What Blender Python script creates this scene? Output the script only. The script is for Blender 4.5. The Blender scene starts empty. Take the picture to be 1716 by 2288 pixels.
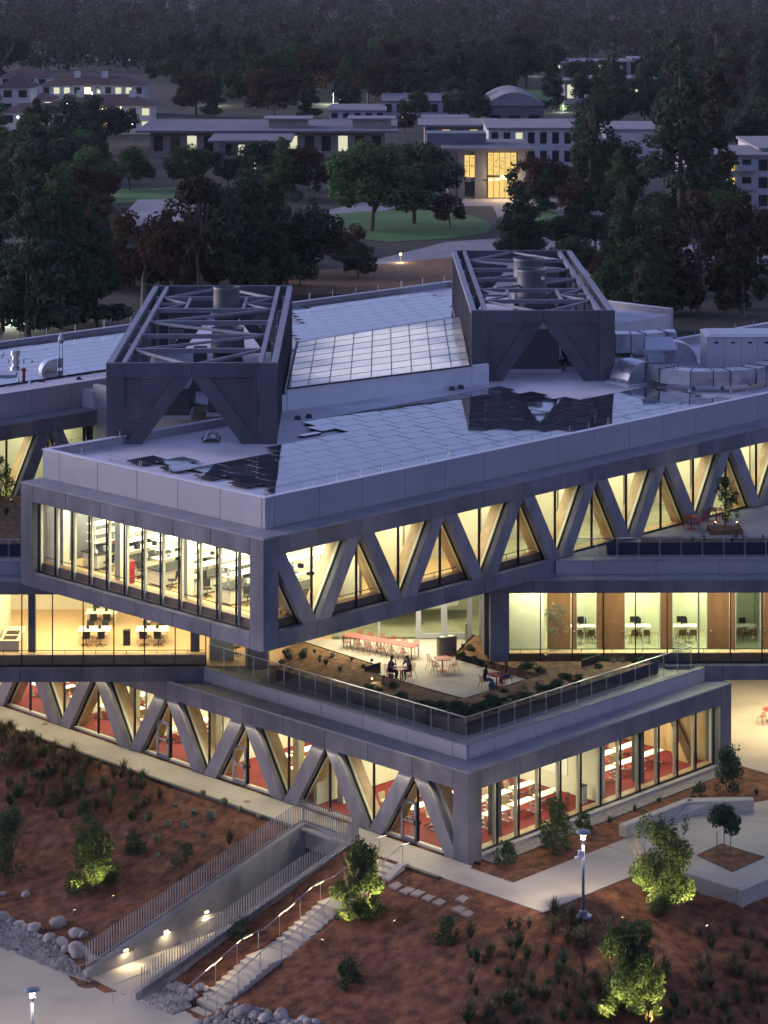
import bpy, bmesh, math, random
from math import sin, cos, radians, pi, sqrt, atan2
from mathutils import Vector, Matrix
random.seed(7)
SC = bpy.context.scene
COL = SC.collection

# ------------------------------------------------------------------ camera
F_PX, Y_HOR, C_X, CAM_H = 5680.0, -102.0, 858.0, 46.0      # focal length, horizon and centre in photo pixels
cam_d = bpy.data.cameras.new('camera')
cam_d.sensor_fit = 'HORIZONTAL'
cam_d.sensor_width = 36.0
cam_d.lens = 36.0 * F_PX / 1716.0
cam_d.shift_y = -(1144.0 - Y_HOR) / 1716.0
cam_d.clip_start = 1.0
cam_d.clip_end = 12000.0
cam = bpy.data.objects.new('camera', cam_d)
cam.location = (0, 0, CAM_H)
cam.rotation_euler = (radians(90), 0, 0)
COL.objects.link(cam)
SC.camera = cam

# ------------------------------------------------------------------ sky, sun, exposure (dusk)
SUN_EL, SUN_AZ = radians(1.0), radians(290)                # azimuth clockwise from +Y
world = bpy.data.worlds.new('World')
SC.world = world
world.use_nodes = True
wn = world.node_tree
wn.nodes.clear()
w_out = wn.nodes.new('ShaderNodeOutputWorld')
w_bg = wn.nodes.new('ShaderNodeBackground')
w_sky = wn.nodes.new('ShaderNodeTexSky')
w_sky.sky_type = 'NISHITA'
w_sky.sun_disc = False
w_sky.sun_elevation = SUN_EL
w_sky.sun_rotation = SUN_AZ
w_sky.air_density = 1.0
w_sky.dust_density = 0.6
w_sky.ozone_density = 2.5
w_tint = wn.nodes.new('ShaderNodeMix')
w_tint.data_type = 'RGBA'
w_tint.blend_type = 'MULTIPLY'
w_tint.inputs['Factor'].default_value = 1.0
w_tint.inputs['B'].default_value = (1.16, 1.18, 1.74, 1)
w_hs = wn.nodes.new('ShaderNodeHueSaturation')
w_hs.inputs['Saturation'].default_value = 0.40
wn.links.new(w_sky.outputs['Color'], w_hs.inputs['Color'])
wn.links.new(w_hs.outputs['Color'], w_tint.inputs['A'])
w_add = wn.nodes.new('ShaderNodeMix')          # even blue dusk dome over the low twilight glow
w_add.data_type = 'RGBA'
w_add.blend_type = 'ADD'
w_add.inputs['Factor'].default_value = 1.0
w_add.inputs['B'].default_value = (0.0, 0.05, 0.35, 1)
wn.links.new(w_tint.outputs['Result'], w_add.inputs['A'])
wn.links.new(w_add.outputs['Result'], w_bg.inputs['Color'])
wn.links.new(w_bg.outputs['Background'], w_out.inputs['Surface'])
w_bg.inputs['Strength'].default_value = 0.15

sun_d = bpy.data.lights.new('sun', 'SUN')
sun_d.energy = 1.15
sun_d.angle = radians(40)
sun_d.color = (1.0, 0.86, 0.98)
sun = bpy.data.objects.new('sun', sun_d)
_sd = Vector((sin(SUN_AZ) * cos(radians(12)), cos(SUN_AZ) * cos(radians(12)), sin(radians(12))))
sun.rotation_euler = (-_sd).to_track_quat('-Z', 'Y').to_euler()
COL.objects.link(sun)

SC.view_settings.view_transform = 'Standard'
SC.view_settings.look = 'None'
SC.view_settings.gamma = 1.0
SC.view_settings.use_curve_mapping = False
SC.view_settings.exposure = 1.6
SC.render.engine = 'CYCLES'
cy = SC.cycles
cy.use_denoising = True
cy.max_bounces = 6
cy.diffuse_bounces = 3
cy.glossy_bounces = 3
cy.transmission_bounces = 4
cy.transparent_max_bounces = 24
cy.volume_bounces = 0
cy.caustics_reflective = False
cy.caustics_refractive = False
cy.sample_clamp_indirect = 6.0
cy.use_adaptive_sampling = True
cy.adaptive_threshold = 0.02

# ------------------------------------------------------------------ photo pixel -> place
def pz(x, y, z):
    Y = (CAM_H - z) * F_PX / (y - Y_HOR)
    return Vector(((x - C_X) / F_PX * Y, Y, z))
def py_(x, y, Y):
    return Vector(((x - C_X) / F_PX * Y, Y, CAM_H - (y - Y_HOR) / F_PX * Y))

# ------------------------------------------------------------------ materials
MATS = {}
def nm(name):
    m = bpy.data.materials.new(name)
    m.use_nodes = True
    nt = m.node_tree
    nt.nodes.clear()
    out = nt.nodes.new('ShaderNodeOutputMaterial')
    MATS[name] = m
    return m, nt, out
def ramp(nt, stops):
    r = nt.nodes.new('ShaderNodeValToRGB')
    e = r.color_ramp.elements
    while len(e) < len(stops):
        e.new(0.5)
    for el, (p, c) in zip(e, stops):
        el.position = p
        el.color = (*c, 1)
    return r
def surf(name, cols, scale=3.0, rough=0.6, metal=0.0, bump=0.0, bscale=None, stretch=None, spec=0.5, coat=0.0,
         detail=5.0, lo=0.3, hi=0.7, per_obj=0.0, rough_var=0.0):
    """noise-varied principled surface; cols = two or three colours"""
    m, nt, out = nm(name)
    b = nt.nodes.new('ShaderNodeBsdfPrincipled')
    nt.links.new(b.outputs[0], out.inputs['Surface'])
    b.inputs['Roughness'].default_value = rough
    b.inputs['Metallic'].default_value = metal
    b.inputs['Specular IOR Level'].default_value = spec
    b.inputs['Coat Weight'].default_value = coat
    if len(cols) == 1:
        b.inputs['Base Color'].default_value = (*cols[0], 1)
        if bump == 0 and per_obj == 0 and rough_var == 0:
            return m
    geo = nt.nodes.new('ShaderNodeNewGeometry')
    mp = nt.nodes.new('ShaderNodeMapping')
    nt.links.new(geo.outputs['Position'], mp.inputs['Vector'])
    if stretch:
        mp.inputs['Scale'].default_value = stretch
    nz = nt.nodes.new('ShaderNodeTexNoise')
    nz.inputs['Scale'].default_value = scale
    nz.inputs['Detail'].default_value = detail
    nt.links.new(mp.outputs[0], nz.inputs['Vector'])
    if len(cols) > 1:
        n = len(cols)
        r = ramp(nt, [(lo + (hi - lo) * i / (n - 1), c) for i, c in enumerate(cols)])
        nt.links.new(nz.outputs['Fac'], r.inputs[0])
        col = r.outputs[0]
        if per_obj > 0:
            oi = nt.nodes.new('ShaderNodeObjectInfo')
            mr = nt.nodes.new('ShaderNodeMapRange')
            mr.inputs['To Min'].default_value = 1 - per_obj
            mr.inputs['To Max'].default_value = 1 + per_obj
            nt.links.new(oi.outputs['Random'], mr.inputs['Value'])
            mu = nt.nodes.new('ShaderNodeVectorMath')
            mu.operation = 'SCALE'
            nt.links.new(col, mu.inputs[0])
            nt.links.new(mr.outputs[0], mu.inputs['Scale'])
            col = mu.outputs[0]
        nt.links.new(col, b.inputs['Base Color'])
    if rough_var > 0:
        mr = nt.nodes.new('ShaderNodeMapRange')
        mr.inputs['From Min'].default_value = 0.3
        mr.inputs['From Max'].default_value = 0.7
        mr.inputs['To Min'].default_value = max(0.02, rough - rough_var)
        mr.inputs['To Max'].default_value = rough + rough_var
        nt.links.new(nz.outputs['Fac'], mr.inputs['Value'])
        nt.links.new(mr.outputs[0], b.inputs['Roughness'])
    if bump > 0:
        n2 = nt.nodes.new('ShaderNodeTexNoise')
        n2.inputs['Scale'].default_value = bscale or scale * 4
        n2.inputs['Detail'].default_value = 4
        nt.links.new(mp.outputs[0], n2.inputs['Vector'])
        bp = nt.nodes.new('ShaderNodeBump')
        bp.inputs['Strength'].default_value = bump
        bp.inputs['Distance'].default_value = 0.05
        nt.links.new(n2.outputs['Fac'], bp.inputs['Height'])
        nt.links.new(bp.outputs[0], b.inputs['Normal'])
    return m
def glass(name, tint=(0.93, 0.97, 0.95), ior=1.45, rough=0.0):
    m, nt, out = nm(name)
    tr = nt.nodes.new('ShaderNodeBsdfTransparent')
    tr.inputs[0].default_value = (*tint, 1)
    gl = nt.nodes.new('ShaderNodeBsdfGlossy')
    gl.inputs['Roughness'].default_value = rough
    lw = nt.nodes.new('ShaderNodeLayerWeight')
    lw.inputs['Blend'].default_value = 0.5
    pw = nt.nodes.new('ShaderNodeMath'); pw.operation = 'POWER'; pw.inputs[1].default_value = 5.0
    nt.links.new(lw.outputs['Facing'], pw.inputs[0])
    f0 = ((ior - 1) / (ior + 1)) ** 2
    fr = nt.nodes.new('ShaderNodeMath'); fr.operation = 'MULTIPLY_ADD'
    fr.inputs[1].default_value = 1 - f0; fr.inputs[2].default_value = f0
    nt.links.new(pw.outputs[0], fr.inputs[0])
    mx = nt.nodes.new('ShaderNodeMixShader')
    nt.links.new(fr.outputs[0], mx.inputs[0])
    nt.links.new(tr.outputs[0], mx.inputs[1])
    nt.links.new(gl.outputs[0], mx.inputs[2])
    nt.links.new(mx.outputs[0], out.inputs['Surface'])
    return m
def emit(name, col, strength):
    m, nt, out = nm(name)
    e = nt.nodes.new('ShaderNodeEmission')
    e.inputs[0].default_value = (*col, 1)
    e.inputs[1].default_value = strength
    nt.links.new(e.outputs[0], out.inputs['Surface'])
    return m
def leaf(name, cols, transl=0.25, per_obj=0.25, scale=0.9):
    m, nt, out = nm(name)
    geo = nt.nodes.new('ShaderNodeNewGeometry')
    nz = nt.nodes.new('ShaderNodeTexNoise')
    nz.inputs['Scale'].default_value = scale
    nz.inputs['Detail'].default_value = 3
    nt.links.new(geo.outputs['Position'], nz.inputs['Vector'])
    n = len(cols)
    r = ramp(nt, [(0.3 + 0.4 * i / (n - 1), c) for i, c in enumerate(cols)])
    nt.links.new(nz.outputs['Fac'], r.inputs[0])
    oi = nt.nodes.new('ShaderNodeObjectInfo')
    mr = nt.nodes.new('ShaderNodeMapRange')
    mr.inputs['To Min'].default_value = 1 - per_obj
    mr.inputs['To Max'].default_value = 1 + per_obj
    nt.links.new(oi.outputs['Random'], mr.inputs['Value'])
    mu = nt.nodes.new('ShaderNodeVectorMath')
    mu.operation = 'SCALE'
    nt.links.new(r.outputs[0], mu.inputs[0])
    nt.links.new(mr.outputs[0], mu.inputs['Scale'])
    d = nt.nodes.new('ShaderNodeBsdfDiffuse')
    t = nt.nodes.new('ShaderNodeBsdfTranslucent')
    nt.links.new(mu.outputs[0], d.inputs[0])
    nt.links.new(mu.outputs[0], t.inputs[0])
    mx = nt.nodes.new('ShaderNodeMixShader')
    mx.inputs[0].default_value = transl
    nt.links.new(d.outputs[0], mx.inputs[1])
    nt.links.new(t.outputs[0], mx.inputs[2])
    nt.links.new(mx.outputs[0], out.inputs['Surface'])
    return m

surf('concrete', [(0.095, 0.095, 0.104), (0.145, 0.143, 0.152), (0.195, 0.188, 0.195)], 0.7, 0.75, bump=0.08, bscale=9, per_obj=0.13, stretch=(1, 1, 0.5), detail=8)
surf('brace_concrete', [(0.15, 0.145, 0.15), (0.21, 0.205, 0.21), (0.25, 0.24, 0.24)], 1.4, 0.75, bump=0.10, bscale=14, per_obj=0.10, stretch=(1, 1, 0.35), detail=8)
surf('ledge', [(0.19, 0.19, 0.20), (0.27, 0.265, 0.27)], 0.8, 0.55, bump=0.05, per_obj=0.05, detail=8)
surf('parapet', [(0.29, 0.295, 0.31), (0.335, 0.335, 0.35)], 0.5, 0.5, per_obj=0.05)
surf('roof_membrane', [(0.42, 0.41, 0.43), (0.56, 0.55, 0.56), (0.66, 0.65, 0.65)], 0.25, 0.6, spec=0.12, detail=8, rough_var=0.16, bump=0.03, bscale=1.5)
surf('white_curb', [(0.55, 0.56, 0.60), (0.62, 0.63, 0.66)], 0.6, 0.5)
surf('pv_cell', [(0.008, 0.008, 0.014)], 1, 0.06, spec=0.9, coat=1.0)
surf('pv_frame', [(0.10, 0.10, 0.12)], 1, 0.18, metal=0.8, spec=0.8)
surf('dark_metal', [(0.015, 0.015, 0.016)], 1, 0.4, metal=0.3)
surf('black_steel', [(0.012, 0.012, 0.013), (0.03, 0.028, 0.027)], 2.0, 0.5)
surf('picket_steel', [(0.20, 0.205, 0.22), (0.28, 0.285, 0.30)], 2, 0.45, metal=0.5)
surf('beam_steel', [(0.17, 0.18, 0.21), (0.24, 0.25, 0.28)], 1.2, 0.5, metal=0.3)
surf('steel', [(0.30, 0.31, 0.34), (0.42, 0.43, 0.46)], 1.2, 0.38, metal=0.7, per_obj=0.06)
surf('bright_steel', [(0.55, 0.56, 0.58), (0.68, 0.69, 0.70)], 2.5, 0.28, metal=0.9)
surf('duct', [(0.42, 0.45, 0.50), (0.60, 0.62, 0.66)], 1.2, 0.30, metal=0.85, rough_var=0.08)
surf('box_panel', [(0.06, 0.062, 0.075), (0.085, 0.086, 0.10), (0.11, 0.108, 0.12)], 0.6, 0.6, bump=0.04, per_obj=0.08, detail=8, stretch=(1, 1, 0.35))
surf('fan_green', [(0.07, 0.085, 0.085), (0.10, 0.115, 0.115)], 1.0, 0.5)
surf('unit_grey', [(0.40, 0.42, 0.47), (0.46, 0.48, 0.52)], 0.7, 0.45, metal=0.2)
surf('red_paint', [(0.32, 0.02, 0.02)], 1, 0.45)
surf('red_furn', [(0.36, 0.035, 0.035), (0.42, 0.045, 0.04)], 4, 0.42)
surf('wood', [(0.36, 0.22, 0.10), (0.52, 0.34, 0.17), (0.62, 0.43, 0.24)], 2.2, 0.5, stretch=(1, 1, 0.18), detail=6)
surf('brown_wood', [(0.13, 0.06, 0.025), (0.20, 0.10, 0.045)], 1.6, 0.45, stretch=(1, 1, 0.2), detail=6)
surf('sill_brown', [(0.16, 0.085, 0.04), (0.22, 0.12, 0.06)], 2.0, 0.5)
surf('cream_wall', [(0.66, 0.62, 0.47), (0.72, 0.68, 0.53)], 0.5, 0.6)
surf('office_wall', [(0.58, 0.58, 0.42), (0.64, 0.64, 0.48)], 0.5, 0.5)
surf('cream_trim', [(0.72, 0.68, 0.52)], 1, 0.5)
surf('fin', [(0.58, 0.53, 0.40), (0.64, 0.59, 0.46)], 2, 0.5)
surf('ceiling_white', [(0.75, 0.72, 0.62)], 1, 0.8)
surf('carpet_red', [(0.20, 0.022, 0.020), (0.25, 0.030, 0.027)], 6, 0.9, bump=0.1, bscale=60)
surf('lab_floor', [(0.50, 0.33, 0.15), (0.56, 0.38, 0.18)], 0.6, 0.35)
surf('orange_floor', [(0.60, 0.40, 0.21), (0.66, 0.45, 0.25)], 0.6, 0.4)
surf('lobby_floor', [(0.28, 0.27, 0.17), (0.40, 0.39, 0.27)], 0.8, 0.16, detail=8, rough_var=0.06)
surf('white_lam', [(0.78, 0.76, 0.68)], 1, 0.4)
surf('cabinet', [(0.62, 0.59, 0.50), (0.66, 0.63, 0.54)], 2, 0.45)
surf('black_top', [(0.03, 0.032, 0.033)], 1, 0.25)
surf('chair_tan', [(0.38, 0.28, 0.15), (0.44, 0.33, 0.19)], 3, 0.5)
surf('chair_black', [(0.02, 0.018, 0.017)], 1, 0.55)
surf('path_concrete', [(0.30, 0.27, 0.225), (0.37, 0.335, 0.28), (0.41, 0.37, 0.31)], 0.35, 0.8, detail=9, bump=0.05, bscale=25)
surf('terrace_stone', [(0.36, 0.33, 0.27), (0.44, 0.41, 0.34), (0.48, 0.45, 0.38)], 0.8, 0.7, detail=8, per_obj=0.05)
surf('wall_concrete', [(0.17, 0.165, 0.155), (0.26, 0.25, 0.235), (0.31, 0.30, 0.28)], 0.55, 0.85, detail=9, bump=0.12, bscale=8, per_obj=0.05)
surf('seat_concrete', [(0.33, 0.31, 0.27), (0.40, 0.375, 0.325)], 0.6, 0.8, detail=8, bump=0.06)
surf('soil', [(0.055, 0.018, 0.008), (0.14, 0.048, 0.018), (0.22, 0.09, 0.04)], 1.6, 0.95, detail=15, bump=1.0, bscale=9, lo=0.34, hi=0.68)
surf('litter', [(0.10, 0.045, 0.02), (0.22, 0.11, 0.05), (0.34, 0.20, 0.11)], 9, 0.9)
surf('mulch', [(0.09, 0.045, 0.020), (0.20, 0.11, 0.05), (0.30, 0.18, 0.09)], 3.0, 0.95, detail=12, bump=0.9, bscale=18)
surf('gravel_base', [(0.14, 0.125, 0.12), (0.30, 0.27, 0.25)], 7.0, 0.95, detail=8, bump=0.9, bscale=20)
surf('pebble_bed', [(0.30, 0.26, 0.19), (0.46, 0.41, 0.31), (0.58, 0.52, 0.41)], 9.0, 0.9, detail=6, bump=0.8, bscale=24)
surf('rock', [(0.17, 0.155, 0.145), (0.30, 0.275, 0.255), (0.40, 0.37, 0.34)], 1.8, 0.9, detail=9, bump=0.5, bscale=6, per_obj=0.25)
surf('rock_red', [(0.10, 0.05, 0.04), (0.18, 0.09, 0.07)], 1.8, 0.9, detail=9, bump=0.5, bscale=6)
surf('slate', [(0.22, 0.19, 0.16), (0.30, 0.26, 0.22)], 1.5, 0.8, per_obj=0.15)
surf('lamp_paint', [(0.16, 0.19, 0.26)], 1, 0.45, metal=0.3)
surf('black_lid', [(0.02, 0.022, 0.022)], 1, 0.3)
surf('bin_steel', [(0.30, 0.27, 0.21), (0.38, 0.35, 0.28)], 2, 0.35, metal=0.5)
surf('bark', [(0.07, 0.05, 0.04), (0.14, 0.11, 0.085)], 3, 0.95, bump=0.4)
surf('pale_bark', [(0.10, 0.09, 0.08), (0.18, 0.165, 0.15)], 3, 0.9)
leaf('leaf_dark', [(0.025, 0.039, 0.025), (0.049, 0.074, 0.044), (0.087, 0.118, 0.064)])
leaf('leaf_green', [(0.032, 0.061, 0.026), (0.061, 0.112, 0.045), (0.101, 0.162, 0.061)])
leaf('leaf_olive', [(0.033, 0.036, 0.021), (0.060, 0.063, 0.036), (0.090, 0.090, 0.051)])
leaf('leaf_brown', [(0.037, 0.031, 0.022), (0.066, 0.053, 0.037), (0.099, 0.079, 0.055)])
leaf('leaf_rust', [(0.040, 0.026, 0.018), (0.068, 0.044, 0.031), (0.10, 0.066, 0.046)])
leaf('leaf_near', [(0.035, 0.055, 0.022), (0.07, 0.10, 0.04), (0.12, 0.15, 0.06)], 0.3, 0.1, 5.0)
leaf('leaf_near_dark', [(0.027, 0.054, 0.030), (0.054, 0.095, 0.047), (0.081, 0.128, 0.061)], 0.25, 0.15, 5.0)
leaf('leaf_sage', [(0.11, 0.135, 0.095), (0.20, 0.225, 0.155), (0.28, 0.30, 0.22)], 0.2, 0.2, 5.0)
leaf('grass_dry', [(0.07, 0.062, 0.035), (0.125, 0.11, 0.06), (0.20, 0.17, 0.10)], 0.2, 0.3, 3.0)
glass('glass')
glass('rail_glass', (0.86, 0.90, 0.92), 1.5)
m_, nt_, out_ = nm('skylight_glass')            # white fritted glass: diffuses light from both sides, mirrors the sky at a low angle
_l = nt_.nodes.new('ShaderNodeLayerWeight'); _l.inputs['Blend'].default_value = 0.5
_p = nt_.nodes.new('ShaderNodeMath'); _p.operation = 'POWER'; _p.inputs[1].default_value = 5.0
_q = nt_.nodes.new('ShaderNodeMath'); _q.operation = 'MULTIPLY_ADD'; _q.inputs[1].default_value = 0.75; _q.inputs[2].default_value = 0.12
_d = nt_.nodes.new('ShaderNodeBsdfDiffuse'); _d.inputs[0].default_value = (0.8, 0.8, 0.8, 1)
_t = nt_.nodes.new('ShaderNodeBsdfTranslucent'); _t.inputs[0].default_value = (0.8, 0.8, 0.78, 1)
_g = nt_.nodes.new('ShaderNodeBsdfGlossy'); _g.inputs['Roughness'].default_value = 0.05
_m1 = nt_.nodes.new('ShaderNodeMixShader'); _m1.inputs[0].default_value = 0.5
_m2 = nt_.nodes.new('ShaderNodeMixShader')
nt_.links.new(_l.outputs['Facing'], _p.inputs[0]); nt_.links.new(_p.outputs[0], _q.inputs[0]); nt_.links.new(_q.outputs[0], _m2.inputs[0])
nt_.links.new(_d.outputs[0], _m1.inputs[1]); nt_.links.new(_t.outputs[0], _m1.inputs[2])
nt_.links.new(_m1.outputs[0], _m2.inputs[1]); nt_.links.new(_g.outputs[0], _m2.inputs[2]); nt_.links.new(_m2.outputs[0], out_.inputs['Surface'])
emit('lamp_glow', (1.0, 0.66, 0.30), 1.6)
m_, nt_, out_ = nm('lamp_bowl')                 # frosted glowing bowl that lets its lamp shine through
_t = nt_.nodes.new('ShaderNodeBsdfTransparent'); _e = nt_.nodes.new('ShaderNodeEmission'); _a = nt_.nodes.new('ShaderNodeAddShader')
_e.inputs[0].default_value = (1.0, 0.74, 0.42, 1); _e.inputs[1].default_value = 3.0
nt_.links.new(_t.outputs[0], _a.inputs[0]); nt_.links.new(_e.outputs[0], _a.inputs[1]); nt_.links.new(_a.outputs[0], out_.inputs['Surface'])
emit('lamp_glow_cool', (0.85, 0.95, 1.0), 14)
emit('window_warm', (1.0, 0.68, 0.22), 0.34)
emit('window_cool', (0.95, 0.93, 0.66), 0.26)

# ------------------------------------------------------------------ mesh builder
MESH_CACHE = {}
def tag(o, label=None, cat=None, group=None, kind=None):
    if label: o['label'] = label
    if cat: o['category'] = cat
    if group: o['group'] = group
    if kind: o['kind'] = kind
    return o
def empty(name, loc=(0, 0, 0), rz=0.0, label=None, cat=None, group=None, parent=None):
    o = bpy.data.objects.new(name, None)
    o.empty_display_size = 0.3
    o.location = loc
    o.rotation_euler = (0, 0, rz)
    COL.objects.link(o)
    if parent: o.parent = parent
    return tag(o, label, cat, group)
WLOC = {}
def wloc(o):
    v = Vector((0, 0, 0))
    while o is not None:
        v = v + o.location
        o = o.parent
    return v
class MB:
    def __init__(self):
        self.v = []; self.f = []
    def quad(self, *p):
        n = len(self.v); self.v += [Vector(q) for q in p]; self.f.append(tuple(range(n, n + len(p)))); return self
    def hexa(self, b, t):
        """bottom ring b (n pts, ccw from above) and top ring t"""
        n = len(self.v); k = len(b)
        self.v += [Vector(q) for q in b] + [Vector(q) for q in t]
        self.f.append(tuple(n + k - 1 - i for i in range(k)))
        self.f.append(tuple(n + k + i for i in range(k)))
        for i in range(k):
            j = (i + 1) % k
            self.f.append((n + i, n + j, n + k + j, n + k + i))
        return self
    def box(self, x0, x1, y0, y1, z0, z1):
        return self.hexa([(x0, y0, z0), (x1, y0, z0), (x1, y1, z0), (x0, y1, z0)],
                         [(x0, y0, z1), (x1, y0, z1), (x1, y1, z1), (x0, y1, z1)])
    def bar(self, p, q, w, h=None, up=(0, 0, 1)):
        """rectangular bar from p to q, w across, h along 'up'"""
        p = Vector(p); q = Vector(q); h = h or w
        d = (q - p).normalized(); up = Vector(up)
        if abs(d.dot(up)) > 0.98: up = Vector((0, 1, 0))
        s = d.cross(up).normalized(); t = s.cross(d).normalized()
        a = [s * (w / 2) * i + t * (h / 2) * j for i, j in ((-1, -1), (1, -1), (1, 1), (-1, 1))]
        return self.hexa([q + x for x in a], [p + x for x in a])
    def tube(self, p, q, r0, r1=None, n=8, cap=True):
        p = Vector(p); q = Vector(q); r1 = r0 if r1 is None else r1
        d = (q - p).normalized()
        a = d.orthogonal().normalized(); b = d.cross(a)
        k = len(self.v)
        for c, r in ((p, r0), (q, r1)):
            for i in range(n):
                t = 2 * pi * i / n
                self.v.append(c + a * (r * cos(t)) + b * (r * sin(t)))
        for i in range(n):
            j = (i + 1) % n
            self.f.append((k + i, k + j, k + n + j, k + n + i))
        if cap:
            self.f.append(tuple(k + n - 1 - i for i in range(n)))
            self.f.append(tuple(k + n + i for i in range(n)))
        return self
    def lathe(self, c, prof, n=16, cap=True):
        """prof: list of (r, z) from bottom to top round the vertical through c"""
        c = Vector(c); k = len(self.v)
        for r, z in prof:
            for i in range(n):
                t = 2 * pi * i / n
                self.v.append(c + Vector((r * cos(t), r * sin(t), z)))
        for m in range(len(prof) - 1):
            for i in range(n):
                j = (i + 1) % n
                self.f.append((k + m * n + i, k + m * n + j, k + (m + 1) * n + j, k + (m + 1) * n + i))
        if cap:
            self.f.append(tuple(k + n - 1 - i for i in range(n)))
            e = k + (len(prof) - 1) * n
            self.f.append(tuple(e + i for i in range(n)))
        return self
    def mesh(self, name, mat, smooth=False):
        me = bpy.data.meshes.new(name)
        me.from_pydata([tuple(v) for v in self.v], [], self.f)
        if mat: me.materials.append(MATS[mat])
        if smooth:
            me.polygons.foreach_set('use_smooth', [True] * len(me.polygons))
        me.update()
        return me
    def build(self, name, mat, parent=None, smooth=False, local=False, bevel=0.0, **tg):
        """world-space shape -> object whose origin is its lowest corner; alike shapes share mesh data"""
        if local:
            org = Vector((0, 0, 0)); rel = self.v
        else:
            xs = [v.x for v in self.v]; ys = [v.y for v in self.v]; zs = [v.z for v in self.v]
            org = Vector(((min(xs) + max(xs)) / 2, (min(ys) + max(ys)) / 2, min(zs)))
            rel = [v - org for v in self.v]
        key = None
        if len(rel) <= 64:
            key = (mat, smooth, bevel, tuple((round(v.x, 3), round(v.y, 3), round(v.z, 3)) for v in rel), tuple(self.f))
        me = MESH_CACHE.get(key) if key else None
        if me is None:
            sv, self.v = self.v, rel
            me = self.mesh(name, mat, smooth)
            self.v = sv
            if bevel > 0:
                bm = bmesh.new(); bm.from_mesh(me)
                bmesh.ops.bevel(bm, geom=bm.edges[:], offset=bevel, segments=1, affect='EDGES', clamp_overlap=True)
                bm.to_mesh(me); bm.free()
            if key: MESH_CACHE[key] = me
        o = bpy.data.objects.new(name, me)
        if parent is not None:
            o.parent = parent
            if local:
                pass
            else:
                o.location = org - wloc(parent)
        else:
            o.location = org
        COL.objects.link(o)
        return tag(o, tg.get('label'), tg.get('cat'), tg.get('group'), tg.get('kind'))
def copy_tree(o, parent=None):
    c = o.copy(); COL.objects.link(c); c.parent = parent
    for ch in o.children:
        if not ch.get('_copy'):
            copy_tree(ch, c)
    return c

class Frame:
    def __init__(self, ox, oy, deg):
        self.o = Vector((ox, oy, 0)); a = radians(deg)
        self.a = a
        self.ex = Vector((cos(a), sin(a), 0)); self.ey = Vector((-sin(a), cos(a), 0))
    def w(self, a, b, z=0.0):
        return self.o + self.ex * a + self.ey * b + Vector((0, 0, z))
    def loc(self, p):
        d = Vector((p[0], p[1], 0)) - self.o
        return d.dot(self.ex), d.dot(self.ey)
    def box(self, mb, a0, a1, b0, b1, z0, z1):
        mb.hexa([self.w(a0, b0, z0), self.w(a1, b0, z0), self.w(a1, b1, z0), self.w(a0, b1, z0)],
                [self.w(a0, b0, z1), self.w(a1, b0, z1), self.w(a1, b1, z1), self.w(a0, b1, z1)])
        return mb
    def piece(self, name, a0, a1, b0, b1, z0, z1, mat, parent, bevel=0.0, **tg):
        return self.box(MB(), a0, a1, b0, b1, z0, z1).build(name, mat, parent, bevel=bevel, **tg)
    def slab(self, name, pts, z0, z1, mat, parent, **tg):
        """extruded polygon, pts (a, b) ccw"""
        mb = MB(); mb.hexa([self.w(a, b, z0) for a, b in pts], [self.w(a, b, z1) for a, b in pts])
        return mb.build(name, mat, parent, **tg)
class Facade:
    """s along the face, d inwards, z up"""
    def __init__(self, fr, swap, off=0.0):
        self.fr = fr; self.swap = swap; self.off = off
    def w(self, s, d, z):
        d += self.off
        return self.fr.w(d, s, z) if self.swap else self.fr.w(s, d, z)
    def prism(self, mb, poly, d0, d1):
        a = [self.w(s, d0, z) for s, z in poly]; b = [self.w(s, d1, z) for s, z in poly]
        # orientation: outward normals do not matter for these shaders, keep consistent
        mb.hexa(b, a)
        return mb
    def piece(self, name, poly, d0, d1, mat, parent, bevel=0.0, **tg):
        return self.prism(MB(), poly, d0, d1).build(name, mat, parent, bevel=bevel, **tg)
    def rect(self, name, s0, s1, d0, d1, z0, z1, mat, parent, bevel=0.0, **tg):
        return self.piece(name, [(s0, z0), (s1, z0), (s1, z1), (s0, z1)], d0, d1, mat, parent, bevel, **tg)
ANG = 45.6
LAMP = 0.62            # one dimmer for all ceiling lamps
FR1 = Frame(4.25, 128.46, ANG)
FR3 = Frame(-6.14, 129.6, ANG)
FR2 = Frame(0.0, 144.53, 0.6)
def area_light(name, fr, a, b, z, sa, sb, power, col, parent=None, rot_x=0.0):
    d = bpy.data.lights.new(name, 'AREA')
    d.shape = 'RECTANGLE'; d.size = sa; d.size_y = sb
    d.energy = power * LAMP; d.color = col
    o = bpy.data.objects.new(name, d)
    o.location = fr.w(a, b, z)
    o.rotation_euler = (rot_x, 0, fr.a)
    COL.objects.link(o)
    return o
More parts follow.
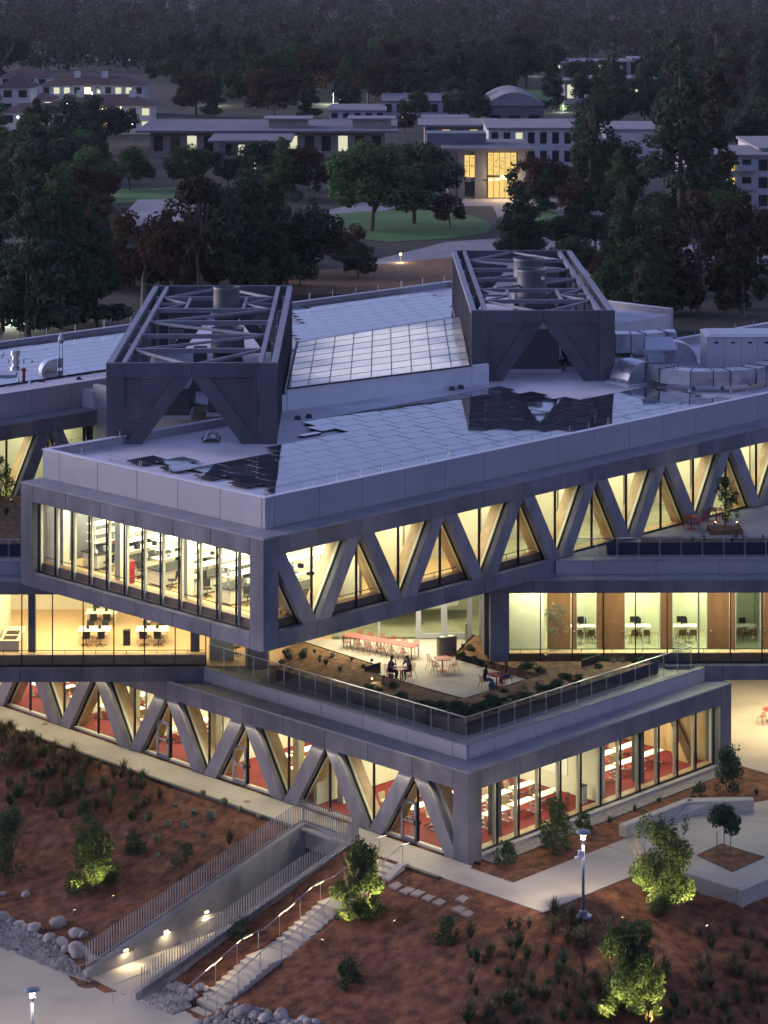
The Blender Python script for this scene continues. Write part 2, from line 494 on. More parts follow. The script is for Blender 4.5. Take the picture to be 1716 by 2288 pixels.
# ------------------------------------------------------------------ the science building
Z1T, Z2B, Z2T, Z3B, Z3T = 4.68, 4.68, 10.45, 10.40, 16.20
MOD = 6.5
BLD = empty('science_building', (0, 150, 0), 0,
            'three storey concrete science building with stacked crossing bars and zigzag trusses', 'building')
LEDGE_T = 0.10
def fascia_run(fac, s0, s1, z0, z1, step=3.25, phase=0.0, d0=0.0, d1=0.45, mat='concrete', name='fascia_panel', gap=0.02):
    cuts = [s0]
    k = math.ceil((s0 - phase) / step + 1e-6)
    while phase + k * step < s1 - 0.3:
        if phase + k * step - cuts[-1] > 0.3:
            cuts.append(phase + k * step)
        k += 1
    cuts.append(s1)
    for a, b in zip(cuts, cuts[1:]):
        fac.rect(name, a + gap / 2, b - gap / 2, d0, d1, z0, z1, mat, BLD, bevel=0.012)
    # backing so that no light leaks through the joints
    fac.rect('fascia_backing', s0 + 0.02, s1 - 0.02, d1 - 0.12, d1 + 0.03, z0 + 0.02, z1 - 0.02, 'dark_metal', BLD)
def zbar(mb, fac, p, q, w, d0, d1):
    """bar in the face plane between (s,z) points p, q; w = width measured along s (or z when level)"""
    if abs(p[1] - q[1]) < 1e-6:
        a = [(p[0], p[1] - w / 2), (q[0], q[1] - w / 2), (q[0], q[1] + w / 2), (p[0], p[1] + w / 2)]
    else:
        a = [(p[0] - w / 2, p[1]), (p[0] + w / 2, p[1]), (q[0] + w / 2, q[1]), (q[0] - w / 2, q[1])]
    fac.prism(mb, a, d0, d1)
BW = 1.0
def brace(fac, top, bot, zb, zt, clip=None):
    """top=(s0,s1) span at zt, bot=(s0,s1) span at zb"""
    poly = [(bot[0], zb), (bot[1], zb), (top[1], zt), (top[0], zt)]
    if clip is not None:       # cut off everything left of s = clip
        def cut(P):
            out = []
            for i in range(len(P)):
                p, q = P[i], P[(i + 1) % len(P)]
                if p[0] >= clip: out.append(p)
                if (p[0] - clip) * (q[0] - clip) < 0:
                    t = (clip - p[0]) / (q[0] - p[0]); out.append((clip, p[1] + t * (q[1] - p[1])))
            return out
        poly = cut(poly)
        if len(poly) < 3: return
    fac.piece('diagonal_brace', poly, 0.03, 0.40, 'brace_concrete', BLD, bevel=0.015)
    fac.piece('brace_reveal', poly, 0.52, 0.72, 'cream_trim', BLD)
    fac.piece('wooden_brace_lining', poly, 0.725, 1.40, 'wood', BLD)
def opening(fac, poly, mull, zb, zt, door=None, sill=0.0, sillmat='sill_brown', panes=True):
    """triangular window: frame bars, panes either side of the centre mullion"""
    fb = MB()
    n = len(poly)
    for i in range(n):
        zbar(fb, fac, poly[i], poly[(i + 1) % n], 0.10, 0.42, 0.52)
    m0 = min(p[1] for p in poly); m1 = max(p[1] for p in poly)
    zbar(fb, fac, (mull, m0), (mull, m1), 0.09, 0.42, 0.54)
    fo = fb.build('window_frame', 'dark_metal', BLD)
    fin = MB(); fac.prism(fin, [(mull + 0.05, m0), (mull + 0.17, m0), (mull + 0.17, m1), (mull + 0.05, m1)], 0.58, 0.80)
    for side in (-1, 1):
        P = []
        for i in range(n):
            p, q = poly[i], poly[(i + 1) % n]
            if (p[0] - mull) * side >= -1e-6: P.append(p)
            if (p[0] - mull) * (q[0] - mull) < -1e-9:
                t = (mull - p[0]) / (q[0] - p[0]); P.append((mull, p[1] + t * (q[1] - p[1])))
        if len(P) >= 3:
            mb = MB(); fac.prism(mb, P, 0.465, 0.475); mb.build('pane', 'glass', fo)
def truss_face(fac, zb, zt, t0, s_min, s_max, doors=(), sill=None, clip=None):
    k = math.floor((s_min - t0) / MOD) - 1
    while t0 + k * MOD - 3.25 < s_max:
        T = t0 + k * MOD; B = T + MOD / 2; Bp = T - MOD / 2
        if B > s_min:
            brace(fac, (T, T + BW), (B - BW, B), zb, zt, clip)
        if T > s_min - 0.01:
            brace(fac, (T - BW, T), (Bp, Bp + BW), zb, zt)
        # opening under the top node (wide foot)
        if T > s_min + 0.5 and T < s_max:
            opening(fac, [(Bp + BW, zb), (B - BW, zb), (T, zt)], T + 0.05, zb, zt)
            if k in doors: door_at(fac, T, zb)
        # opening above the bottom node (wide head)
        if B > s_min + 1 and B < s_max:
            opening(fac, [(B, zb), (T + MOD - BW, zt), (T + BW, zt)], B, zb, zt)
        k += 1
    if clip is not None:      # the half opening against the corner column
        T = t0 + math.floor((s_min - t0) / MOD + 1e-6) * MOD
        B = T + MOD / 2
        zc = zt - (clip - T) / (B - BW - T) * (zt - zb)
        P = [(clip, zb), (B - BW, zb), (clip, zc)]
        fb = MB()
        for i in range(3): zbar(fb, fac, P[i], P[(i + 1) % 3], 0.10, 0.42, 0.52)
        fo = fb.build('window_frame', 'dark_metal', BLD)
        mb = MB(); fac.prism(mb, P, 0.465, 0.475); mb.build('pane', 'glass', fo)
def door_at(fac, T, zb):
    """single glazed door left of the mullion (towards +s)"""
    s0, s1, h = T + 0.06, T + 1.12, 2.12
    d = MB()
    for (a, b, z0, z1) in ((s0, s0 + 0.12, 0, h), (s1 - 0.12, s1, 0, h), (s0, s1, h - 0.13, h), (s0, s1, 0, 0.26), (s0, s1, 1.02, 1.10)):
        fac.prism(d, [(a, zb + z0), (b, zb + z0), (b, zb + z1), (a, zb + z1)], 0.30, 0.41)
    do = d.build('door', 'steel', BLD)
    mb = MB(); fac.prism(mb, [(s0 + 0.1, zb + 0.2), (s1 - 0.1, zb + 0.2), (s1 - 0.1, zb + h - 0.1), (s0 + 0.1, zb + h - 0.1)], 0.35, 0.36)
    mb.build('door_pane', 'glass', do)
    mb = MB(); fac.prism(mb, [(s0 + 0.05, zb + 0.95), (s0 + 0.11, zb + 0.95), (s0 + 0.11, zb + 1.2), (s0 + 0.05, zb + 1.2)], 0.24, 0.31)
    mb.build('door_handle', 'dark_metal', do)
    fac.rect('card_reader', T - 0.22, T - 0.10, 0.36, 0.42, zb + 1.05, zb + 1.22, 'dark_metal', BLD)
def curtain(fac, s0, s1, n, zb, zt, d=0.45, fin=True, finmat='fin'):
    bay = (s1 - s0) / n
    for i in range(n + 1):
        s = s0 + i * bay
        fac.rect('mullion', s - 0.03, s + 0.03, d - 0.05, d + 0.05, zb, zt, 'dark_metal', BLD)
        if fin and 0 < i:
            fac.rect('mullion_fin', s - 0.15, s - 0.05, d + 0.06, d + 0.22, zb, zt, finmat, BLD)
        if i < n:
            fac.rect('pane', s + 0.035, s + bay - 0.035, d - 0.006, d + 0.006, zb, zt, 'glass', BLD)
    fac.rect('sill_bar', s0, s1, d - 0.08, d + 0.05, zb - 0.06, zb, 'dark_metal', BLD)

# ---- level 1 -------------------------------------------------------------------------
F1L = Facade(FR1, True)          # long face, s = v
F1E = Facade(FR1, False)         # end face, s = u
L1V, L1U = 45.5, 22.1
H1 = 3.62
def column(fr, a0, a1, b0, b1, z0, z1, mat='concrete', name='corner_column'):
    fr.piece(name, a0, a1, b0, b1, z0, z1, mat, BLD, bevel=0.015)
column(FR1, 0, 1.05, 0, 1.05, -0.05, Z1T - LEDGE_T)
column(FR1, L1U - 1.05, L1U, 0, 1.05, -0.05, Z1T - LEDGE_T)
fascia_run(F1L, 1.05, L1V, H1, Z1T - LEDGE_T, phase=3.9)
fascia_run(F1E, 1.05, L1U - 1.05, H1, Z1T - LEDGE_T, phase=1.05, step=2.86)
truss_face(F1L, 0.0, H1, 3.9, 1.05, L1V, doors=(0, 2, 3), clip=1.05)
F1L.rect('base_sill', 1.05, L1V, 0.36, 0.60, -0.05, 0.10, 'cream_trim', BLD)
curtain(F1E, 1.05, L1U - 1.05, 12, 0.28, H1)
F1E.rect('base_sill', 1.05, L1U - 1.05, 0.05, 0.40, -0.3, 0.20, 'seat_concrete', BLD)
F1E.rect('window_bench', 1.05, L1U - 1.05, 0.55, 1.0, 0.02, 0.26, 'wood', BLD)
FR1.piece('interior_floor', 0.42, L1U - 0.3, 0.42, L1V, -0.30, 0.02, 'carpet_red', BLD)
# ledge slabs with joints
def ledge_run(fr, swap, s0, s1, d0, d1, z, phase, step=6.5, name='ledge_slab', t=LEDGE_T, mat='ledge'):
    fac = Facade(fr, swap)
    cuts = [s0] + [phase + k * step for k in range(-20, 40) if s0 + 0.8 < phase + k * step < s1 - 0.8] + [s1]
    for a, b in zip(cuts, cuts[1:]):
        fac.rect(name, a + 0.006, b - 0.006, d0, d1, z - t, z, mat, BLD, bevel=0.01)
P1 = 1.27
ledge_run(FR1, True, P1 + 0.2, L1V, -0.04, P1 + 0.2, Z1T, 3.9 + 3.25)
ledge_run(FR1, False, -0.04, L1U + 0.04, -0.04, P1 + 0.2, Z1T, 3.9)
FR1.piece('roof_slab', 0.45, L1U - 0.05, 0.45, L1V, H1 + 0.05, Z1T - LEDGE_T - 0.004, 'ceiling_white', BLD)
# parapet panels of the terrace
ZP1 = 5.43
fascia_run(Facade(FR1, True, P1), P1 + 0.005, 23.6, Z1T, ZP1, phase=3.9 + 1.6, d1=0.16, mat='parapet', name='parapet_panel', gap=0.015)
fascia_run(Facade(FR1, False, P1), P1 + 0.17, 21.3, Z1T, ZP1, phase=3.4, d1=0.16, mat='parapet', name='parapet_panel', gap=0.015)
FR1.piece('parapet_panel', 21.14, 21.30, P1 + 0.165, 3.4, Z1T, ZP1, 'parapet', BLD)
ledge_run(FR1, True, P1 - 0.02, 23.6, P1 - 0.02, P1 + 0.36, ZP1 + 0.04, 7.15, name='parapet_cap', t=0.04)
ledge_run(FR1, False, P1 + 0.365, 21.32, P1 - 0.02, P1 + 0.36, ZP1 + 0.04, 6.65, name='parapet_cap', t=0.04)
FR1.piece('parapet_cap', 20.96, 21.32, P1 + 0.365, 3.4, ZP1, ZP1 + 0.04, 'ledge', BLD)

# ---- level 2 -------------------------------------------------------------------------
F2 = Facade(FR2, False)
H2, S2 = 9.65, 5.62
L2X0, L2X1 = -34.0, 40.0
XR0 = 6.05                      # start of the right wing (left edge of the concrete column)
XL1 = -10.15                    # right end of the left wing
# right wing
fascia_run(F2, 8.45, L2X1, H2, Z2T - LEDGE_T, phase=8.45 + 0.0, step=3.62)
fascia_run(F2, 5.0, 8.45, H2, Z2T - LEDGE_T, phase=8.45, step=6.0, d0=0.02)
fascia_run(F2, 16.0, L2X1, Z2B, S2 - 0.12, phase=8.45, step=3.62)
fascia_run(F2, L2X0, XL1 + 0.2, Z2B, S2 - 0.16, phase=-10.15 - 3.5 * 1.0, step=3.5)
fascia_run(F2, L2X0, -8.0, H2, Z2T - LEDGE_T, phase=-10.15, step=3.5)
column(FR2, XR0, XR0 + 1.05, 0.03, 1.1, Z1T, Z2T - LEDGE_T, name='concrete_column')
curtain(F2, 7.12, 7.12 + 1.81 * 18, 18, S2, H2, finmat='dark_metal', fin=False)
curtain(F2, XL1 - 1.745 * 14, XL1, 14, S2 - 0.12, H2, fin=False)
# sloped coping of the right wing
ledge_run(FR2, False, 8.3, L2X1, -0.04, 1.25, Z2T, 8.45, step=3.62)
ledge_run(FR2, False, L2X0, -12.0, -0.04, 1.25, Z2T, -13.6, step=3.5)
ZP2 = 11.20
fascia_run(Facade(FR2, False, 1.15), 9.85, L2X1, Z2T, ZP2, phase=12.0, step=3.62, d1=0.16, mat='parapet', name='parapet_panel')
fascia_run(Facade(FR2, False, 1.15), L2X0, -19.0, Z2T, ZP2, phase=-20, step=3.5, d1=0.16, mat='parapet', name='parapet_panel')
ledge_run(FR2, False, 9.83, L2X1, 1.13, 1.45, ZP2 + 0.04, 12.0, step=3.62, name='parapet_cap', t=0.04)
ledge_run(FR2, False, L2X0, -18.9, 1.13, 1.45, ZP2 + 0.04, -20, step=3.5, name='parapet_cap', t=0.04)
# slabs
FR2.piece('floor_slab', L2X0, XL1 + 0.05, 0.48, 20.0, Z2B + 0.05, S2 - 0.16, 'orange_floor', BLD)
FR2.piece('floor_slab', XL1 + 0.06, -3.0, 0.48, 9.0, Z2B + 0.05, S2 - 0.18, 'orange_floor', BLD)
FR2.piece('floor_slab', 7.10, L2X1, 0.48, 16.0, Z2B + 0.05, S2 - 0.06, 'lobby_floor', BLD)
FR2.piece('floor_slab', -2.99, 7.09, 6.3, 22.0, Z2B + 0.05, S2 - 0.10, 'lobby_floor', BLD)
FR2.piece('roof_slab', L2X0, -12.5, 0.5, 26.0, H2 + 0.06, Z2T - LEDGE_T - 0.01, 'ceiling_white', BLD)
FR2.piece('roof_slab', -12.49, 8.0, 4.0, 26.0, H2 + 0.06, Z2T - LEDGE_T - 0.01, 'ceiling_white', BLD)
FR2.piece('roof_slab', 8.01, L2X1, 0.5, 26.0, H2 + 0.06, Z2T - LEDGE_T - 0.01, 'ceiling_white', BLD)
FR2.piece('roof_slab', -10.0, 8.0, 0.5, 3.99, H2 + 0.06, Z2T - 0.12, 'ceiling_white', BLD)
F2.rect('window_bench', 7.12, L2X1, 0.60, 1.05, S2 - 0.05, S2 + 0.42, 'sill_brown', BLD)
F2.rect('window_bench', XL1 - 24.4, XL1, 0.60, 1.05, S2 - 0.15, S2 + 0.40, 'sill_brown', BLD)
F2.rect('bench_top', 7.12, L2X1, 0.56, 1.12, S2 + 0.42, S2 + 0.47, 'wood', BLD)
F2.rect('bench_top', XL1 - 24.4, XL1, 0.56, 1.12, S2 + 0.40, S2 + 0.45, 'wood', BLD)
for (a0, a1) in ((7.2, 36.0), (XL1 - 24.4, XL1 - 0.1)):
    mb = MB()
    z = S2 + 0.66
    mb.bar(FR2.w(a0, 0.72, z), FR2.w(a1, 0.72, z), 0.035)
    s = a0 + 0.6
    while s < a1:
        mb.bar(FR2.w(s, 0.72, S2 + 0.46), FR2.w(s, 0.72, z), 0.03); s += 1.75
    mb.build('bench_rail', 'dark_metal', BLD)

# ---- level 3, front bar --------------------------------------------------------------
F3L = Facade(FR3, False)         # long face, s = u
F3E = Facade(FR3, True)          # end face, s = v
L3U, L3V = 79.0, 20.15
S3, H3 = 11.28, 15.20
column(FR3, 0, 1.05, 0, 1.05, Z3B, Z3T - LEDGE_T)
column(FR3, 0, 1.05, L3V - 1.05, L3V, Z3B, Z3T - LEDGE_T)
fascia_run(F3L, 1.05, L3U, H3, Z3T - LEDGE_T, phase=0.6)
fascia_run(F3L, 1.05, 24.5, Z3B, S3, phase=0.6)
fascia_run(F3E, 1.05, L3V - 1.05, H3, Z3T - LEDGE_T, phase=1.05, step=3.01)
fascia_run(F3E, 1.05, L3V - 1.05, Z3B, S3 - 0.08, phase=1.05, step=3.01)
truss_face(F3L, S3, H3, 0.6, 1.05, 52.0, clip=1.05)
curtain(F3E, 1.05, L3V - 1.05, 12, S3 - 0.02, H3)
ledge_run(FR3, False, -0.04, L3U, -0.04, 1.55, Z3T, 3.85)
ledge_run(FR3, True, 1.555, L3V + 0.04, -0.04, 1.55, Z3T, 4.06, step=6.02)
P3, ZP3, ZR = 1.52, 17.80, 17.35
fascia_run(Facade(FR3, False, P3), P3, L3U, Z3T, ZP3, phase=2.2, d1=0.25, mat='parapet', name='parapet_panel')
fascia_run(Facade(FR3, True, P3), P3 + 0.26, L3V - 0.05, Z3T, ZP3, phase=1.6, step=3.4, d1=0.25, mat='parapet', name='parapet_panel')
ledge_run(FR3, False, P3 - 0.03, L3U, P3 - 0.03, P3 + 0.33, ZP3 + 0.05, 2.2, name='parapet_cap', t=0.05, mat='white_curb')
ledge_run(FR3, True, P3 + 0.335, L3V, P3 - 0.03, P3 + 0.33, ZP3 + 0.05, 1.6, name='parapet_cap', t=0.05, mat='white_curb')
# back parapet of the front bar: left stretch and right stretch
for (a0, a1) in ((P3 + 0.34, 17.5), (46.0, L3U)):
    FR3.piece('parapet_panel', a0, a1, L3V - 0.33, L3V - 0.05, Z3T - 4, ZP3, 'parapet', BLD)
    FR3.piece('parapet_cap', a0, a1, L3V - 0.36, L3V, ZP3, ZP3 + 0.05, 'white_curb', BLD)
FR3.piece('floor_slab', 0.5, L3U, 0.5, L3V - 0.4, Z3B + 0.05, S3 - 0.02, 'lab_floor', BLD)
FR3.piece('soffit', 0.46, L3U, 0.46, L3V - 0.4, Z3B + 0.01, Z3B + 0.045, 'concrete', BLD)
FR3.piece('roof_slab', P3 + 0.25, L3U, P3 + 0.25, L3V - 0.34, H3 + 0.05, ZR, 'roof_membrane', BLD)
FR3.piece('back_wall', 0.9, L3U, L3V - 0.4, L3V - 0.34, Z3B + 0.05, H3 + 0.04, 'concrete', BLD)
F3L.rect('window_bench', 1.05, 24.4, 0.60, 1.10, S3 - 0.02, S3 + 0.42, 'sill_brown', BLD)
F3E.rect('window_bench', 1.15, L3V - 1.05, 0.60, 1.05, S3 - 0.03, S3 + 0.42, 'sill_brown', BLD)
for fac, a0, a1 in ((F3L, 1.3, 24.0), (F3E, 1.3, L3V - 1.1)):
    mb = MB(); z = S3 + 0.66
    mb.bar(fac.w(a0, 0.95, z), fac.w(a1, 0.95, z), 0.035)
    s = a0 + 0.4
    while s < a1:
        mb.bar(fac.w(s, 0.95, S3 + 0.42), fac.w(s, 0.95, z), 0.03); s += 1.5
    mb.build('bench_rail', 'dark_metal', BLD)

# ---- level 3, rear bar ---------------------------------------------------------------
V3B = 34.85
F3B = Facade(FR3, False, V3B)
RU0, RU1, RV1 = -28.0, 73.6, 55.6
fascia_run(F3B, RU0, 20.0, H3, Z3T - LEDGE_T, phase=0.75)
truss_face(F3B, S3 - 0.6, H3, 0.75 + 6.5, RU0 + 9, 21.0)
ledge_run(FR3, False, RU0, 20.0, V3B - 0.04, V3B + 1.6, Z3T, 4.0)
fascia_run(Facade(FR3, False, V3B + 1.55), RU0, 20.0, Z3T, ZP3, phase=3.6, d1=0.25, mat='parapet', name='parapet_panel')
FR3.piece('parapet_cap', RU0, 20.0, V3B + 1.52, V3B + 1.85, ZP3, ZP3 + 0.05, 'white_curb', BLD)
FR3.piece('roof_slab', RU0, RU1 - 1.6, V3B + 1.6, RV1 - 1.6, H3 + 0.05, ZR, 'roof_membrane', BLD)
FR3.piece('floor_slab', RU0, RU1, V3B + 0.45, RV1, Z3B, S3 - 0.5, 'lab_floor', BLD)
for nm_, a0, a1, b0, b1 in (('parapet_panel', RU0, RU1 - 1.3, RV1 - 1.6, RV1 - 1.3), ('parapet_panel', RU1 - 1.6, RU1 - 1.3, 30.0, RV1 - 1.605)):
    FR3.piece(nm_, a0, a1, b0, b1, 8.0, ZP3, 'parapet', BLD)
    FR3.piece('parapet_cap', a0, a1, b0 - 0.03, b1 + 0.03, ZP3, ZP3 + 0.05, 'white_curb', BLD)
# roof over the centre, between the bars
FR3.piece('roof_slab', 17.5, 46.0, L3V - 0.335, V3B + 1.59, H3 + 0.05, ZR - 0.004, 'roof_membrane', BLD)
FR3.piece('roof_slab', 46.0, RU1 - 1.6, 30.0, V3B + 1.59, H3 + 0.05, ZR - 0.004, 'roof_membrane', BLD)
FR3.piece('side_wall', 17.5, 17.8, L3V + 0.05, V3B + 0.4, 8.0, ZP3, 'parapet', BLD)
FR3.piece('side_wall', 45.8, 46.0, L3V + 0.05, 30.0, 8.0, ZP3, 'parapet', BLD)
# ------------------------------------------------------------------ rooftop
# thin cable posts along the roof edges (part of the building)
def cable_posts(fr, pts, z, h=0.85, every=1.75, r=0.022):
    (a0, b0), (a1, b1) = pts
    L = sqrt((a1 - a0) ** 2 + (b1 - b0) ** 2); n = max(1, int(L / every))
    for i in range(n + 1):
        t = i / n
        p = fr.w(a0 + (a1 - a0) * t, b0 + (b1 - b0) * t, z)
        mb = MB(); mb.tube(p, p + Vector((0, 0, h)), r, r, 5)
        if i % 4 == 0:
            q = p + fr.ex * 0.14; mb.tube(q, q + Vector((0, 0, h)), r, r, 5)
        mb.build('cable_post', 'steel', BLD)
    mb = MB()
    for hh in (h - 0.04, h * 0.5):
        mb.tube(fr.w(a0, b0, z + hh), fr.w(a1, b1, z + hh), 0.008, 0.008, 4)
    mb.build('cable', 'dark_metal', BLD)
cable_posts(FR3, ((2.0, P3 + 0.5), (58.0, P3 + 0.5)), ZR)
cable_posts(FR3, ((2.0, P3 + 0.6), (2.0, L3V - 0.5)), ZR, every=2.2)
cable_posts(FR3, ((47.0, L3V - 0.6), (76.0, L3V - 0.6)), ZR, every=2.3, h=1.0)
cable_posts(FR3, ((2.0, V3B + 2.1), (19.0, V3B + 2.1)), ZR, every=2.4)
cable_posts(FR3, ((12.0, RV1 - 1.9), (71.0, RV1 - 1.9)), ZR, every=2.6, h=1.15)
cable_posts(FR3, ((3.0, L3V - 0.6), (8.0, L3V - 0.6)), ZR, every=1.2, h=0.9)

# ---- open steel boxes round the plant ------------------------------------------------
def plant_box(x0, x1, yf, yb, z0, z1, label, fans, off):
    FX = Frame(x0, yf, 0.6)
    W = x1 - x0; D = yb - yf
    B = empty('plant_screen', FX.w(W / 2, D / 2, z0), 0, label, 'plant screen')
    fac = Facade(FX, False)
    cw, bh = 1.05, 0.85
    # end frames (front and back)
    for d0, d1 in ((0.0, 0.35), (D - 0.35, D)):
        for a, b in ((0, cw), (W - cw, W)):
            fac.rect('end_column_panel', a, b, d0, d1, z0, z1 - bh, 'box_panel', B, bevel=0.012)
            fac.rect('end_beam_panel', a, b, d0, d1, z1 - bh + 0.004, z1, 'box_panel', B, bevel=0.012)
        for a, b in ((cw + 0.015, W / 2 - 0.008), (W / 2 + 0.008, W - cw - 0.015)):
            fac.rect('end_beam_panel', a, b, d0, d1, z1 - bh + 0.004, z1, 'box_panel', B, bevel=0.012)
        zt = z1 - bh; c = W / 2
        for s in (-1, 1):
            fac.piece('end_brace', [(c + s * (W / 2 - cw - 1.05), z0), (c + s * (W / 2 - cw - 0.02), z0), (c + s * 1.02, zt), (c + s * 0.03, zt)][::s],
                      d0 + 0.03, d1 - 0.03, 'box_panel', B, bevel=0.012)
        # expanded metal in the outer triangles
        dm = (d0 + d1) / 2
        for s in (-1, 1):
            mb = MB()
            A = (c + s * (W / 2 - cw), z0); Bq = (c + s * (W / 2 - cw), zt); C = (c + s * 1.02, zt)
            n = 26
            for i in range(1, n):
                t = i / n
                # two families of thin strands clipped to the triangle
                z = z0 + (zt - z0) * t
                s_edge = A[0] + (C[0] - A[0]) * t
                mb.bar(fac.w(A[0], dm, z), fac.w(s_edge, dm, z), 0.02, 0.118)
            for i in range(1, 18):
                t = i / 18
                sx = A[0] + (C[0] - A[0]) * t
                mb.bar(fac.w(sx, dm, z0 + (zt - z0) * t), fac.w(sx, dm, zt), 0.11, 0.02)
            mb.build('mesh_screen', 'box_panel', B)
    # side screens: ribbed panels
    for a0, a1, sx in ((0.0, 0.12, 0), (W - 0.12, W, 1)):
        n = 22
        for i in range(n):
            d0 = 0.4 + (D - 0.8) * i / n; d1 = d0 + (D - 0.8) / n
            mb = MB()
            ia, ib = (a0, a0 + 0.06) if sx == 0 else (a1 - 0.06, a1)
            zig = .05 if sx == 0 else -.05; p = [(ia, d0 + 0.01), (ib, d0 + 0.01), (ib + zig, d1 - 0.04), (ia + zig, d1 - 0.04)]
            mb.hexa([FX.w(*q, z0 + 0.25) for q in p], [FX.w(*q, z1 - 0.4) for q in p])
            mb.build('side_screen_panel', 'box_panel', B)
        fac.rect('side_top_rail', a0 if sx == 0 else a0 - 0.25, a1 + (0.25 if sx == 0 else 0), 0.36, D - 0.36, z1 - 0.32, z1 - 0.02, 'beam_steel', B)
        fac.rect('side_bottom_rail', a0, a1, 0.36, D - 0.36, z0 + 0.1, z0 + 0.24, 'beam_steel', B)
    # roof truss
    zt = z1 - 0.18
    for a in (1.0, W - 1.0):
        mb = MB(); mb.bar(FX.w(a, 0.36, zt), FX.w(a, D - 0.36, zt), 0.28, 0.30); mb.build('long_beam', 'beam_steel', B)
    nb = 6; step = D / nb
    for i in range(1, nb):
        mb = MB(); mb.bar(FX.w(1.14, i * step, zt), FX.w(W - 1.14, i * step, zt), 0.24, 0.28); mb.build('cross_beam', 'beam_steel', B)
    def diag(p, q, w=0.16):
        mb = MB(); mb.bar(FX.w(p[0], p[1], zt + 0.02), FX.w(q[0], q[1], zt + 0.02), w, 0.16); mb.build('diagonal_rod', 'beam_steel', B)
    l, r = 1.15, W - 1.15
    diag((l, step), (W / 2 - 0.1, 0.3)); diag((r, step), (W / 2 + 0.1, 0.3))
    if off == 0:
        diag((l, step), (r, 2 * step)); diag((r, 2 * step), (l, 3 * step)); diag((l, 3 * step), (r, 4 * step))
        diag((l, 5 * step), (W / 2, D - .3)); diag((r, 5 * step), (W / 2, D - .3))
        sb = [4]
    else:
        sb = [1]
        diag((l, 3 * step), (r, 4 * step)); diag((r, 4 * step), (l, 5 * step))
        diag((l, 5 * step), (W / 2, D - .3)); diag((r, 5 * step), (W / 2, D - .3)); diag((l, 2 * step), (r, 3 * step))
    for k in sb:
        y0, y1 = k * step, (k + 1) * step; ym = (y0 + y1) / 2
        for s in (0, 1):
            e = l if s == 0 else r; m = e + (1.9 if s == 0 else -1.9)
            diag((m, y0), (m, y1), 0.2); diag((e, ym), (m, ym), 0.14)
            diag((e, y0), (m, ym), 0.12); diag((e, y1), (m, ym), 0.12)
    for i in range(5):
        for a in (0.55, W - 0.55):
            mb = MB(); mb.bar(FX.w(a, 2 + i * 7.3, z0), FX.w(a, 2 + i * 7.3, z1 - 0.3), 0.22); mb.build('post', 'steel', B)
    return FX, W, D
Z0B, Z1B = ZR + 0.02, 22.1
FXA, WA, DA = plant_box(-16.25, -6.25, 148.6, 183.5, Z0B, Z1B, 'open steel plant screen box on the roof beside the solar panels in front', None, 0)
FXB, WB, DB = plant_box(5.85, 15.5, 170.5, 205.4, Z0B, Z1B, 'open steel plant screen box on the roof next to the large silver ducts', None, 1)
# fans inside
def fan_stack(p, r, zt, label, neck=True):
    E = empty('exhaust_fan', p, 0, label, 'exhaust fan', 'exhaust fans inside the plant screens')
    h = zt - p.z
    mb = MB(); mb.lathe(p, [(r * 1.0, 0), (r * 1.0, h * 0.45), (r * 0.93, h * 0.5), (r * 0.93, h * 0.62)], 24); mb.build('fan_body', 'fan_green', E, smooth=True)
    mb = MB(); mb.lathe(p, [(r * 1.16, h * 0.62), (r * 1.2, h * 0.64), (r * 1.06, h * 0.68), (r * 1.0, h * 0.97), (r * 1.05, h), (r * 0.95, h), (r * 0.9, h * 0.75)], 28, cap=False)
    mb.lathe(p, [(r * 0.9, h * 0.75), (0.02, h * 0.76)], 28, cap=False)
    mb.build('fan_cowl', 'fan_green', E, smooth=True)
    mb = MB()
    q = p + Vector((-r - 0.9, -0.3, 0)); mb.box(q.x - 0.45, q.x + 0.45, q.y - 0.5, q.y + 0.5, p.z, p.z + 1.5)
    mb.build('motor_housing', 'fan_green', E)
fan_stack(Vector((-10.9, 176.0, Z0B)), 0.9, 23.0, 'dark green exhaust fan stack rising through the left screen frame beside the skylight edge')
fan_stack(Vector((-10.3, 167.5, Z0B)), 1.05, 21.4, 'squat dark green exhaust fan below the steel beams of the front plant screen')
fan_stack(Vector((10.75, 185.0, Z0B)), 1.05, 23.1, 'wide dark exhaust fan stack with white stickers in the rear plant screen')
fan_stack(Vector((10.8, 190.0, Z0B)), 1.1, 23.3, 'taller exhaust fan stack standing behind the stickered one in the rear plant screen')
mb = MB(); mb.box(11.35, 11.6, 183.79, 183.83, 22.45, 22.7); mb.build('warning_sticker', 'white_lam', None, label='white warning sticker on the wide dark fan stack', cat='sticker')
def plant_unit(x0, x1, y0, y1, h, mat, label):
    E = empty('air_handler', ((x0 + x1) / 2, (y0 + y1) / 2, Z0B), 0, label, 'air handler')
    mb = MB(); mb.box(x0, x1, y0, y1, Z0B + 0.25, Z0B + h); mb.build('casing', mat, E, bevel=0.03)
    mb = MB(); mb.box(x0 - 0.1, x1 + 0.1, y0 - 0.1, y1 + 0.1, Z0B, Z0B + 0.25); mb.build('curb', 'white_curb', E)
    n = 4
    for i in range(n):
        xa = x0 + (x1 - x0) * (i + 0.06) / n; xb = x0 + (x1 - x0) * (i + 0.94) / n
        mb = MB(); mb.box(xa, xb, y0 - 0.03, y0 - 0.004, Z0B + 0.35, Z0B + h - 0.1); mb.build('access_panel', mat, E)
plant_unit(-14.2, -12.0, 156.5, 162.0, 1.9, 'fan_green', 'grey air handling unit on the left inside the front plant screen')
plant_unit(-10.9, -8.2, 157.5, 161.0, 2.6, 'fan_green', 'dark air handling unit on the right inside the front plant screen')
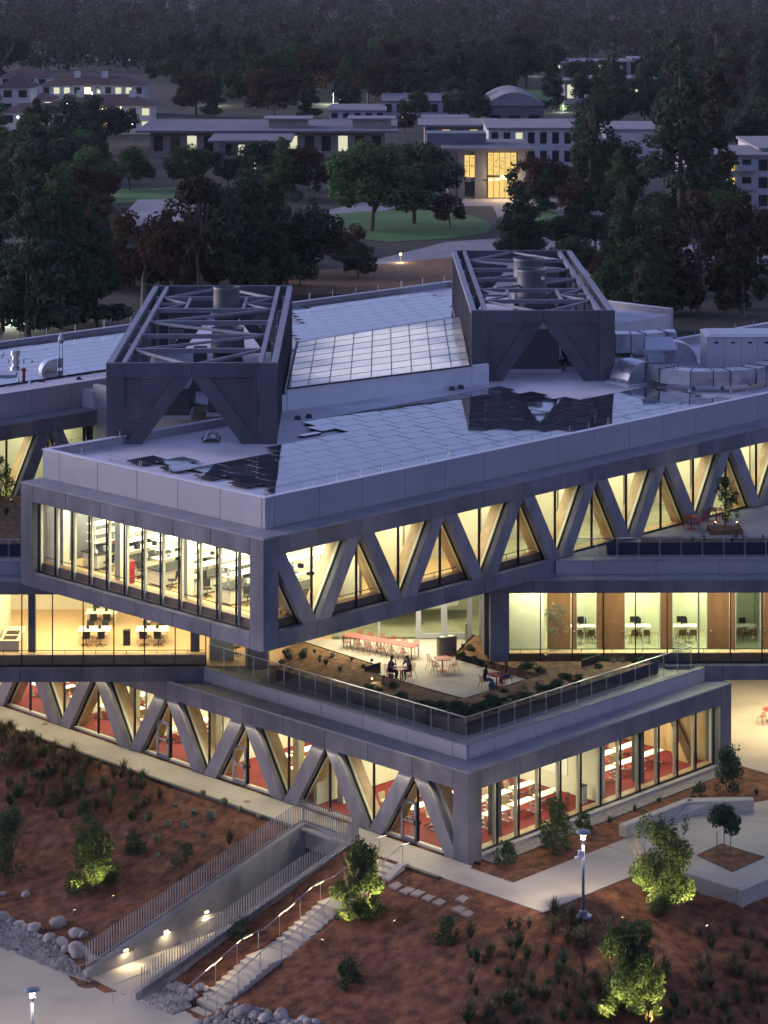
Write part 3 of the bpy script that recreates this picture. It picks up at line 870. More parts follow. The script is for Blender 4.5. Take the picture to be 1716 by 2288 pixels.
plant_unit(8.3, 12.0, 174.0, 180.0, 3.0, 'fan_green', 'dark air handling unit seen through the brace opening of the rear plant screen')
plant_unit(12.6, 14.2, 175.0, 181.0, 2.3, 'fan_green', 'grey cabinet unit at the right inside the rear plant screen')

# ---- skylight ------------------------------------------------------------------------
NL, NR, FR_, FL_ = (-6.12, 159.6), (5.78, 168.6), (5.78, 191.6), (-6.12, 178.8)
SK = empty('skylight', (0, 172, ZR), 0, 'large sloping glass skylight with a grid of bars between the two plant screens', 'skylight')
zn, zf = 18.72, 18.72
mb = MB()
th_ = 0.25
d = Vector((NR[0] - NL[0], NR[1] - NL[1], 0)).normalized(); nrm = Vector((-d.y, d.x, 0))
def W2(p, z): return Vector((p[0], p[1], z))
a, b = W2(NL, ZR), W2((7.0, NR[1] + 0.92), ZR)
mb.hexa([a, b, b + nrm * th_, a + nrm * th_], [q + Vector((0, 0, zn - ZR - 0.02)) for q in (a, b, b + nrm * th_, a + nrm * th_)])
mb.build('curb_wall', 'white_curb', SK)
mb = MB()
a, b = W2(NL, ZR) - d * 1.9, W2(NL, ZR) - d * 0.02
mb.hexa([a, b, b + nrm * 1.0, a + nrm * 1.0], [q + Vector((0, 0, 1.0)) for q in (a, b, b + nrm * 1.0, a + nrm * 1.0)])
mb.build('curb_return', 'white_curb', SK)
mb = MB()
for p, q in ((NR, FR_), (FR_, FL_), (FL_, NL)):
    mb.bar(W2(p, (ZR + zn) / 2), W2(q, (ZR + zn) / 2), 0.2, zn - ZR)
mb.build('curb_side', 'white_curb', SK)
ncol, nrow = 9, 8
def skp(i, j):
    t = i / ncol; s = j / nrow
    p = Vector(W2(NL, zn)).lerp(W2(NR, zn), t); q = Vector(W2(FL_, zf)).lerp(W2(FR_, zf), t)
    return p.lerp(q, s)
for i in range(ncol):
    for j in range(nrow):
        q = [skp(i, j), skp(i + 1, j), skp(i + 1, j + 1), skp(i, j + 1)]
        mb = MB(); mb.hexa([x - Vector((0, 0, 0.02)) for x in q], q); mb.build('pane', 'skylight_glass', SK)
for i in range(ncol + 1):
    mb = MB(); mb.bar(skp(i, 0) + Vector((0, 0, 0.012)), skp(i, nrow) + Vector((0, 0, 0.012)), 0.06, 0.05); mb.build('glazing_bar', 'dark_metal', SK)
for j in range(nrow + 1):
    mb = MB(); mb.bar(skp(0, j) + Vector((0, 0, 0.01)), skp(ncol, j) + Vector((0, 0, 0.01)), 0.07 if j else 0.16, 0.012 if j else 0.08); mb.build('glazing_bar', 'dark_metal', SK)

for t_ in (.17, .5, .83):  # added fill lights on the roof deck, facing up to whiten the skylight panes
    d_ = bpy.data.lights.new('skylight_fill', 'AREA'); d_.shape = 'RECTANGLE'; d_.size = 10.6; d_.size_y = 4.9; d_.energy = 330; d_.color = (1.0, .93, .88)
    o_ = bpy.data.objects.new('skylight_fill', d_); o_.location = (-.17, 164.1 + 21.1 * t_, ZR + .05); o_.rotation_euler = (pi, 0, radians(37)); COL.objects.link(o_)
# ---- solar panels --------------------------------------------------------------------
def solar_proto():
    E = empty('solar_panel', (0, 0, 0), 0, 'flat dark solar panel', 'solar panel')
    L, Wd = 1.99, 1.395
    t = radians(2.2)
    def q(a, b, z): return Vector((a, b * cos(t), z + 0.10 + b * sin(t)))
    mb = MB()
    for (a0, a1, b0, b1) in ((0, L, 0, 0.03), (0, L, Wd - 0.03, Wd), (0, 0.03, 0.03, Wd - 0.03), (L - 0.03, L, 0.03, Wd - 0.03)):
        mb.hexa([q(a0, b0, 0), q(a1, b0, 0), q(a1, b1, 0), q(a0, b1, 0)], [q(a0, b0, .045), q(a1, b0, .045), q(a1, b1, .045), q(a0, b1, .045)])
    mb.build('panel_frame', 'pv_frame', E, local=True)
    mb = MB(); p = [q(0.031, 0.031, 0.02), q(L - 0.031, 0.031, 0.02), q(L - 0.031, Wd - 0.031, 0.02), q(0.031, Wd - 0.031, 0.02)]
    mb.hexa(p, [v + Vector((0, 0, 0.02)) for v in p]); mb.build('cell_sheet', 'pv_cell', E, local=True)
    mb = MB()
    for a in (0.3, L - 0.3):
        mb.box(a - 0.03, a + 0.03, 0.1, Wd - 0.1, 0, 0.10)
    mb.build('mounting_rail', 'dark_metal', E, local=True)
    return E
SP = solar_proto(); sp_used = [False]
def solar(a, b, label, group):
    o = SP if not sp_used[0] else copy_tree(SP)
    sp_used[0] = True
    o.location = FR3.w(a, b, ZR + 0.002); o.rotation_euler = (random.uniform(-.003, .003), random.uniform(-.003, .003), FR3.a)
    o['label'] = label; o['group'] = group
def vmax(u):
    if u < 3.6: return 0
    if u < 6.2: return 15.8
    if u < 12.2: return 11.6
    if u < 18.2: return 12.6
    if u < 36.5: return 17.4
    if u < 43.5: return 10.4
    return 0
v = 2.55; row = 0
while v < 18:
    u = 3.7 + (row % 2) * 0.98
    while u < 44:
        if v + 1.3 < vmax(u + 1):
            solar(u, v, 'low tilted solar panel in the rows along the front roof edge', 'solar panels on the front roof')
        u += 2.0
    v += 1.42; row += 1
v = 38.0; row = 0; nrear = 0; rest = MB()
cand = []
while v < 52.6:
    u = 14.0 + (row % 2) * 0.98
    while u < 66:
        w_ = FR3.w(u, v)
        if -7 < w_.x < 6 and w_.y > 179:       # between the plant screens, behind the skylight
            cand.append((u, v))
        elif w_.x < -17.5 and v > 40.5:
            cand.append((u, v))
        u += 2.0
    v += 1.42; row += 1
for (u, v) in cand:
    solar(u, v, 'low tilted solar panel on the rear roof behind the skylight and plant screens', 'solar panels on the rear roof')

# ---- ducts and units at the right ----------------------------------------------------
E = empty('rooftop_unit', (26.5, 175, ZR), 0, 'large grey box-shaped rooftop air unit at the end of the ducts', 'rooftop unit')
ux0, ux1, uy0, uy1, uh = 22.0, 31.5, 173.3, 176.9, 2.55
mb = MB(); mb.box(ux0, ux1, uy0, uy1, ZR + 0.2, ZR + uh); mb.build('casing', 'unit_grey', E, bevel=0.04)
mb = MB(); mb.box(ux0 - 0.1, ux1, uy0 - 0.1, uy1 + 0.1, ZR, ZR + 0.2); mb.build('curb', 'white_curb', E)
mb = MB(); mb.hexa([(ux0 - .06, uy0 - .06, ZR + uh + .003), (ux1, uy0 - .06, ZR + uh + .003), (ux1, uy1, ZR + uh + .003), (ux0 - .06, uy1, ZR + uh + .003)],
                   [(ux0 + .35, uy0 + .5, ZR + uh + 0.16), (ux1, uy0 + .5, ZR + uh + 0.16), (ux1, uy1 - .5, ZR + uh + 0.16), (ux0 + .35, uy1 - .5, ZR + uh + 0.16)])
mb.build('roof_cap', 'unit_grey', E)
for i in range(5):
    xa = ux0 + 0.08 + i * 1.14
    mb = MB(); mb.box(xa, xa + 1.1, uy0 - 0.035, uy0 - 0.004, ZR + 0.3, ZR + uh - 0.1); p_ = mb.build('access_panel', 'unit_grey', E)
    mb = MB(); mb.box(xa + 0.45, xa + 0.7, uy0 - 0.08, uy0 - 0.036, ZR + uh - 0.42, ZR + uh - 0.3); mb.build('latch', 'dark_metal', p_)
def duct_run(name, pts, w, h, z, label, parent_cat='duct', mat='duct'):
    E = empty(name, (pts[0][0], pts[0][1], ZR), 0, label, parent_cat)
    L = []
    for k, (x, y) in enumerate(pts):
        p = Vector((x, y, 0))
        t = (Vector((*pts[min(k + 1, len(pts) - 1)], 0)) - Vector((*pts[max(k - 1, 0)], 0))).normalized()
        n = Vector((-t.y, t.x, 0)); L.append((p + n * w / 2, p - n * w / 2))
    for k in range(len(pts) - 1):
        a, b = L[k], L[k + 1]
        ring = [a[0], b[0], b[1], a[1]]
        mb = MB(); mb.hexa([q + Vector((0, 0, z)) for q in ring][::-1], [q + Vector((0, 0, z + h)) for q in ring][::-1])
        mb.build('duct_section', mat, E, bevel=0.015)
        mb = MB()
        c0 = (a[0] + a[1]) / 2; t = ((b[0] + b[1]) / 2 - c0).normalized(); n = (a[0] - a[1]).normalized()
        f = [c0 + n * (w / 2 + .04) - t * .025, c0 - n * (w / 2 + .04) - t * .025, c0 - n * (w / 2 + .04) + t * .025, c0 + n * (w / 2 + .04) + t * .025]
        mb.hexa([q + Vector((0, 0, z - 0.04)) for q in f], [q + Vector((0, 0, z + h + 0.04)) for q in f])
        mb.build('flange', 'dark_metal', E)
        if k % 2 == 1:
            for s in (0, 1):
                mb = MB(); q = a[s]; mb.bar(q + Vector((0, 0, ZR)), q + Vector((0, 0, z + h * 0.6)), 0.06)
                mb.lathe(q + Vector((0, 0, ZR)), [(0.2, 0), (0.06, 0.22)], 8)
                mb.build('support_leg', 'steel', E)
    return E
R4 = lambda cx, cy, z=ZR: pz(1330 + cx * .2327, 700 + cy * .2327, z)
g = [R4(585, 640), R4(600, 700), R4(700, 745), R4(940, 765), R4(1130, 765), R4(1270, 762), R4(1490, 745), R4(1575, 715), R4(1700, 680), R4(1900, 640)]
duct_run('curved_duct', [(p.x, p.y + 0.7) for p in g], 1.3, 0.95, ZR + 0.45, 'long silver rectangular duct curving across the roof on short legs')
g = [R4(198, 440), R4(350, 440), R4(460, 440), R4(660, 420), R4(790, 420)]
duct_run('straight_duct', [(p.x, p.y + 1.2) for p in g], 1.4, 1.35, ZR + 0.35, 'dark silver duct running from the rear plant screen to the curved hood')
def hood(p, w, r, label, yaw):
    """quarter round elbow on a curb"""
    E = empty('duct_hood', p, 0, label, 'duct hood')
    ex = Vector((cos(yaw), sin(yaw), 0)); ey = Vector((-sin(yaw), cos(yaw), 0))
    mb = MB(); n = 9
    ring = []
    for i in range(n + 1):
        t = pi / 2 * i / n
        ring.append((r - r * cos(t), 0.15 + r * sin(t) * 0.95))
    poly = [(0, 0.15)] + ring[1:] + [(r * 1.15, 0.15 + r * .95), (r * 1.15, 0.15)]
    A = [p + ex * s + ey * (-w / 2) + Vector((0, 0, z)) for s, z in poly]; Bq = [p + ex * s + ey * (w / 2) + Vector((0, 0, z)) for s, z in poly]
    mb.hexa(A, Bq); mb.build('elbow', 'duct', E)
    mb = MB()
    c = [p + ex * s + ey * t for s, t in ((-.2, -w / 2 - .2), (r * 1.2 + .2, -w / 2 - .2), (r * 1.2 + .2, w / 2 + .2), (-.2, w / 2 + .2))]
    mb.hexa(c, [q + Vector((0, 0, 0.14)) for q in c]); mb.build('curb', 'white_curb', E)
h0 = R4(230, 690); hood(Vector((h0.x, h0.y + 0.2, ZR)), 1.9, 1.45, 'large round-backed silver duct hood on a white curb in front of the rear screen', radians(35))
h1 = R4(985, 500); hood(Vector((h1.x, h1.y + 1.0, ZR)), 1.3, 1.5, 'round-backed silver duct hood beside the grey rooftop unit', radians(180))
# tapered intake box on legs
p0 = R4(600, 690)
E = empty('intake_box', (p0.x, p0.y + 1.6, ZR), 0, 'silver tapered intake box with sloped lid standing over the curved duct', 'intake box')
c = Vector((p0.x + 0.4, p0.y + 2.0, ZR))
mb = MB(); mb.hexa([c + Vector(q) for q in ((-.75, -.5, 1.2), (.75, -.5, 1.2), (.75, 1.0, 1.2), (-.75, 1.0, 1.2))],
                   [c + Vector(q) for q in ((-1.05, -.7, 2.1), (1.05, -.7, 2.1), (1.05, 1.0, 2.1), (-1.05, 1.0, 2.1))]); mb.build('hopper', 'duct', E)
mb = MB(); mb.hexa([c + Vector(q) for q in ((-1.1, -.75, 2.104), (1.1, -.75, 2.104), (1.1, 1.1, 2.104), (-1.1, 1.1, 2.104))],
                   [c + Vector(q) for q in ((-1.1, -.75, 2.2), (1.1, -.75, 2.2), (0.9, 1.1, 2.75), (-0.9, 1.1, 2.75))]); mb.build('sloped_lid', 'unit_grey', E)
for sx in (-1.1, 1.1):
    mb = MB(); mb.bar(c + Vector((sx, -.6, 0)), c + Vector((sx, -.6, 2.3)), 0.08); mb.build('support_leg', 'steel', E)
# ---- small things on the left roof ---------------------------------------------------
RL = lambda cx, cy, z=ZR: pz(cx * 430 / 1659, 700 + cy * 430 / 1659, z)
p = RL(345, 525); hood(Vector((p.x, p.y, ZR)), 1.0, 0.95, 'quarter-round silver vent hood on the rear roof beside the mast', radians(20))
p = RL(135, 440)
mb = MB(); mb.lathe(p, [(0.32, 0), (0.32, 0.25), (0.24, 0.3), (0.24, 0.62), (0.33, 0.64), (0.33, 0.98), (0.05, 1.02)], 16)
mb.build('roof_vent', 'bright_steel', None, smooth=False, label='short round metal roof vent with a cap on the rear roof', cat='roof vent')
p = RL(205, 565)
E = empty('fire_hydrant', p, 0, 'small red hydrant standpipe on the rear roof', 'hydrant')
mb = MB(); mb.lathe(p, [(0.11, 0), (0.11, 0.45), (0.14, 0.47), (0.14, 0.55), (0.09, 0.58), (0.09, 0.72), (0.03, 0.78)], 10); mb.build('standpipe', 'red_paint', E)
mb = MB(); mb.tube(p + Vector((-.2, 0, .62)), p + Vector((.2, 0, .62)), 0.055, 0.055, 8); mb.build('hose_outlet', 'red_paint', E)
p = RL(525, 505)
E = empty('antenna_mast', p, 0, 'steel mast with pointed head and twin rods on the rear roof', 'mast')
mb = MB()
for dx in (-.1, .12):
    mb.tube(p + Vector((dx, 0, 0)), p + Vector((dx, 0, 2.35)), 0.03, 0.03, 6)
mb.build('twin_rod', 'steel', E)
mb = MB(); mb.lathe(p + Vector((0.02, 0, 1.95)), [(0.10, 0), (0.22, 0.18), (0.2, 0.32), (0.03, 0.75)], 8); mb.build('pointed_head', 'steel', E)
mb = MB(); mb.box(p.x - .2, p.x + .15, p.y - .1, p.y + .1, p.z + 0.3, p.z + 0.95); mb.build('control_box', 'unit_grey', E)
p = RL(40, 560)
mb = MB(); mb.hexa([(p.x - 1.1, p.y - .4, ZR), (p.x + .8, p.y - .4, ZR), (p.x + .8, p.y + .9, ZR), (p.x - 1.1, p.y + .9, ZR)],
                   [(p.x - 1.1, p.y - .4, ZR + .3), (p.x + .8, p.y - .4, ZR + .3), (p.x + .75, p.y + .9, ZR + .36), (p.x - 1.1, p.y + .9, ZR + .36)])
mb.build('roof_hatch', 'unit_grey', None, bevel=0.03, label='low flat metal roof hatch on the rear roof', cat='hatch')
for cx, cy in ((70, 440), (205, 440), (258, 610), (160, 600), (15, 400), (28, 380)):
    p = RL(cx, cy); mb = MB(); mb.lathe(p, [(0.16, 0), (0.05, 0.22), (0.05, 0.36)], 8)
    mb.build('pipe_boot', 'white_curb', None, label='small white cone pipe boot on the rear roof', cat='pipe boot', group='pipe boots on the rear roof')
for cx, cy in ((225, 415), (280, 437), (360, 592), (680, 572)):
    p = RL(cx, cy); mb = MB(); mb.hexa([p + Vector(q) for q in ((-.2, -.12, 0), (.2, -.12, 0), (.2, .12, 0), (-.2, .12, 0))], [p + Vector(q) for q in ((-.08, -.08, .2), (.08, -.08, .2), (.08, .08, .2), (-.08, .08, .2))])
    mb.build('rubber_block', 'black_lid', None, label='black rubber pipe support block on the rear roof', cat='support block', group='rubber blocks on the rear roof')
for cx, cy in ((665, 938), (690, 934), (1010, 872), (1030, 869)):
    p = pz(cx, cy, ZR); mb = MB(); mb.hexa([p + Vector(q) for q in ((-.22, -.15, 0), (.22, -.15, 0), (.22, .15, 0), (-.22, .15, 0))], [p + Vector(q) for q in ((-.15, -.1, .26), (.15, -.1, .26), (.15, .1, .26), (-.15, .1, .26))])
    mb.build('drain_dome', 'black_lid', None, label='small black roof drain strainer beside the skylight curb', cat='drain', group='roof drains by the curb')
# crumpled foil bundle
p = pz(472, 985, ZR); rnd = random.Random(5)
mb = MB(); n = 9
for i in range(n):
    for j in range(5):
        x = (i / (n - 1) - .5) * 1.1; y = (j / 4 - .5) * 1.5
        mb.v.append(p + Vector((x + rnd.uniform(-.06, .06), y, max(0.01, 0.55 * (1 - (2 * x / 1.2) ** 2) * rnd.uniform(.5, 1)))))
for i in range(n - 1):
    for j in range(4):
        k = i * 5 + j; mb.f.append((k, k + 5, k + 6, k + 1))
mb.build('foil_bundle', 'duct', None, label='crumpled bundle of shiny metal sheeting lying on the front roof', cat='sheeting')
for (cx, cy, L_) in ((735, 937, 2.3), (690, 975, 1.5), (715, 985, 1.1), (1290, 905, 1.0), (935, 690, 2.8), (990, 697, 1.2)):
    p = pz(cx, cy, ZR); mb = MB()
    for k in range(3):
        q = [FR3.ex * a + FR3.ey * b for a, b in ((-L_ / 2, -.25 + k * .05), (L_ / 2, -.25 + k * .03), (L_ / 2, .25 + k * .04), (-L_ / 2, .25))]
        mb.hexa([p + x + Vector((0.05 * k, 0, 0.05 * k)) for x in q], [p + x + Vector((0.05 * k, 0, 0.05 * k + 0.04)) for x in q])
    mb.build('panel_stack', 'pv_cell', None, label='loose dark panels stacked flat on the roof membrane', cat='panel stack', group='loose panel stacks on the roof')
# ------------------------------------------------------------------ rooms: walls, ceilings, lights
WARM = (1.0, 0.80, 0.48)
WARMW = (1.0, 0.87, 0.60)
GREENW = (1.0, 0.91, 0.62)
# level 1 class rooms
for (u0, u1, v0, v1) in ((11.9, 12.1, 1.4, 12.0), (0.9, 11.85, 11.9, 12.1), (12.15, 21.5, 12.15, 12.35)):
    FR1.piece('partition_wall', u0, u1, v0, v1, 0.02, H1 + 0.04, 'cream_wall', BLD)
FR1.piece('partition_wall', 8.8, 8.95, 12.15, L1V, 0.02, H1 + 0.04, 'cream_wall', BLD)
for v in (20.3, 27.0, 33.5):
    FR1.piece('partition_wall', 1.7, 8.75, v, v + 0.15, 0.02, H1 + 0.04, 'cream_wall', BLD)
FR1.piece('partition_wall', L1U - 0.5, L1U - 0.35, 1.1, L1V, 0.02, H1 + 0.04, 'wood', BLD)
for (u, v) in ((4.0, 1.75), (15.9, 1.75), (12.3, 1.6)):
    FR1.piece('interior_column', u, u + 0.5, v, v + 0.5, 0.02, H1 + 0.04, 'concrete' if u != 12.3 else 'cream_wall', BLD)
for v in (11.0, 14.5, 21.3, 28.5):
    FR1.piece('interior_column', 2.0, 2.45, v, v + 0.45, 0.02, H1 + 0.04, 'cream_wall', BLD)
# timber zigzag on the far side of room at the end
Fd = Facade(FR1, True, L1U - 1.5)
for (t, b) in (((4.2, 5.2), (1.9, 2.9)), ((5.2, 6.2), (7.5, 8.5))):
    Fd.piece('wooden_brace_lining', [(b[0], 0.02), (b[1], 0.02), (t[1], H1), (t[0], H1)], 0, 0.6, 'wood', BLD)
for (u, v, a, b, w) in ((6.3, 6.5, 7, 7, 520), (17.0, 6.5, 6, 7, 450), (5.2, 16.3, 5, 5, 380), (5.2, 23.8, 5, 4, 340), (5.2, 30.3, 5, 4, 320), (5.2, 38.5, 5, 6, 380)):
    area_light('ceiling_light', FR1, u, v, H1 - 0.02, a, b, w * 1.3, WARMW)
# level 2 left: open laboratory
FR2.piece('partition_wall', L2X0, -3.0, 13.0, 13.2, S2 - 0.16, H2 + 0.05, 'cream_wall', BLD)
FR2.piece('partition_wall', -22.6, -22.4, 2.2, 9.0, S2 - 0.16, H2 + 0.05, 'cream_wall', BLD)
FR2.piece('interior_column', -20.4, -20.0, 1.5, 2.0, S2 - 0.16, H2 + 0.05, 'concrete', BLD)
FR2.piece('interior_column', -11.1, -10.6, 1.6, 2.1, S2 - 0.16, H2 + 0.05, 'concrete', BLD)
FR2.piece('interior_column', -29.4, -29.0, 1.5, 2.0, S2 - 0.16, H2 + 0.05, 'concrete', BLD)
for x, w in ((-13.5, 420), (-19.5, 470), (-26.0, 470)):
    area_light('ceiling_light', FR2, x, 5.5, H2 - 0.03, 4.5, 7.5, w, WARM)
area_light('ceiling_light', FR2, -8.0, 3.0, H2 - 0.03, 2.0, 3, 70, WARMW)
# small glazed room beside the left wing
F2.rect('pane', XL1 + 0.04, -7.83, 0.44, 0.45, S2 - 0.1, H2, 'glass', BLD)
F2.rect('partition_wall', -10.1, -7.6, 5.2, 5.35, S2 - 0.16, H2, 'orange_floor', BLD)
FR2.piece('partition_wall', -7.9, -7.75, 0.46, 5.2, S2 - 0.16, H2, 'office_wall', BLD)
FR2.piece('screen_panel', -10.0, -8.6, 1.6, 1.66, S2 - 0.16, S2 + 1.35, 'office_wall', BLD)
# round concrete column under the corner of the upper bar
mb = MB(); mb.lathe(FR2.w(-7.15, 0.75, Z1T), [(0.62, 0), (0.62, 5.7)], 28); mb.build('round_column', 'seat_concrete', BLD, smooth=True)
# level 2 centre: lobby glazing, double door
FL = Facade(FR2, False, 5.85)
XA, XB = -7.0, 5.75
for i in range(7):
    x = XA + (2.02 - XA) * i / 4 if i < 5 else (2.02 + 3.2 if i == 5 else XB)
    FL.rect('mullion', x - 0.06, x + 0.06, -0.06, 0.06, S2 - 0.1, H2 + 0.5, 'unit_grey', BLD)
for a, b in [(XA + (2.02 - XA) * i / 4, XA + (2.02 - XA) * (i + 1) / 4) for i in range(4)] + [(5.22, XB)]:
    FL.rect('pane', a + 0.06, b - 0.06, -0.006, 0.006, S2 - 0.05, H2 + 0.5, 'glass', BLD)
for a in (2.08, 3.63):
    d = MB()
    for (s0, s1, z0, z1) in ((a, a + 0.17, 0, 2.55), (a + 1.36, a + 1.53, 0, 2.55), (a + .17, a + 1.36, 0, 0.3), (a + .17, a + 1.36, 2.4, 2.55)):
        FL.prism(d, [(s0, S2 - 0.08 + z0), (s1, S2 - 0.08 + z0), (s1, S2 - 0.08 + z1), (s0, S2 - 0.08 + z1)], -0.05, 0.05)
    do = d.build('door', 'unit_grey', BLD)
    mb = MB(); FL.prism(mb, [(a + .16, S2 + .2), (a + 1.37, S2 + .2), (a + 1.37, S2 + 2.35), (a + .16, S2 + 2.35)], -0.006, 0.006); mb.build('door_pane', 'glass', do)
    FL.rect('transom_pane', a, a + 1.53, -0.006, 0.006, S2 + 2.48, H2 + 0.5, 'glass', BLD)
FR2.piece('side_wall', 5.76, 6.04, 1.15, 6.0, Z1T, H2 + 0.05, 'concrete', BLD)
FR2.piece('partition_wall', -3.0, 12.0, 21.5, 21.7, S2 - 0.1, H2 + 0.05, 'office_wall', BLD)
# angular white stair volume in the lobby
mb = MB(); q = [(-3.2, 10.5), (1.0, 8.6), (4.6, 10.2), (4.8, 12.5), (-3.0, 13.0)]
mb.hexa([FR2.w(a, b, S2 + 0.75 + (0.5 if i in (0, 4) else 0)) for i, (a, b) in enumerate(q)], [FR2.w(a, b, S2 + 2.6) for a, b in q])
mb.build('stair_volume', 'white_lam', BLD)
area_light('ceiling_light', FR2, 1.2, 11.0, H2 - 0.02, 6.5, 5, 600, GREENW)
area_light('ceiling_light', FR2, 0.3, 3.2, H2 + 0.03, 6.5, 2.6, 420, WARMW)     # soffit downlight over the terrace door
# level 2 right: corridor and offices
OF = 3.4
xs = 7.12
FR2.piece('partition_wall', 7.1, 9.1, 2.9, 3.05, S2 - 0.06, H2 + 0.05, 'office_wall', BLD)
FR2.piece('partition_wall', 9.1, 9.3, 2.9, OF + .2, S2 - 0.06, H2 + 0.05, 'cream_wall', BLD)
FR2.piece('partition_wall', 9.1, L2X1, OF + 3.6, OF + 3.75, S2 - 0.06, H2 + 0.05, 'office_wall', BLD)
kx = 0.3858 / 39.3
def cxx(c): return (1076 + c * 0.3858 - C_X) / F_PX * (144.6 + OF)
for a, b in ((385, 520), (708, 835), (1310, 1440), (1630, 1800), (1860, 1960)):
    F2.rect('wooden_wall_panel', cxx(a), cxx(b), OF, OF + 0.12, S2 - 0.06, H2 + 0.05, 'brown_wood', BLD)
for a, b in ((526, 556), (670, 704), (1040, 1110), (1445, 1478)):
    F2.rect('wooden_wall_panel', cxx(a), cxx(b), OF, OF + 0.12, S2 - 0.06, H2 + 0.05, 'brown_wood', BLD)
for a in (556, 600, 835, 940, 1030, 1112, 1255, 1310, 1478, 1620):
    F2.rect('office_mullion', cxx(a) - 0.02, cxx(a) + 0.02, OF, OF + 0.08, S2 - 0.06, H2 + 0.05, 'unit_grey', BLD)
for a, b in ((556, 670), (835, 1040), (1112, 1310), (1478, 1630)):
    F2.rect('office_pane', cxx(a), cxx(b), OF + 0.03, OF + 0.04, S2 - 0.06, H2 + 0.05, 'glass', BLD)
for a in (690, 835 - 60, 1075, 1445, 1640):
    F2.rect('partition_wall', cxx(a), cxx(a) + 0.15, OF + 0.13, OF + 3.6, S2 - 0.06, H2 + 0.05, 'office_wall', BLD)
for a in (540, 820, 1334, 1645):
    F2.rect('door_lever', cxx(a) - 0.06, cxx(a) + 0.06, OF - 0.07, OF - 0.005, S2 + 0.95, S2 + 1.0, 'bright_steel', BLD)
for x in (11.2, 15.0, 19.0, 23.2):
    area_light('ceiling_light', FR2, x, OF + 1.9, H2 - 0.02, 2.2, 2.0, 230, GREENW)
for x in (9.6, 15.0, 20.5, 26.5):
    area_light('ceiling_light', FR2, x, 1.75, H2 - 0.02, 4.5, 0.9, 190, GREENW)
# level 3 laboratory
FR3.piece('partition_wall', 8.4, 8.6, 1.5, 19.5, S3 - 0.02, H3 + 0.04, 'cream_wall', BLD)
FR3.piece('partition_wall', 8.6, 52.0, 5.2, 5.4, S3 - 0.02, H3 + 0.04, 'cream_wall', BLD)
for u in (12.9, 19.2, 26.0, 32.2, 38.8, 45.0):
    FR3.piece('partition_wall', u, u + 0.18, 2.6, 5.2, S3 - 0.02, H3 + 0.04, 'cream_wall', BLD)
for v in (2.0, 7.6, 13.2, 18.2):
    FR3.piece('interior_column', 1.5, 1.95, v, v + 0.45, S3 - 0.02, H3 + 0.04, 'fin', BLD)
for (a, b, sa, sb, w) in ((4.0, 5.0, 5.5, 6, 900), (4.0, 12.0, 5.5, 6, 900), (4.2, 17.6, 5.5, 3, 420)):
    area_light('ceiling_light', FR3, a, b, H3 - 0.02, sa, sb, w, GREENW)
for u in (11.0, 16.0, 22.5, 29.0, 35.5, 42.0, 48.0):
    area_light('ceiling_light', FR3, u, 3.2, H3 - 0.02, 4.6, 2.6, 190, WARMW if u < 20 else GREENW)
FR3.piece('floor_finish', 20.5, 52.0, 1.45, 5.19, S3 - 0.018, S3 - 0.008, 'lobby_floor', BLD)
# rear bar, visible from the left
FR3.piece('partition_wall', RU0 + 1, 20.0, V3B + 4.6, V3B + 4.8, S3 - 0.5, H3 + 0.04, 'office_wall', BLD)
for u in (-10.0, -3.0, 3.5, 10.0, 16.5):
    area_light('ceiling_light', FR3, u, V3B + 2.8, H3 - 0.02, 4.6, 2.4, 150, GREENW)
# lamps recessed in the underside of the beams: along the path, the end glazing and over the rear plaza
for k in range(7):
    sl = area_light('soffit_light', FR1, -0.05, 4.0 + k * 6.5, H1 - 0.02, 0.05, 5.0, 85, WARMW); sl.rotation_euler = (Matrix.Rotation(FR1.a, 4, 'Z') @ Matrix.Rotation(radians(58), 4, 'Y')).to_euler()
for k in range(3):
    sl = area_light('soffit_light', FR1, 4.5 + k * 6.8, 0.05, H1 - 0.02, 5.0, 0.10, 45, WARMW); sl.rotation_euler = (Matrix.Rotation(FR1.a, 4, 'Z') @ Matrix.Rotation(radians(-30), 4, 'X')).to_euler()
area_light('soffit_light', FR2, 24.5, 7.0, Z2B + 0.0, 9.0, 9.0, 900, (1.0, .82, .48))
area_light('soffit_light', FR2, 36.0, 7.0, Z2B + 0.0, 9.0, 9.0, 700, (1.0, .82, .48))
FR2.piece('soffit', 17.0, L2X1, 0.48, 20.0, Z2B + 0.02, Z2B + 0.045, 'concrete', BLD)
# ------------------------------------------------------------------ ground round the building
def rect_dist(a, b, a0, a1, b0, b1):
    dx = max(a0 - a, 0, a - a1); dy = max(b0 - b, 0, b - b1)
    return sqrt(dx * dx + dy * dy)
from mathutils import noise as mnoise
def toe(b):
    if b < 3: return 12.6
    if b < 9: return 12.6 + (b - 3) / 6 * 1.2
    return max(11.4, 13.8 - (b - 9) * 0.22)
ZLOW = -3.8
def tz(a, b, rough=True):
    d2 = rect_dist(a, b, 7.1, 99, -11.75, 99)
    d = min(rect_dist(a, b, -2.2, 99, -6.95, 99), d2 + (2.3 if d2 > 0 else 0))
    T = toe(b)
    t = d / T
    z = ZLOW * (t if t < 0.9 else 0.9 + 0.1 * (1 - math.exp(-(t - 0.9) * 10)))
    z -= 0.03
    if rough and d > 0.25:
        w = min(1, (d - 0.25) / 1.2)
        if t > 1.0: w *= max(0.15, 1 - (t - 1) * 6)
        z += w * (0.10 * mnoise.noise(Vector((a * .35, b * .35, 0))) + 0.05 * mnoise.noise(Vector((a * 1.3, b * 1.3, 3))))
    if 2.45 < b < 4.15 and -15.2 < a < -2.25: z -= 0.55
    return z
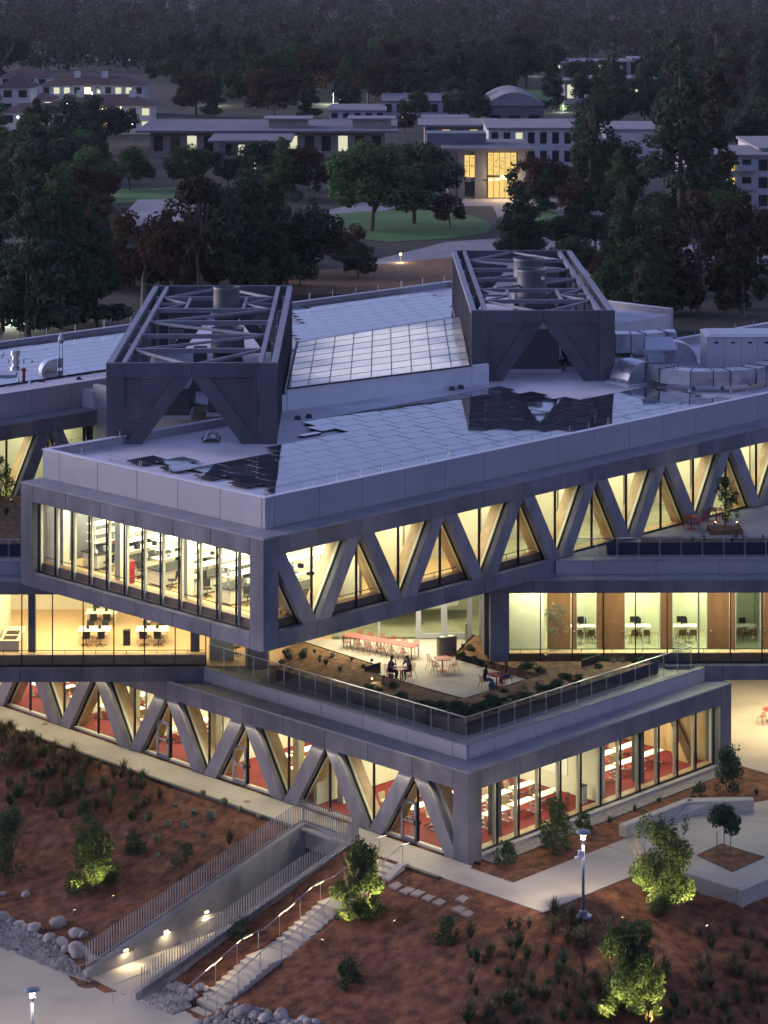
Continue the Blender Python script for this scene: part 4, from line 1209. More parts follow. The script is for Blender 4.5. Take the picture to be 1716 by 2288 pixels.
def ground_at(x, y):
    """photo pixel -> point of the terrain"""
    lo, hi = 60.0, 175.0
    dirx, dirz = (x - C_X) / F_PX, -(y - Y_HOR) / F_PX
    Y = 90.0
    while Y < 190:
        p = Vector((dirx * Y, Y, CAM_H + dirz * Y)); a, b = FR1.loc(p)
        if p.z <= tz(a, b, False): return Vector((p.x, p.y, tz(a, b)))
        Y += 0.1
    return p
RA0, RA1, RB0, RB1 = -16.55, -1.9, 6.25, 10.2            # sunken ramp with its walls
def axis(lo, hi, step, extra):
    s = [lo + i * step for i in range(int((hi - lo) / step) + 1)]
    s = [x for x in s if all(abs(x - e) > step * 0.3 for e in extra)]
    return sorted(s + list(extra))
av = axis(-40, -1.0, 0.36, (RA0, RA1, -2.2)) + axis(-0.5, 26, 0.9, ()) + [34]
bv = axis(-42, 30, 0.40, (RB0, RB1, 2.42, 2.52, 4.08, 4.18)) + [31.5 + i for i in range(16)]
mb = MB(); idx = {}
for i, a in enumerate(av):
    for j, b in enumerate(bv):
        idx[i, j] = len(mb.v); mb.v.append(FR1.w(a, b, tz(a, b)))
for i in range(len(av) - 1):
    for j in range(len(bv) - 1):
        ca, cb = (av[i] + av[i + 1]) / 2, (bv[j] + bv[j + 1]) / 2
        if RA0 < ca < RA1 and RB0 < cb < RB1: continue
        mb.f.append((idx[i, j], idx[i + 1, j], idx[i + 1, j + 1], idx[i, j + 1]))
mb.build('hillside', 'soil', None, smooth=True, kind='structure')
# paths and paving
def sheet(name, pts, z, mat, t=0.14, **tg):
    return FR1.slab(name, pts, z - t, z, mat, None, kind='structure', **tg)
sheet('path', [(-2.2, -6.9), (6.9, -6.9), (6.9, -3.3), (-0.3, -3.3), (-0.3, -0.35), (-0.02, -0.3), (-0.02, 46), (-2.2, 46)], 0.012, 'path_concrete')
sheet('pavement', [(7.0, -11.7), (30, -11.7), (30, -5.0), (18.4, -5.0), (14.6, -3.3), (7.0, -3.3)], 0.012, 'path_concrete')
sheet('rear_plaza', [(22.3, -3.2), (60, -3.2), (60, 30), (22.3, 30)], 0.016, 'path_concrete')
sheet('path_kerb', [(-2.42, -0.2), (-2.205, -0.2), (-2.205, 2.35), (-2.42, 2.35)], 0.03, 'black_steel')
sheet('path_kerb', [(-2.42, 10.3), (-2.205, 10.3), (-2.205, 46), (-2.42, 46)], 0.03, 'black_steel')
LP = empty('lower_plaza_root') if False else None
sheet('lower_plaza', [(-40, -30), (-18.6, -30), (-18.6, 1.0), (-16.7, 2.2), (-15.0, 2.2), (-15.0, 3.6), (-16.5, 3.7), (-16.5, 9.2), (-17.0, 16.4), (-16.2, 22), (-15.5, 40), (-40, 40)], ZLOW + 0.03, 'path_concrete', 0.05)
# drain covers in the path
for x, y in ((100, 1618), (552, 1791)):
    p = pz(x, y, 0.014); mb = MB(); mb.lathe(p, [(0.19, 0), (0.19, 0.012), (0.02, 0.014)], 14)
    mb.build('drain_cover', 'sill_brown', None, label='round bronze drain cover set in the long path', cat='drain cover', group='drain covers in the path')
# gravel strip in front of the end glazing
FR1.slab('gravel_strip', [(1.0, -0.95), (22.2, -0.75), (22.2, 0.04), (1.0, 0.04)], -0.02, 0.05, 'gravel_base', None, kind='structure')
# planted terrace wall of the lower right plaza
PW = empty('retaining_wall', FR1.w(9.0, -11.8, -0.9), 0, 'low pale concrete retaining wall at the corner of the lower paved area', 'retaining wall')
FR1.piece('wall_section', 6.75, 30, -12.05, -11.705, -1.6, 0.02, 'seat_concrete', PW, bevel=0.02)
FR1.piece('wall_section', 6.75, 6.995, -11.70, -7.4, -1.6, 0.02, 'seat_concrete', PW, bevel=0.02)
# seat wall, L-shaped with a sloped inner corner
SW = empty('seat_wall', FR1.w(11, -3.2, 0), 0, 'long low concrete seat wall bent at a corner beside the planting bed', 'seat wall')
FR1.piece('seat_section', 8.6, 14.35, -3.25, -2.75, -0.02, 0.62, 'seat_concrete', SW, bevel=0.04)
mb = MB(); q = [(14.36, -2.75), (13.9, -3.25), (16.6, -5.6), (17.0, -5.2)]
mb.hexa([FR1.w(a, b, -0.02) for a, b in q][::-1], [FR1.w(a, b, 0.62) for a, b in q][::-1]); mb.build('seat_section', 'seat_concrete', SW, bevel=0.04)
mb = MB(); q = [(12.6, -3.26), (13.88, -3.26), (14.6, -4.0)]
mb.hexa([FR1.w(a, b, 0.0) for a, b in q][::-1], [FR1.w(12.65, -3.26, 0.03), FR1.w(13.88, -3.26, 0.5), FR1.w(14.6, -4.0, 0.5)][::-1]); mb.build('sloped_fillet', 'seat_concrete', SW)
# tree pit
TPIT = [(8.5, -10.15), (11.3, -10.1), (11.3, -7.4), (9.1, -7.5)]
sheet('tree_pit_soil', TPIT, 0.03, 'soil', 0.02)
mb = MB()
for i in range(4):
    p, q = TPIT[i], TPIT[(i + 1) % 4]; mb.bar(FR1.w(*p, 0.02), FR1.w(*q, 0.02), 0.03, 0.06)
mb.build('tree_pit_edging', 'black_steel', None, label='thin dark steel edging round the square tree pit', cat='edging')
# ---- ramp -----------------------------------------------------------------------------
RW = empty('ramp_walls', FR1.w(-9, 8.2, ZLOW), 0, 'grey concrete walls of the sunken ramp leading under the path', 'retaining wall')
def ramp_wall(b0, b1, a0, z0, a1, z1):
    n = 5
    for i in range(n):
        s, t = i / n, (i + 1) / n
        p, q = a0 + (a1 - a0) * s + 0.008, a0 + (a1 - a0) * t - 0.008
        zp, zq = z0 + (z1 - z0) * s, z0 + (z1 - z0) * t
        mb = MB(); mb.hexa([FR1.w(p, b0, ZLOW - .3), FR1.w(q, b0, ZLOW - .3), FR1.w(q, b1, ZLOW - .3), FR1.w(p, b1, ZLOW - .3)],
                           [FR1.w(p, b0, zp), FR1.w(q, b0, zq), FR1.w(q, b1, zq), FR1.w(p, b1, zp)])
        mb.build('wall_panel', 'wall_concrete', RW, bevel=0.012)
ramp_wall(9.9, 10.22, -16.6, ZLOW + 0.35, -1.9, 0.18)
ramp_wall(6.23, 6.55, -16.6, ZLOW + 0.35, -1.9, 0.18)
FR1.piece('end_wall', -1.88, -1.6, 6.23, 10.22, -1.1, 0.18, 'wall_concrete', RW)
FR1.piece('tunnel_floor', RA0, 4.0, 6.56, 9.89, ZLOW - 0.2, ZLOW + 0.02, 'path_concrete', RW)
FR1.piece('tunnel_ceiling', -1.87, 4.0, 6.3, 10.2, -1.1, -0.75, 'wall_concrete', RW)
for b0, b1 in ((6.25, 6.55), (9.9, 10.2)):
    FR1.piece('tunnel_wall', -1.87, 4.0, b0, b1, ZLOW, -1.11, 'wall_concrete', RW)
FR1.piece('tunnel_wall', 4.0, 4.2, 6.3, 10.2, ZLOW, -0.75, 'wall_concrete', RW)
# picket fences on the ramp walls
def fence(label, p, q, n, h=1.15, drop=0.25):
    E = empty('picket_fence', (p + q) / 2, 0, label, 'fence', 'picket fences round the ramp')
    d = (q - p); dh = Vector((d.x, d.y, 0)).normalized()
    for i in range(n + 1):
        c = p.lerp(q, i / n)
        mb = MB(); c0 = c - Vector((0, 0, drop)); s = dh * 0.013; t = Vector((-dh.y, dh.x, 0)) * 0.030
        ring = [c0 - s - t, c0 + s - t, c0 + s + t, c0 - s + t]
        mb.hexa(ring, [x + Vector((0, 0, h + drop)) for x in ring]); mb.build('picket', 'picket_steel', E)
    mb = MB(); mb.bar(p + Vector((0, 0, 0.06)), q + Vector((0, 0, 0.06)), 0.05, 0.06); mb.build('bottom_rail', 'steel', E)
    return E
fence('steel picket fence sloping along the uphill ramp wall beside the bare hillside', FR1.w(-16.3, 10.3, ZLOW + 0.42), FR1.w(-1.7, 10.3, 0.18), 84)
fence('steel picket fence sloping along the ramp wall nearest the stairs', FR1.w(-16.3, 6.15, ZLOW + 0.42), FR1.w(-1.7, 6.15, 0.18), 84)
fence('short level picket fence closing the top end of the ramp', FR1.w(-1.7, 6.25, 0.18), FR1.w(-1.7, 10.2, 0.18), 24)
# wall lights in the ramp
def ramp_light(a, z):
    E = empty('wall_light', FR1.w(a, 9.88, z), 0, None, 'wall light', 'wall lights in the ramp')
    FR1.piece('housing', a - 0.16, a + 0.16, 9.84, 9.90, z - 0.06, z + 0.10, 'steel', E)
    FR1.piece('lens', a - 0.13, a + 0.13, 9.80, 9.838, z - 0.05, z + 0.06, 'lamp_glow', E)
    d = bpy.data.lights.new('wall_lamp', 'AREA'); d.shape = 'RECTANGLE'; d.size = 0.3; d.size_y = 0.15; d.energy = 13; d.color = (1, .80, .50)
    o = bpy.data.objects.new('wall_lamp', d); o.location = FR1.w(a, 9.74, z) - wloc(E); o.parent = E
    o.rotation_euler = (radians(-40), 0, FR1.a); COL.objects.link(o)
    return E
for a, z, l in ((-14.2, ZLOW + 0.75, 'small lit wall light on the ramp wall at the ramp mouth'), (-11.6, ZLOW + 0.95, 'small lit wall light on the ramp wall between two others'), (-8.9, ZLOW + 1.2, 'small lit wall light on the ramp wall deepest inside the ramp')):
    ramp_light(a, z)['label'] = l
# handrail in the ramp
mb = MB(); mb.tube(FR1.w(-17.2, 9.7, ZLOW + 0.9), FR1.w(-5, 9.7, ZLOW + 0.9), 0.022, 0.022, 6)
mb.tube(FR1.w(-17.2, 9.7, ZLOW + 0.9), FR1.w(-17.2, 9.7, ZLOW), 0.022, 0.022, 6)
mb.build('ramp_handrail', 'steel', None, label='thin steel handrail along the inner ramp wall', cat='handrail')
mb = MB(); mb.tube(FR1.w(-17.6, 6.75, ZLOW), FR1.w(-17.6, 6.75, ZLOW + 0.9), 0.022, 0.022, 6)
mb.tube(FR1.w(-17.6, 6.75, ZLOW + 0.9), FR1.w(-6, 6.75, ZLOW + 0.95), 0.022, 0.022, 6)
mb.build('ramp_handrail', 'steel', None, label='thin steel handrail with a bent end at the ramp mouth', cat='handrail')
# ---- stairs ---------------------------------------------------------------------------
ST = empty('outdoor_stairs', FR1.w(-9, 3.3, ZLOW), 0, 'concrete garden stairs with two landings climbing the bank to the path', 'stairs')
SB0, SB1 = 2.5, 4.1
RISE = 3.8 / 26
a, z = -2.25, 0.0
prof = [(a, z)]
tread = 0.40
for nst, land in ((8, 1.2), (9, 1.2), (9, 0.0)):
    for i in range(nst):
        z -= RISE
        w_ = tread if i < nst - 1 else tread + land
        if z < ZLOW + 0.05: break
        FR1.piece('step', a - w_, a - 0.004, SB0, SB1, z - 0.55, z, 'seat_concrete', ST, bevel=0.012)
        a -= w_; prof.append((a, z))
FR1.piece('cheek_wall', -2.6, -2.2, 2.05, 2.47, -0.6, 0.12, 'seat_concrete', ST)
mb = MB(); q = [(-3.6, 2.05), (-2.6, 2.05), (-2.6, 2.47), (-3.6, 2.47)]
mb.hexa([FR1.w(x, y, -1.2) for x, y in q], [FR1.w(x, y, 0.12 if x > -3 else -0.35) for x, y in q]); mb.build('cheek_wall', 'seat_concrete', ST)
def stair_z(a):
    for i in range(len(prof) - 1):
        if prof[i + 1][0] <= a <= prof[i][0]: return prof[i][1]
    return ZLOW if a < -10 else 0.0
HRP = [(-1.7, 0.0), (-2.3, 0.0), (-5.45, -1.17), (-6.65, -1.17), (-10.25, -2.48), (-11.45, -2.48), (-15.0, ZLOW), (-15.5, ZLOW)]
def hz(a):
    for (p, zp), (q, zq) in zip(HRP, HRP[1:]):
        if q <= a <= p: return zp + (zq - zp) * (p - a) / (p - q)
    return ZLOW
for b, lab in ((SB1 + 0.02, 'steel stair handrail with light strips on the ramp side of the garden stairs'), (SB0 - 0.02, 'plain steel stair handrail on the planted side of the garden stairs')):
    E = empty('stair_handrail', FR1.w(-9, b, ZLOW), 0, lab, 'handrail')
    mb = MB()
    for (p, zp), (q, zq) in zip(HRP, HRP[1:]):
        mb.tube(FR1.w(p, b, zp + 0.92), FR1.w(q, b, zq + 0.92), 0.024, 0.024, 6)
    mb.tube(FR1.w(-15.5, b, ZLOW + 0.92), FR1.w(-15.5, b, ZLOW), 0.024, 0.024, 6)
    mb.build('top_rail', 'bright_steel', E)
    for k in range(10):
        a = -2.2 - k * 1.4
        mb = MB(); mb.bar(FR1.w(a, b, stair_z(a) - 0.1), FR1.w(a, b, hz(a) + 0.92), 0.035); mb.build('post', 'bright_steel', E)
    if b > 3:
        for (p, q) in ((-6.2, -6.8), (-11.0, -11.6), (-3.0, -3.6), (-8.2, -8.8), (-13.0, -13.6)):
            zz = (hz(p) + hz(q)) / 2
            mb = MB(); mb.bar(FR1.w(p, b - .02, hz(p) + 0.885), FR1.w(q, b - .02, hz(q) + 0.885), 0.03, 0.02); mb.build('light_strip', 'lamp_glow', E)
            d = bpy.data.lights.new('rail_lamp', 'AREA'); d.shape = 'RECTANGLE'; d.size = 1.4; d.size_y = 0.06; d.energy = 4.2; d.color = (1, .78, .45)
            o = bpy.data.objects.new('rail_lamp', d); o.location = FR1.w((p + q) / 2, b - .05, zz + 0.86) - wloc(E); o.parent = E
            o.rotation_euler = (radians(-14), 0, FR1.a); COL.objects.link(o)
# handrails at the stair head on the path
for b in (SB0 - 0.02, SB1 + 0.02): pass
# ---- rocks and gravel -----------------------------------------------------------------
def rock_mesh(seed):
    rnd = random.Random(seed)
    bm = bmesh.new(); bmesh.ops.create_icosphere(bm, subdivisions=3, radius=0.5)
    off = Vector((rnd.uniform(0, 50), rnd.uniform(0, 50), 0))
    for v in bm.verts:
        n = mnoise.noise(v.co * 1.6 + off) * 0.34 + mnoise.noise(v.co * 3.5 + off) * 0.14 + mnoise.noise(v.co * 9 + off) * 0.05
        v.co = v.co * (1 + n); v.co.z *= 0.78
        if v.co.z < -0.22: v.co.z = -0.22
    me = bpy.data.meshes.new('rock'); bm.to_mesh(me); bm.free()
    me.materials.append(MATS['rock'])
    me.polygons.foreach_set('use_smooth', [True] * len(me.polygons))
    return me
ROCKS = [rock_mesh(i) for i in range(6)]
rr = random.Random(3)
def rock(p, size, label, group, k=None, mat=None):
    o = bpy.data.objects.new('boulder', ROCKS[rr.randrange(6) if k is None else k])
    s = size * .68
    o.scale = (s * rr.uniform(.85, 1.25), s * rr.uniform(.8, 1.1), s * rr.uniform(.8, 1.1))
    o.location = p + Vector((0, 0, 0.16 * s)); o.rotation_euler = (rr.uniform(-.3, .3), rr.uniform(-.3, .3), rr.uniform(0, 6.28))
    COL.objects.link(o)
    return tag(o, label, 'boulder', group)
LB = 'grey boulder in the line of rocks between hillside and gravel left of the ramp'
for (cx, cy, s) in ((20, 440, 1.05), (65, 465, .75), (110, 480, .85), (150, 484, .6), (195, 505, 1.1), (285, 565, 1.15), (320, 580, .7), (365, 595, 1.15), (385, 632, .95), (455, 650, 1.5), (505, 655, .8), (537, 680, .85), (235, 545, .5), (205, 540, .45)):
    rock(ground_at(cx * .3858, 1880 + (cy + 12) * .3858), s * 0.95, LB, 'boulders left of the ramp')
for (cx, cy, s, l) in ((445, 540, 1.05, 'pale boulder lying uphill of the rock line beside a flat grey one'), (485, 555, .85, 'flat grey boulder touching a pale one uphill of the rock line'), (150, 300, .75, 'split pale rock alone high on the hillside'), (15, 300, .6, 'small pale rock on the hillside near two shrubs'), (340, 480, 1.35, 'reddish brown boulder half buried in the hillside above the rock line')):
    rock(ground_at(cx * .3858, 1880 + (cy + 8) * .3858), s, l, None)
bpy.context.view_layer.update()
LR = 'grey boulder in the rock pile at the foot of the bank right of the stairs'
for (cx, cy, s) in ((20, 990, 1.15), (65, 1010, .9), (130, 1030, 1.15), (225, 1015, 1.2), (180, 1030, .5), (350, 1035, .75), (385, 1050, .8), (320, 1050, .6), (430, 1050, .75), (258, 1050, .7), (290, 1060, .6)):
    rock(ground_at(540 + cx * .3858, 1880 + (cy + 8) * .3858), s * .9, LR, 'boulders right of the stairs')
for (cx, cy, s) in ((1265, 990, .5), (1320, 975, .9), (1405, 1000, 1.5), (1475, 1020, 1.0), (1370, 950, .5), (1295, 965, .5), (1350, 985, .5)):
    rock(ground_at(cx * .3858, 1880 + (cy + 10) * .3858), s * .85, LR, 'boulders right of the stairs')
LG = 'rounded boulder edging the small gravel bed between ramp and stairs'
for (cx, cy, s) in ((985, 835, .65), (1010, 860, .6), (1045, 865, .8), (1080, 872, .6), (1110, 880, .65), (1160, 862, 1.0), (1190, 885, .6)):
    rock(ground_at(cx * .3858, 1880 + (cy + 8) * .3858), s * .85, LG, 'boulders between ramp and stairs')
# gravel as stuff: many small stones on a gravel sheet
def gravel(name, pts, n, seed, label, smin=.05, smax=.13, mat='rock', zfun=None, basemat='gravel_base', fr=FR1):
    rnd = random.Random(seed)
    mb = MB()
    xs = [p[0] for p in pts]; ys = [p[1] for p in pts]
    def inside(x, y):
        c = False; j = len(pts) - 1
        for i in range(len(pts)):
            if (pts[i][1] > y) != (pts[j][1] > y) and x < (pts[j][0] - pts[i][0]) * (y - pts[i][1]) / (pts[j][1] - pts[i][1]) + pts[i][0]: c = not c
            j = i
        return c
    k = 0; tries = 0
    while k < n and tries < n * 8:
        tries += 1
        x, y = rnd.uniform(min(xs), max(xs)), rnd.uniform(min(ys), max(ys))
        if not inside(x, y): continue
        s = rnd.uniform(smin, smax) * (1.8 if rnd.random() < .05 else 1)
        z = zfun(x, y) if zfun else 0
        c = fr.w(x, y, z + s * .2); m = len(mb.v); ph = rnd.uniform(0, 6.28)
        for q in range(5):
            t = ph + q * 2 * pi / 5; mb.v.append(c + Vector((cos(t) * s * rnd.uniform(.7, 1.1), sin(t) * s * rnd.uniform(.7, 1.1), rnd.uniform(-.1, .2) * s)))
        mb.v.append(c + Vector((0, 0, s * .7)))
        for q in range(5): mb.f.append((m + q, m + (q + 1) % 5, m + 5))
        k += 1
    o = mb.build(name, mat, None); tag(o, label, 'gravel', kind='stuff')
gravel('gravel', [(-16.9, 9.3), (-16.3, 10.3), (-14.9, 15.4), (-14.3, 20.0), (-13.8, 26), (-16.2, 26), (-16.9, 20), (-17.2, 16.4)], 5200, 1, 'grey gravel strip below the boulders left of the ramp', zfun=lambda a, b: tz(a, b))
gravel('gravel', [(-16.5, 6.1), (-16.5, 3.75), (-15.0, 3.65), (-14.4, 4.3), (-14.2, 6.1)], 1300, 2, 'grey gravel bed between the ramp mouth and the stairs', zfun=lambda a, b: tz(a, b))
gravel('gravel', [(-18.6, 1.0), (-16.6, 2.3), (-15.4, 2.3), (-13.6, 1.0), (-13.2, -4.0), (-18.6, -4.0)], 3000, 4, 'grey gravel below the boulders right of the stairs', zfun=lambda a, b: tz(a, b) + .01)
# stepping slabs
for i, (cx, cy) in enumerate(((897, 265), (960, 288), (1022, 308), (1087, 330), (1150, 353), (1283, 332), (1263, 396), (1312, 420))):
    p = ground_at(540 + cx * .3858, 1880 + cy * .3858)
    mb = MB(); ex = FR1.ex * 0.33; ey = FR1.ey * 0.27; c = p + Vector((0, 0, 0.0))
    sl = Vector((0, 0, 0.05))
    ring = [c - ex - ey - sl, c + ex - ey, c + ex + ey, c - ex + ey - sl]
    mb.hexa([q + Vector((0, 0, -.05)) for q in ring], [q + Vector((0, 0, .07)) for q in ring])
    mb.build('stepping_stone', 'slate', None, bevel=0.01, label='flat rectangular stepping slab laid in the soil of the bank', cat='stepping stone', group='stepping slabs on the bank')

# leaf litter and mulch chips scattered over the bare slopes
rc = random.Random(8); mb = MB(); n = 0
while n < 26000:
    a, b = rc.uniform(-16, 22), rc.uniform(-24, 40)
    if a > -2.45 and b > -0.3 or (b > -6.9 and -2.3 < a < 7 and b < -3.3) or (RA0 - .2 < a < RA1 and RB0 - .3 < b < RB1 + .3) or (2.3 < b < 4.3 and a < -2): continue
    if -2.45 < a < -.3 and b > -7: continue
    if a > 6.8 and b < -3.2: continue
    if mnoise.noise(Vector((a * .5, b * .5, 7))) < rc.uniform(-.45, .25): continue
    p = FR1.w(a, b, tz(a, b) + .012); t = rc.uniform(0, 6.28); s = rc.uniform(.02, .055); d = Vector((cos(t), sin(t), rc.uniform(-.3, .3))) * s; e = Vector((-sin(t), cos(t), rc.uniform(-.3, .3))) * s * rc.uniform(.3, .8)
    k = len(mb.v); mb.v += [p - d, p + e, p + d + Vector((0, 0, .015)), p - e]; mb.f.append((k, k + 1, k + 2, k + 3)); n += 1
o = mb.build('leaf_litter', 'litter', None); tag(o, 'scattered mulch chips and dead leaves on the bare slopes', 'leaf litter', kind='stuff')
# ------------------------------------------------------------------ plants
def leaf_cloud(mb, rnd, blobs, n, size, up=0.35, shell=0.55):
    """n rhombic leaves spread in the outer volume of ellipsoid blobs (c, (rx,ry,rz))"""
    wts = [b[1][0] * b[1][1] * b[1][2] for b in blobs]
    tot = sum(wts); cum = []; s = 0
    for w in wts: s += w / tot; cum.append(s)
    for _ in range(n):
        r = rnd.random(); k = 0
        while k < len(cum) - 1 and cum[k] < r: k += 1
        c, rad = blobs[k]
        while True:
            x, y, z = rnd.uniform(-1, 1), rnd.uniform(-1, 1), rnd.uniform(-1, 1)
            q = x * x + y * y + z * z
            if q < 1 and q > shell * shell * rnd.random(): break
        p = Vector((c[0] + x * rad[0], c[1] + y * rad[1], c[2] + z * rad[2]))
        nrm = Vector((x + rnd.uniform(-.8, .8), y + rnd.uniform(-.8, .8), z + up + rnd.uniform(-.8, .8)))
        if nrm.length < 1e-3: nrm = Vector((0, 0, 1))
        nrm.normalize()
        t = nrm.orthogonal().normalized(); t.rotate(Matrix.Rotation(rnd.uniform(0, 6.28), 3, nrm)); b = nrm.cross(t)
        s = size * rnd.uniform(.6, 1.35)
        m = len(mb.v)
        mb.v += [p - t * s, p + b * s * .55 - nrm * s * .12, p + t * s, p - b * s * .55 - nrm * s * .12]
        mb.f.append((m, m + 1, m + 2, m + 3))
def limb(mb, rnd, p, d, L, r, depth, spread=.5, n=6):
    q = p + d * L
    mb.tube(p, q, r, r * .62, n, cap=False)
    if depth > 0:
        for _ in range(rnd.choice((2, 3))):
            e = (d + Vector((rnd.uniform(-1, 1), rnd.uniform(-1, 1), rnd.uniform(-.1, .6))) * spread).normalized()
            limb(mb, rnd, p.lerp(q, rnd.uniform(.6, 1)), e, L * rnd.uniform(.6, .8), r * .55, depth - 1, spread, max(4, n - 1))
def tree_proto(name, kind, seed, H, W, leafmat, n, size, barkmat='bark'):
    """local-space tree: empty > trunk, crown"""
    rnd = random.Random(seed)
    E = empty(name, (0, 0, -500), 0)
    tb = MB(); cb = MB(); blobs = []
    if kind == 'round':
        th_ = H * .28; limb(tb, rnd, Vector((0, 0, -.3)), Vector((rnd.uniform(-.08, .08), rnd.uniform(-.08, .08), 1)).normalized(), th_ + .3, H * .028, 3, .75)
        for i in range(30):
            a = rnd.uniform(0, 6.28); r = W * .5 * sqrt(rnd.random()) * .85; z = H * (.26 + .64 * rnd.random() * (1 - (r / (W * .5)) ** 2 * .55))
            s = W * rnd.uniform(.09, .19); blobs.append(((cos(a) * r, sin(a) * r, z), (s, s, s * .75)))
    elif kind == 'pine':
        tb.tube(Vector((0, 0, -.3)), Vector((0, 0, H * .93)), H * .018, H * .004, 7)
        for i in range(44):
            t = (i + rnd.random()) / 44; z = H * (.08 + .90 * t); R = W * .5 * (1 - t) ** .75 * rnd.uniform(.45, 1.1) + .35
            a = rnd.uniform(0, 6.28); s = .26 * R + W * .05
            blobs.append(((cos(a) * R * .7, sin(a) * R * .7, z), (s * 1.5, s * 1.5, s * .8)))
            tb.tube(Vector((0, 0, z - .4)), Vector((cos(a) * R * .7, sin(a) * R * .7, z)), .07, .02, 4)
    elif kind == 'tall':
        limb(tb, rnd, Vector((0, 0, -.3)), Vector((.03, .03, 1)).normalized(), H * .42, H * .02, 4, .38)
        for i in range(34):
            t = rnd.random(); z = H * (.14 + .84 * t); R = W * .5 * (sin(pi * min(1, .2 + t * .8)) ** .6) * sqrt(rnd.random())
            a = rnd.uniform(0, 6.28); s = W * rnd.uniform(.09, .18)
            blobs.append(((cos(a) * R, sin(a) * R, z), (s, s, s * rnd.uniform(.8, 1.3))))
    elif kind == 'bush':
        for i in range(5):
            a = rnd.uniform(0, 6.28); limb(tb, rnd, Vector((0, 0, -.1)), Vector((cos(a) * .35, sin(a) * .35, 1)).normalized(), H * .5, H * .010, 2, .4, 5)
        for i in range(34):
            a = rnd.uniform(0, 6.28); t = rnd.random(); r = W * .5 * sqrt(rnd.random()) * (1.0 - .75 * max(0, t - .35)); z = H * (.05 + .80 * t)
            s = W * rnd.uniform(.10, .18); blobs.append(((cos(a) * r * .85, sin(a) * r * .85, z), (s, s, s * 1.1)))
        # loose shoots
        for i in range(14):
            a = rnd.uniform(0, 6.28); r = W * .34 * rnd.random(); s = W * .06
            z = H * rnd.uniform(.75, .97); blobs.append(((cos(a) * r, sin(a) * r, z), (s, s, s * 2.4)))
    elif kind == 'standard':
        tb.tube(Vector((0, 0, -.2)), Vector((0, 0, H * .6)), .035, .025, 7)
        for i in range(13):
            a = rnd.uniform(0, 6.28); r = W * .32 * sqrt(rnd.random()); z = H * .76 + rnd.uniform(-.16, .16) * H
            s = W * rnd.uniform(.16, .24); blobs.append(((cos(a) * r, sin(a) * r, z), (s, s, s * .85)))
    elif kind == 'sapling':
        for i in range(4):
            a = rnd.uniform(0, 6.28); limb(tb, rnd, Vector((cos(a) * .08, sin(a) * .08, -.1)), Vector((cos(a) * .12, sin(a) * .12, 1)).normalized(), H * .45, .022, 2, .35, 5)
        for i in range(15):
            t = rnd.random(); a = rnd.uniform(0, 6.28); r = W * .5 * (1 - t * .6) * rnd.random(); s = W * .15
            blobs.append(((cos(a) * r, sin(a) * r, H * (.4 + .58 * t)), (s, s, s)))
    leaf_cloud(cb, rnd, blobs, n, size)
    tb.build('trunk' if kind != 'bush' else 'stem', barkmat, E, local=True)
    cb.build('crown', leafmat, E, local=True)
    return E
def place(proto, p, scale=1.0, rz=None, label=None, cat='tree', group=None, zs=1.0):
    o = copy_tree(proto); o.location = p
    o.scale = (scale, scale, scale * zs); o.rotation_euler = (0, 0, random.uniform(0, 6.28) if rz is None else rz)
    for k in ('label', 'category', 'group'):
        if k in o: del o[k]
    return tag(o, label, cat, group)
def drop(proto):
    for c in list(proto.children): bpy.data.objects.remove(c)
    bpy.data.objects.remove(proto)
def uplight(p, aim, energy, label, size=60, tint=(1, .80, .36)):
    E = empty('garden_uplight', p, 0, label, 'spotlight')
    d = (aim - p).normalized()
    mb = MB(); mb.tube(p, p + Vector((0, 0, .12)), .02, .02, 6); mb.tube(p + Vector((0, 0, .12)) - d * .06, p + Vector((0, 0, .12)) + d * .1, .05, .065, 10); mb.build('fixture', 'black_lid', E)
    q = p + Vector((0, 0, .12)) + d * .102
    mb = MB(); mb.tube(q, q + d * .012, .06, .06, 10); mb.build('lens', 'lamp_glow', E)
    s = bpy.data.lights.new('spot_lamp', 'SPOT'); s.energy = energy; s.color = tint; s.spot_size = radians(size * 1.6); s.spot_blend = .6; s.shadow_soft_size = .05
    o = bpy.data.objects.new('spot_lamp', s); o.location = q + d * .03 - wloc(E); o.rotation_euler = d.to_track_quat('-Z', 'Y').to_euler(); o.parent = E; COL.objects.link(o)
# big shrubs with uplights
def big_bush(x, y, h_px, w_px, seed, label, mat='leaf_near', n=11000, ups=(), energy=60, name='shrub', cat='shrub', base=None, size=.072):
    p = base if base is not None else ground_at(x, y)
    sc = F_PX / p.y
    B = tree_proto(name, 'bush', seed, h_px / sc, w_px / sc, mat, n, size)
    B.location = p; tag(B, label, cat)
    for (dx, dy, l) in ups:
        q = p + Vector((dx, dy, 0)); a, b = FR1.loc(q); q.z = tz(a, b) + .01
        uplight(q, p + Vector((0, 0, h_px / sc * .68)), energy, l, 46)
    return p
big_bush(806, 2061, 182, 128, 11, 'tall leafy shrub lit from below beside the top of the garden stairs', ups=((1.7, -.9, 'glowing garden spotlight on the ground right of the shrub by the stairs'), (-1.9, -1.2, 'garden spotlight hidden on the stair side of the tall shrub')), energy=900)
big_bush(1481, 2034, 205, 168, 12, 'wide leafy shrub lit from below near the retaining wall corner', n=15000, ups=((2.1, -.9, 'glowing garden spotlight beside the shrub near the retaining wall'), (-2.2, -1.8, 'garden spotlight under the lit side of the wide shrub near the wall')), energy=1150)
big_bush(1404, 2262, 215, 170, 13, 'round leafy shrub lit from below on the lower bank', n=15000, ups=((1.6, -1.6, 'glowing garden spotlight with a reddish rim beside the lowest shrub'), (-1.6, -2.0, 'garden spotlight at the foot of the lowest shrub')), energy=850)
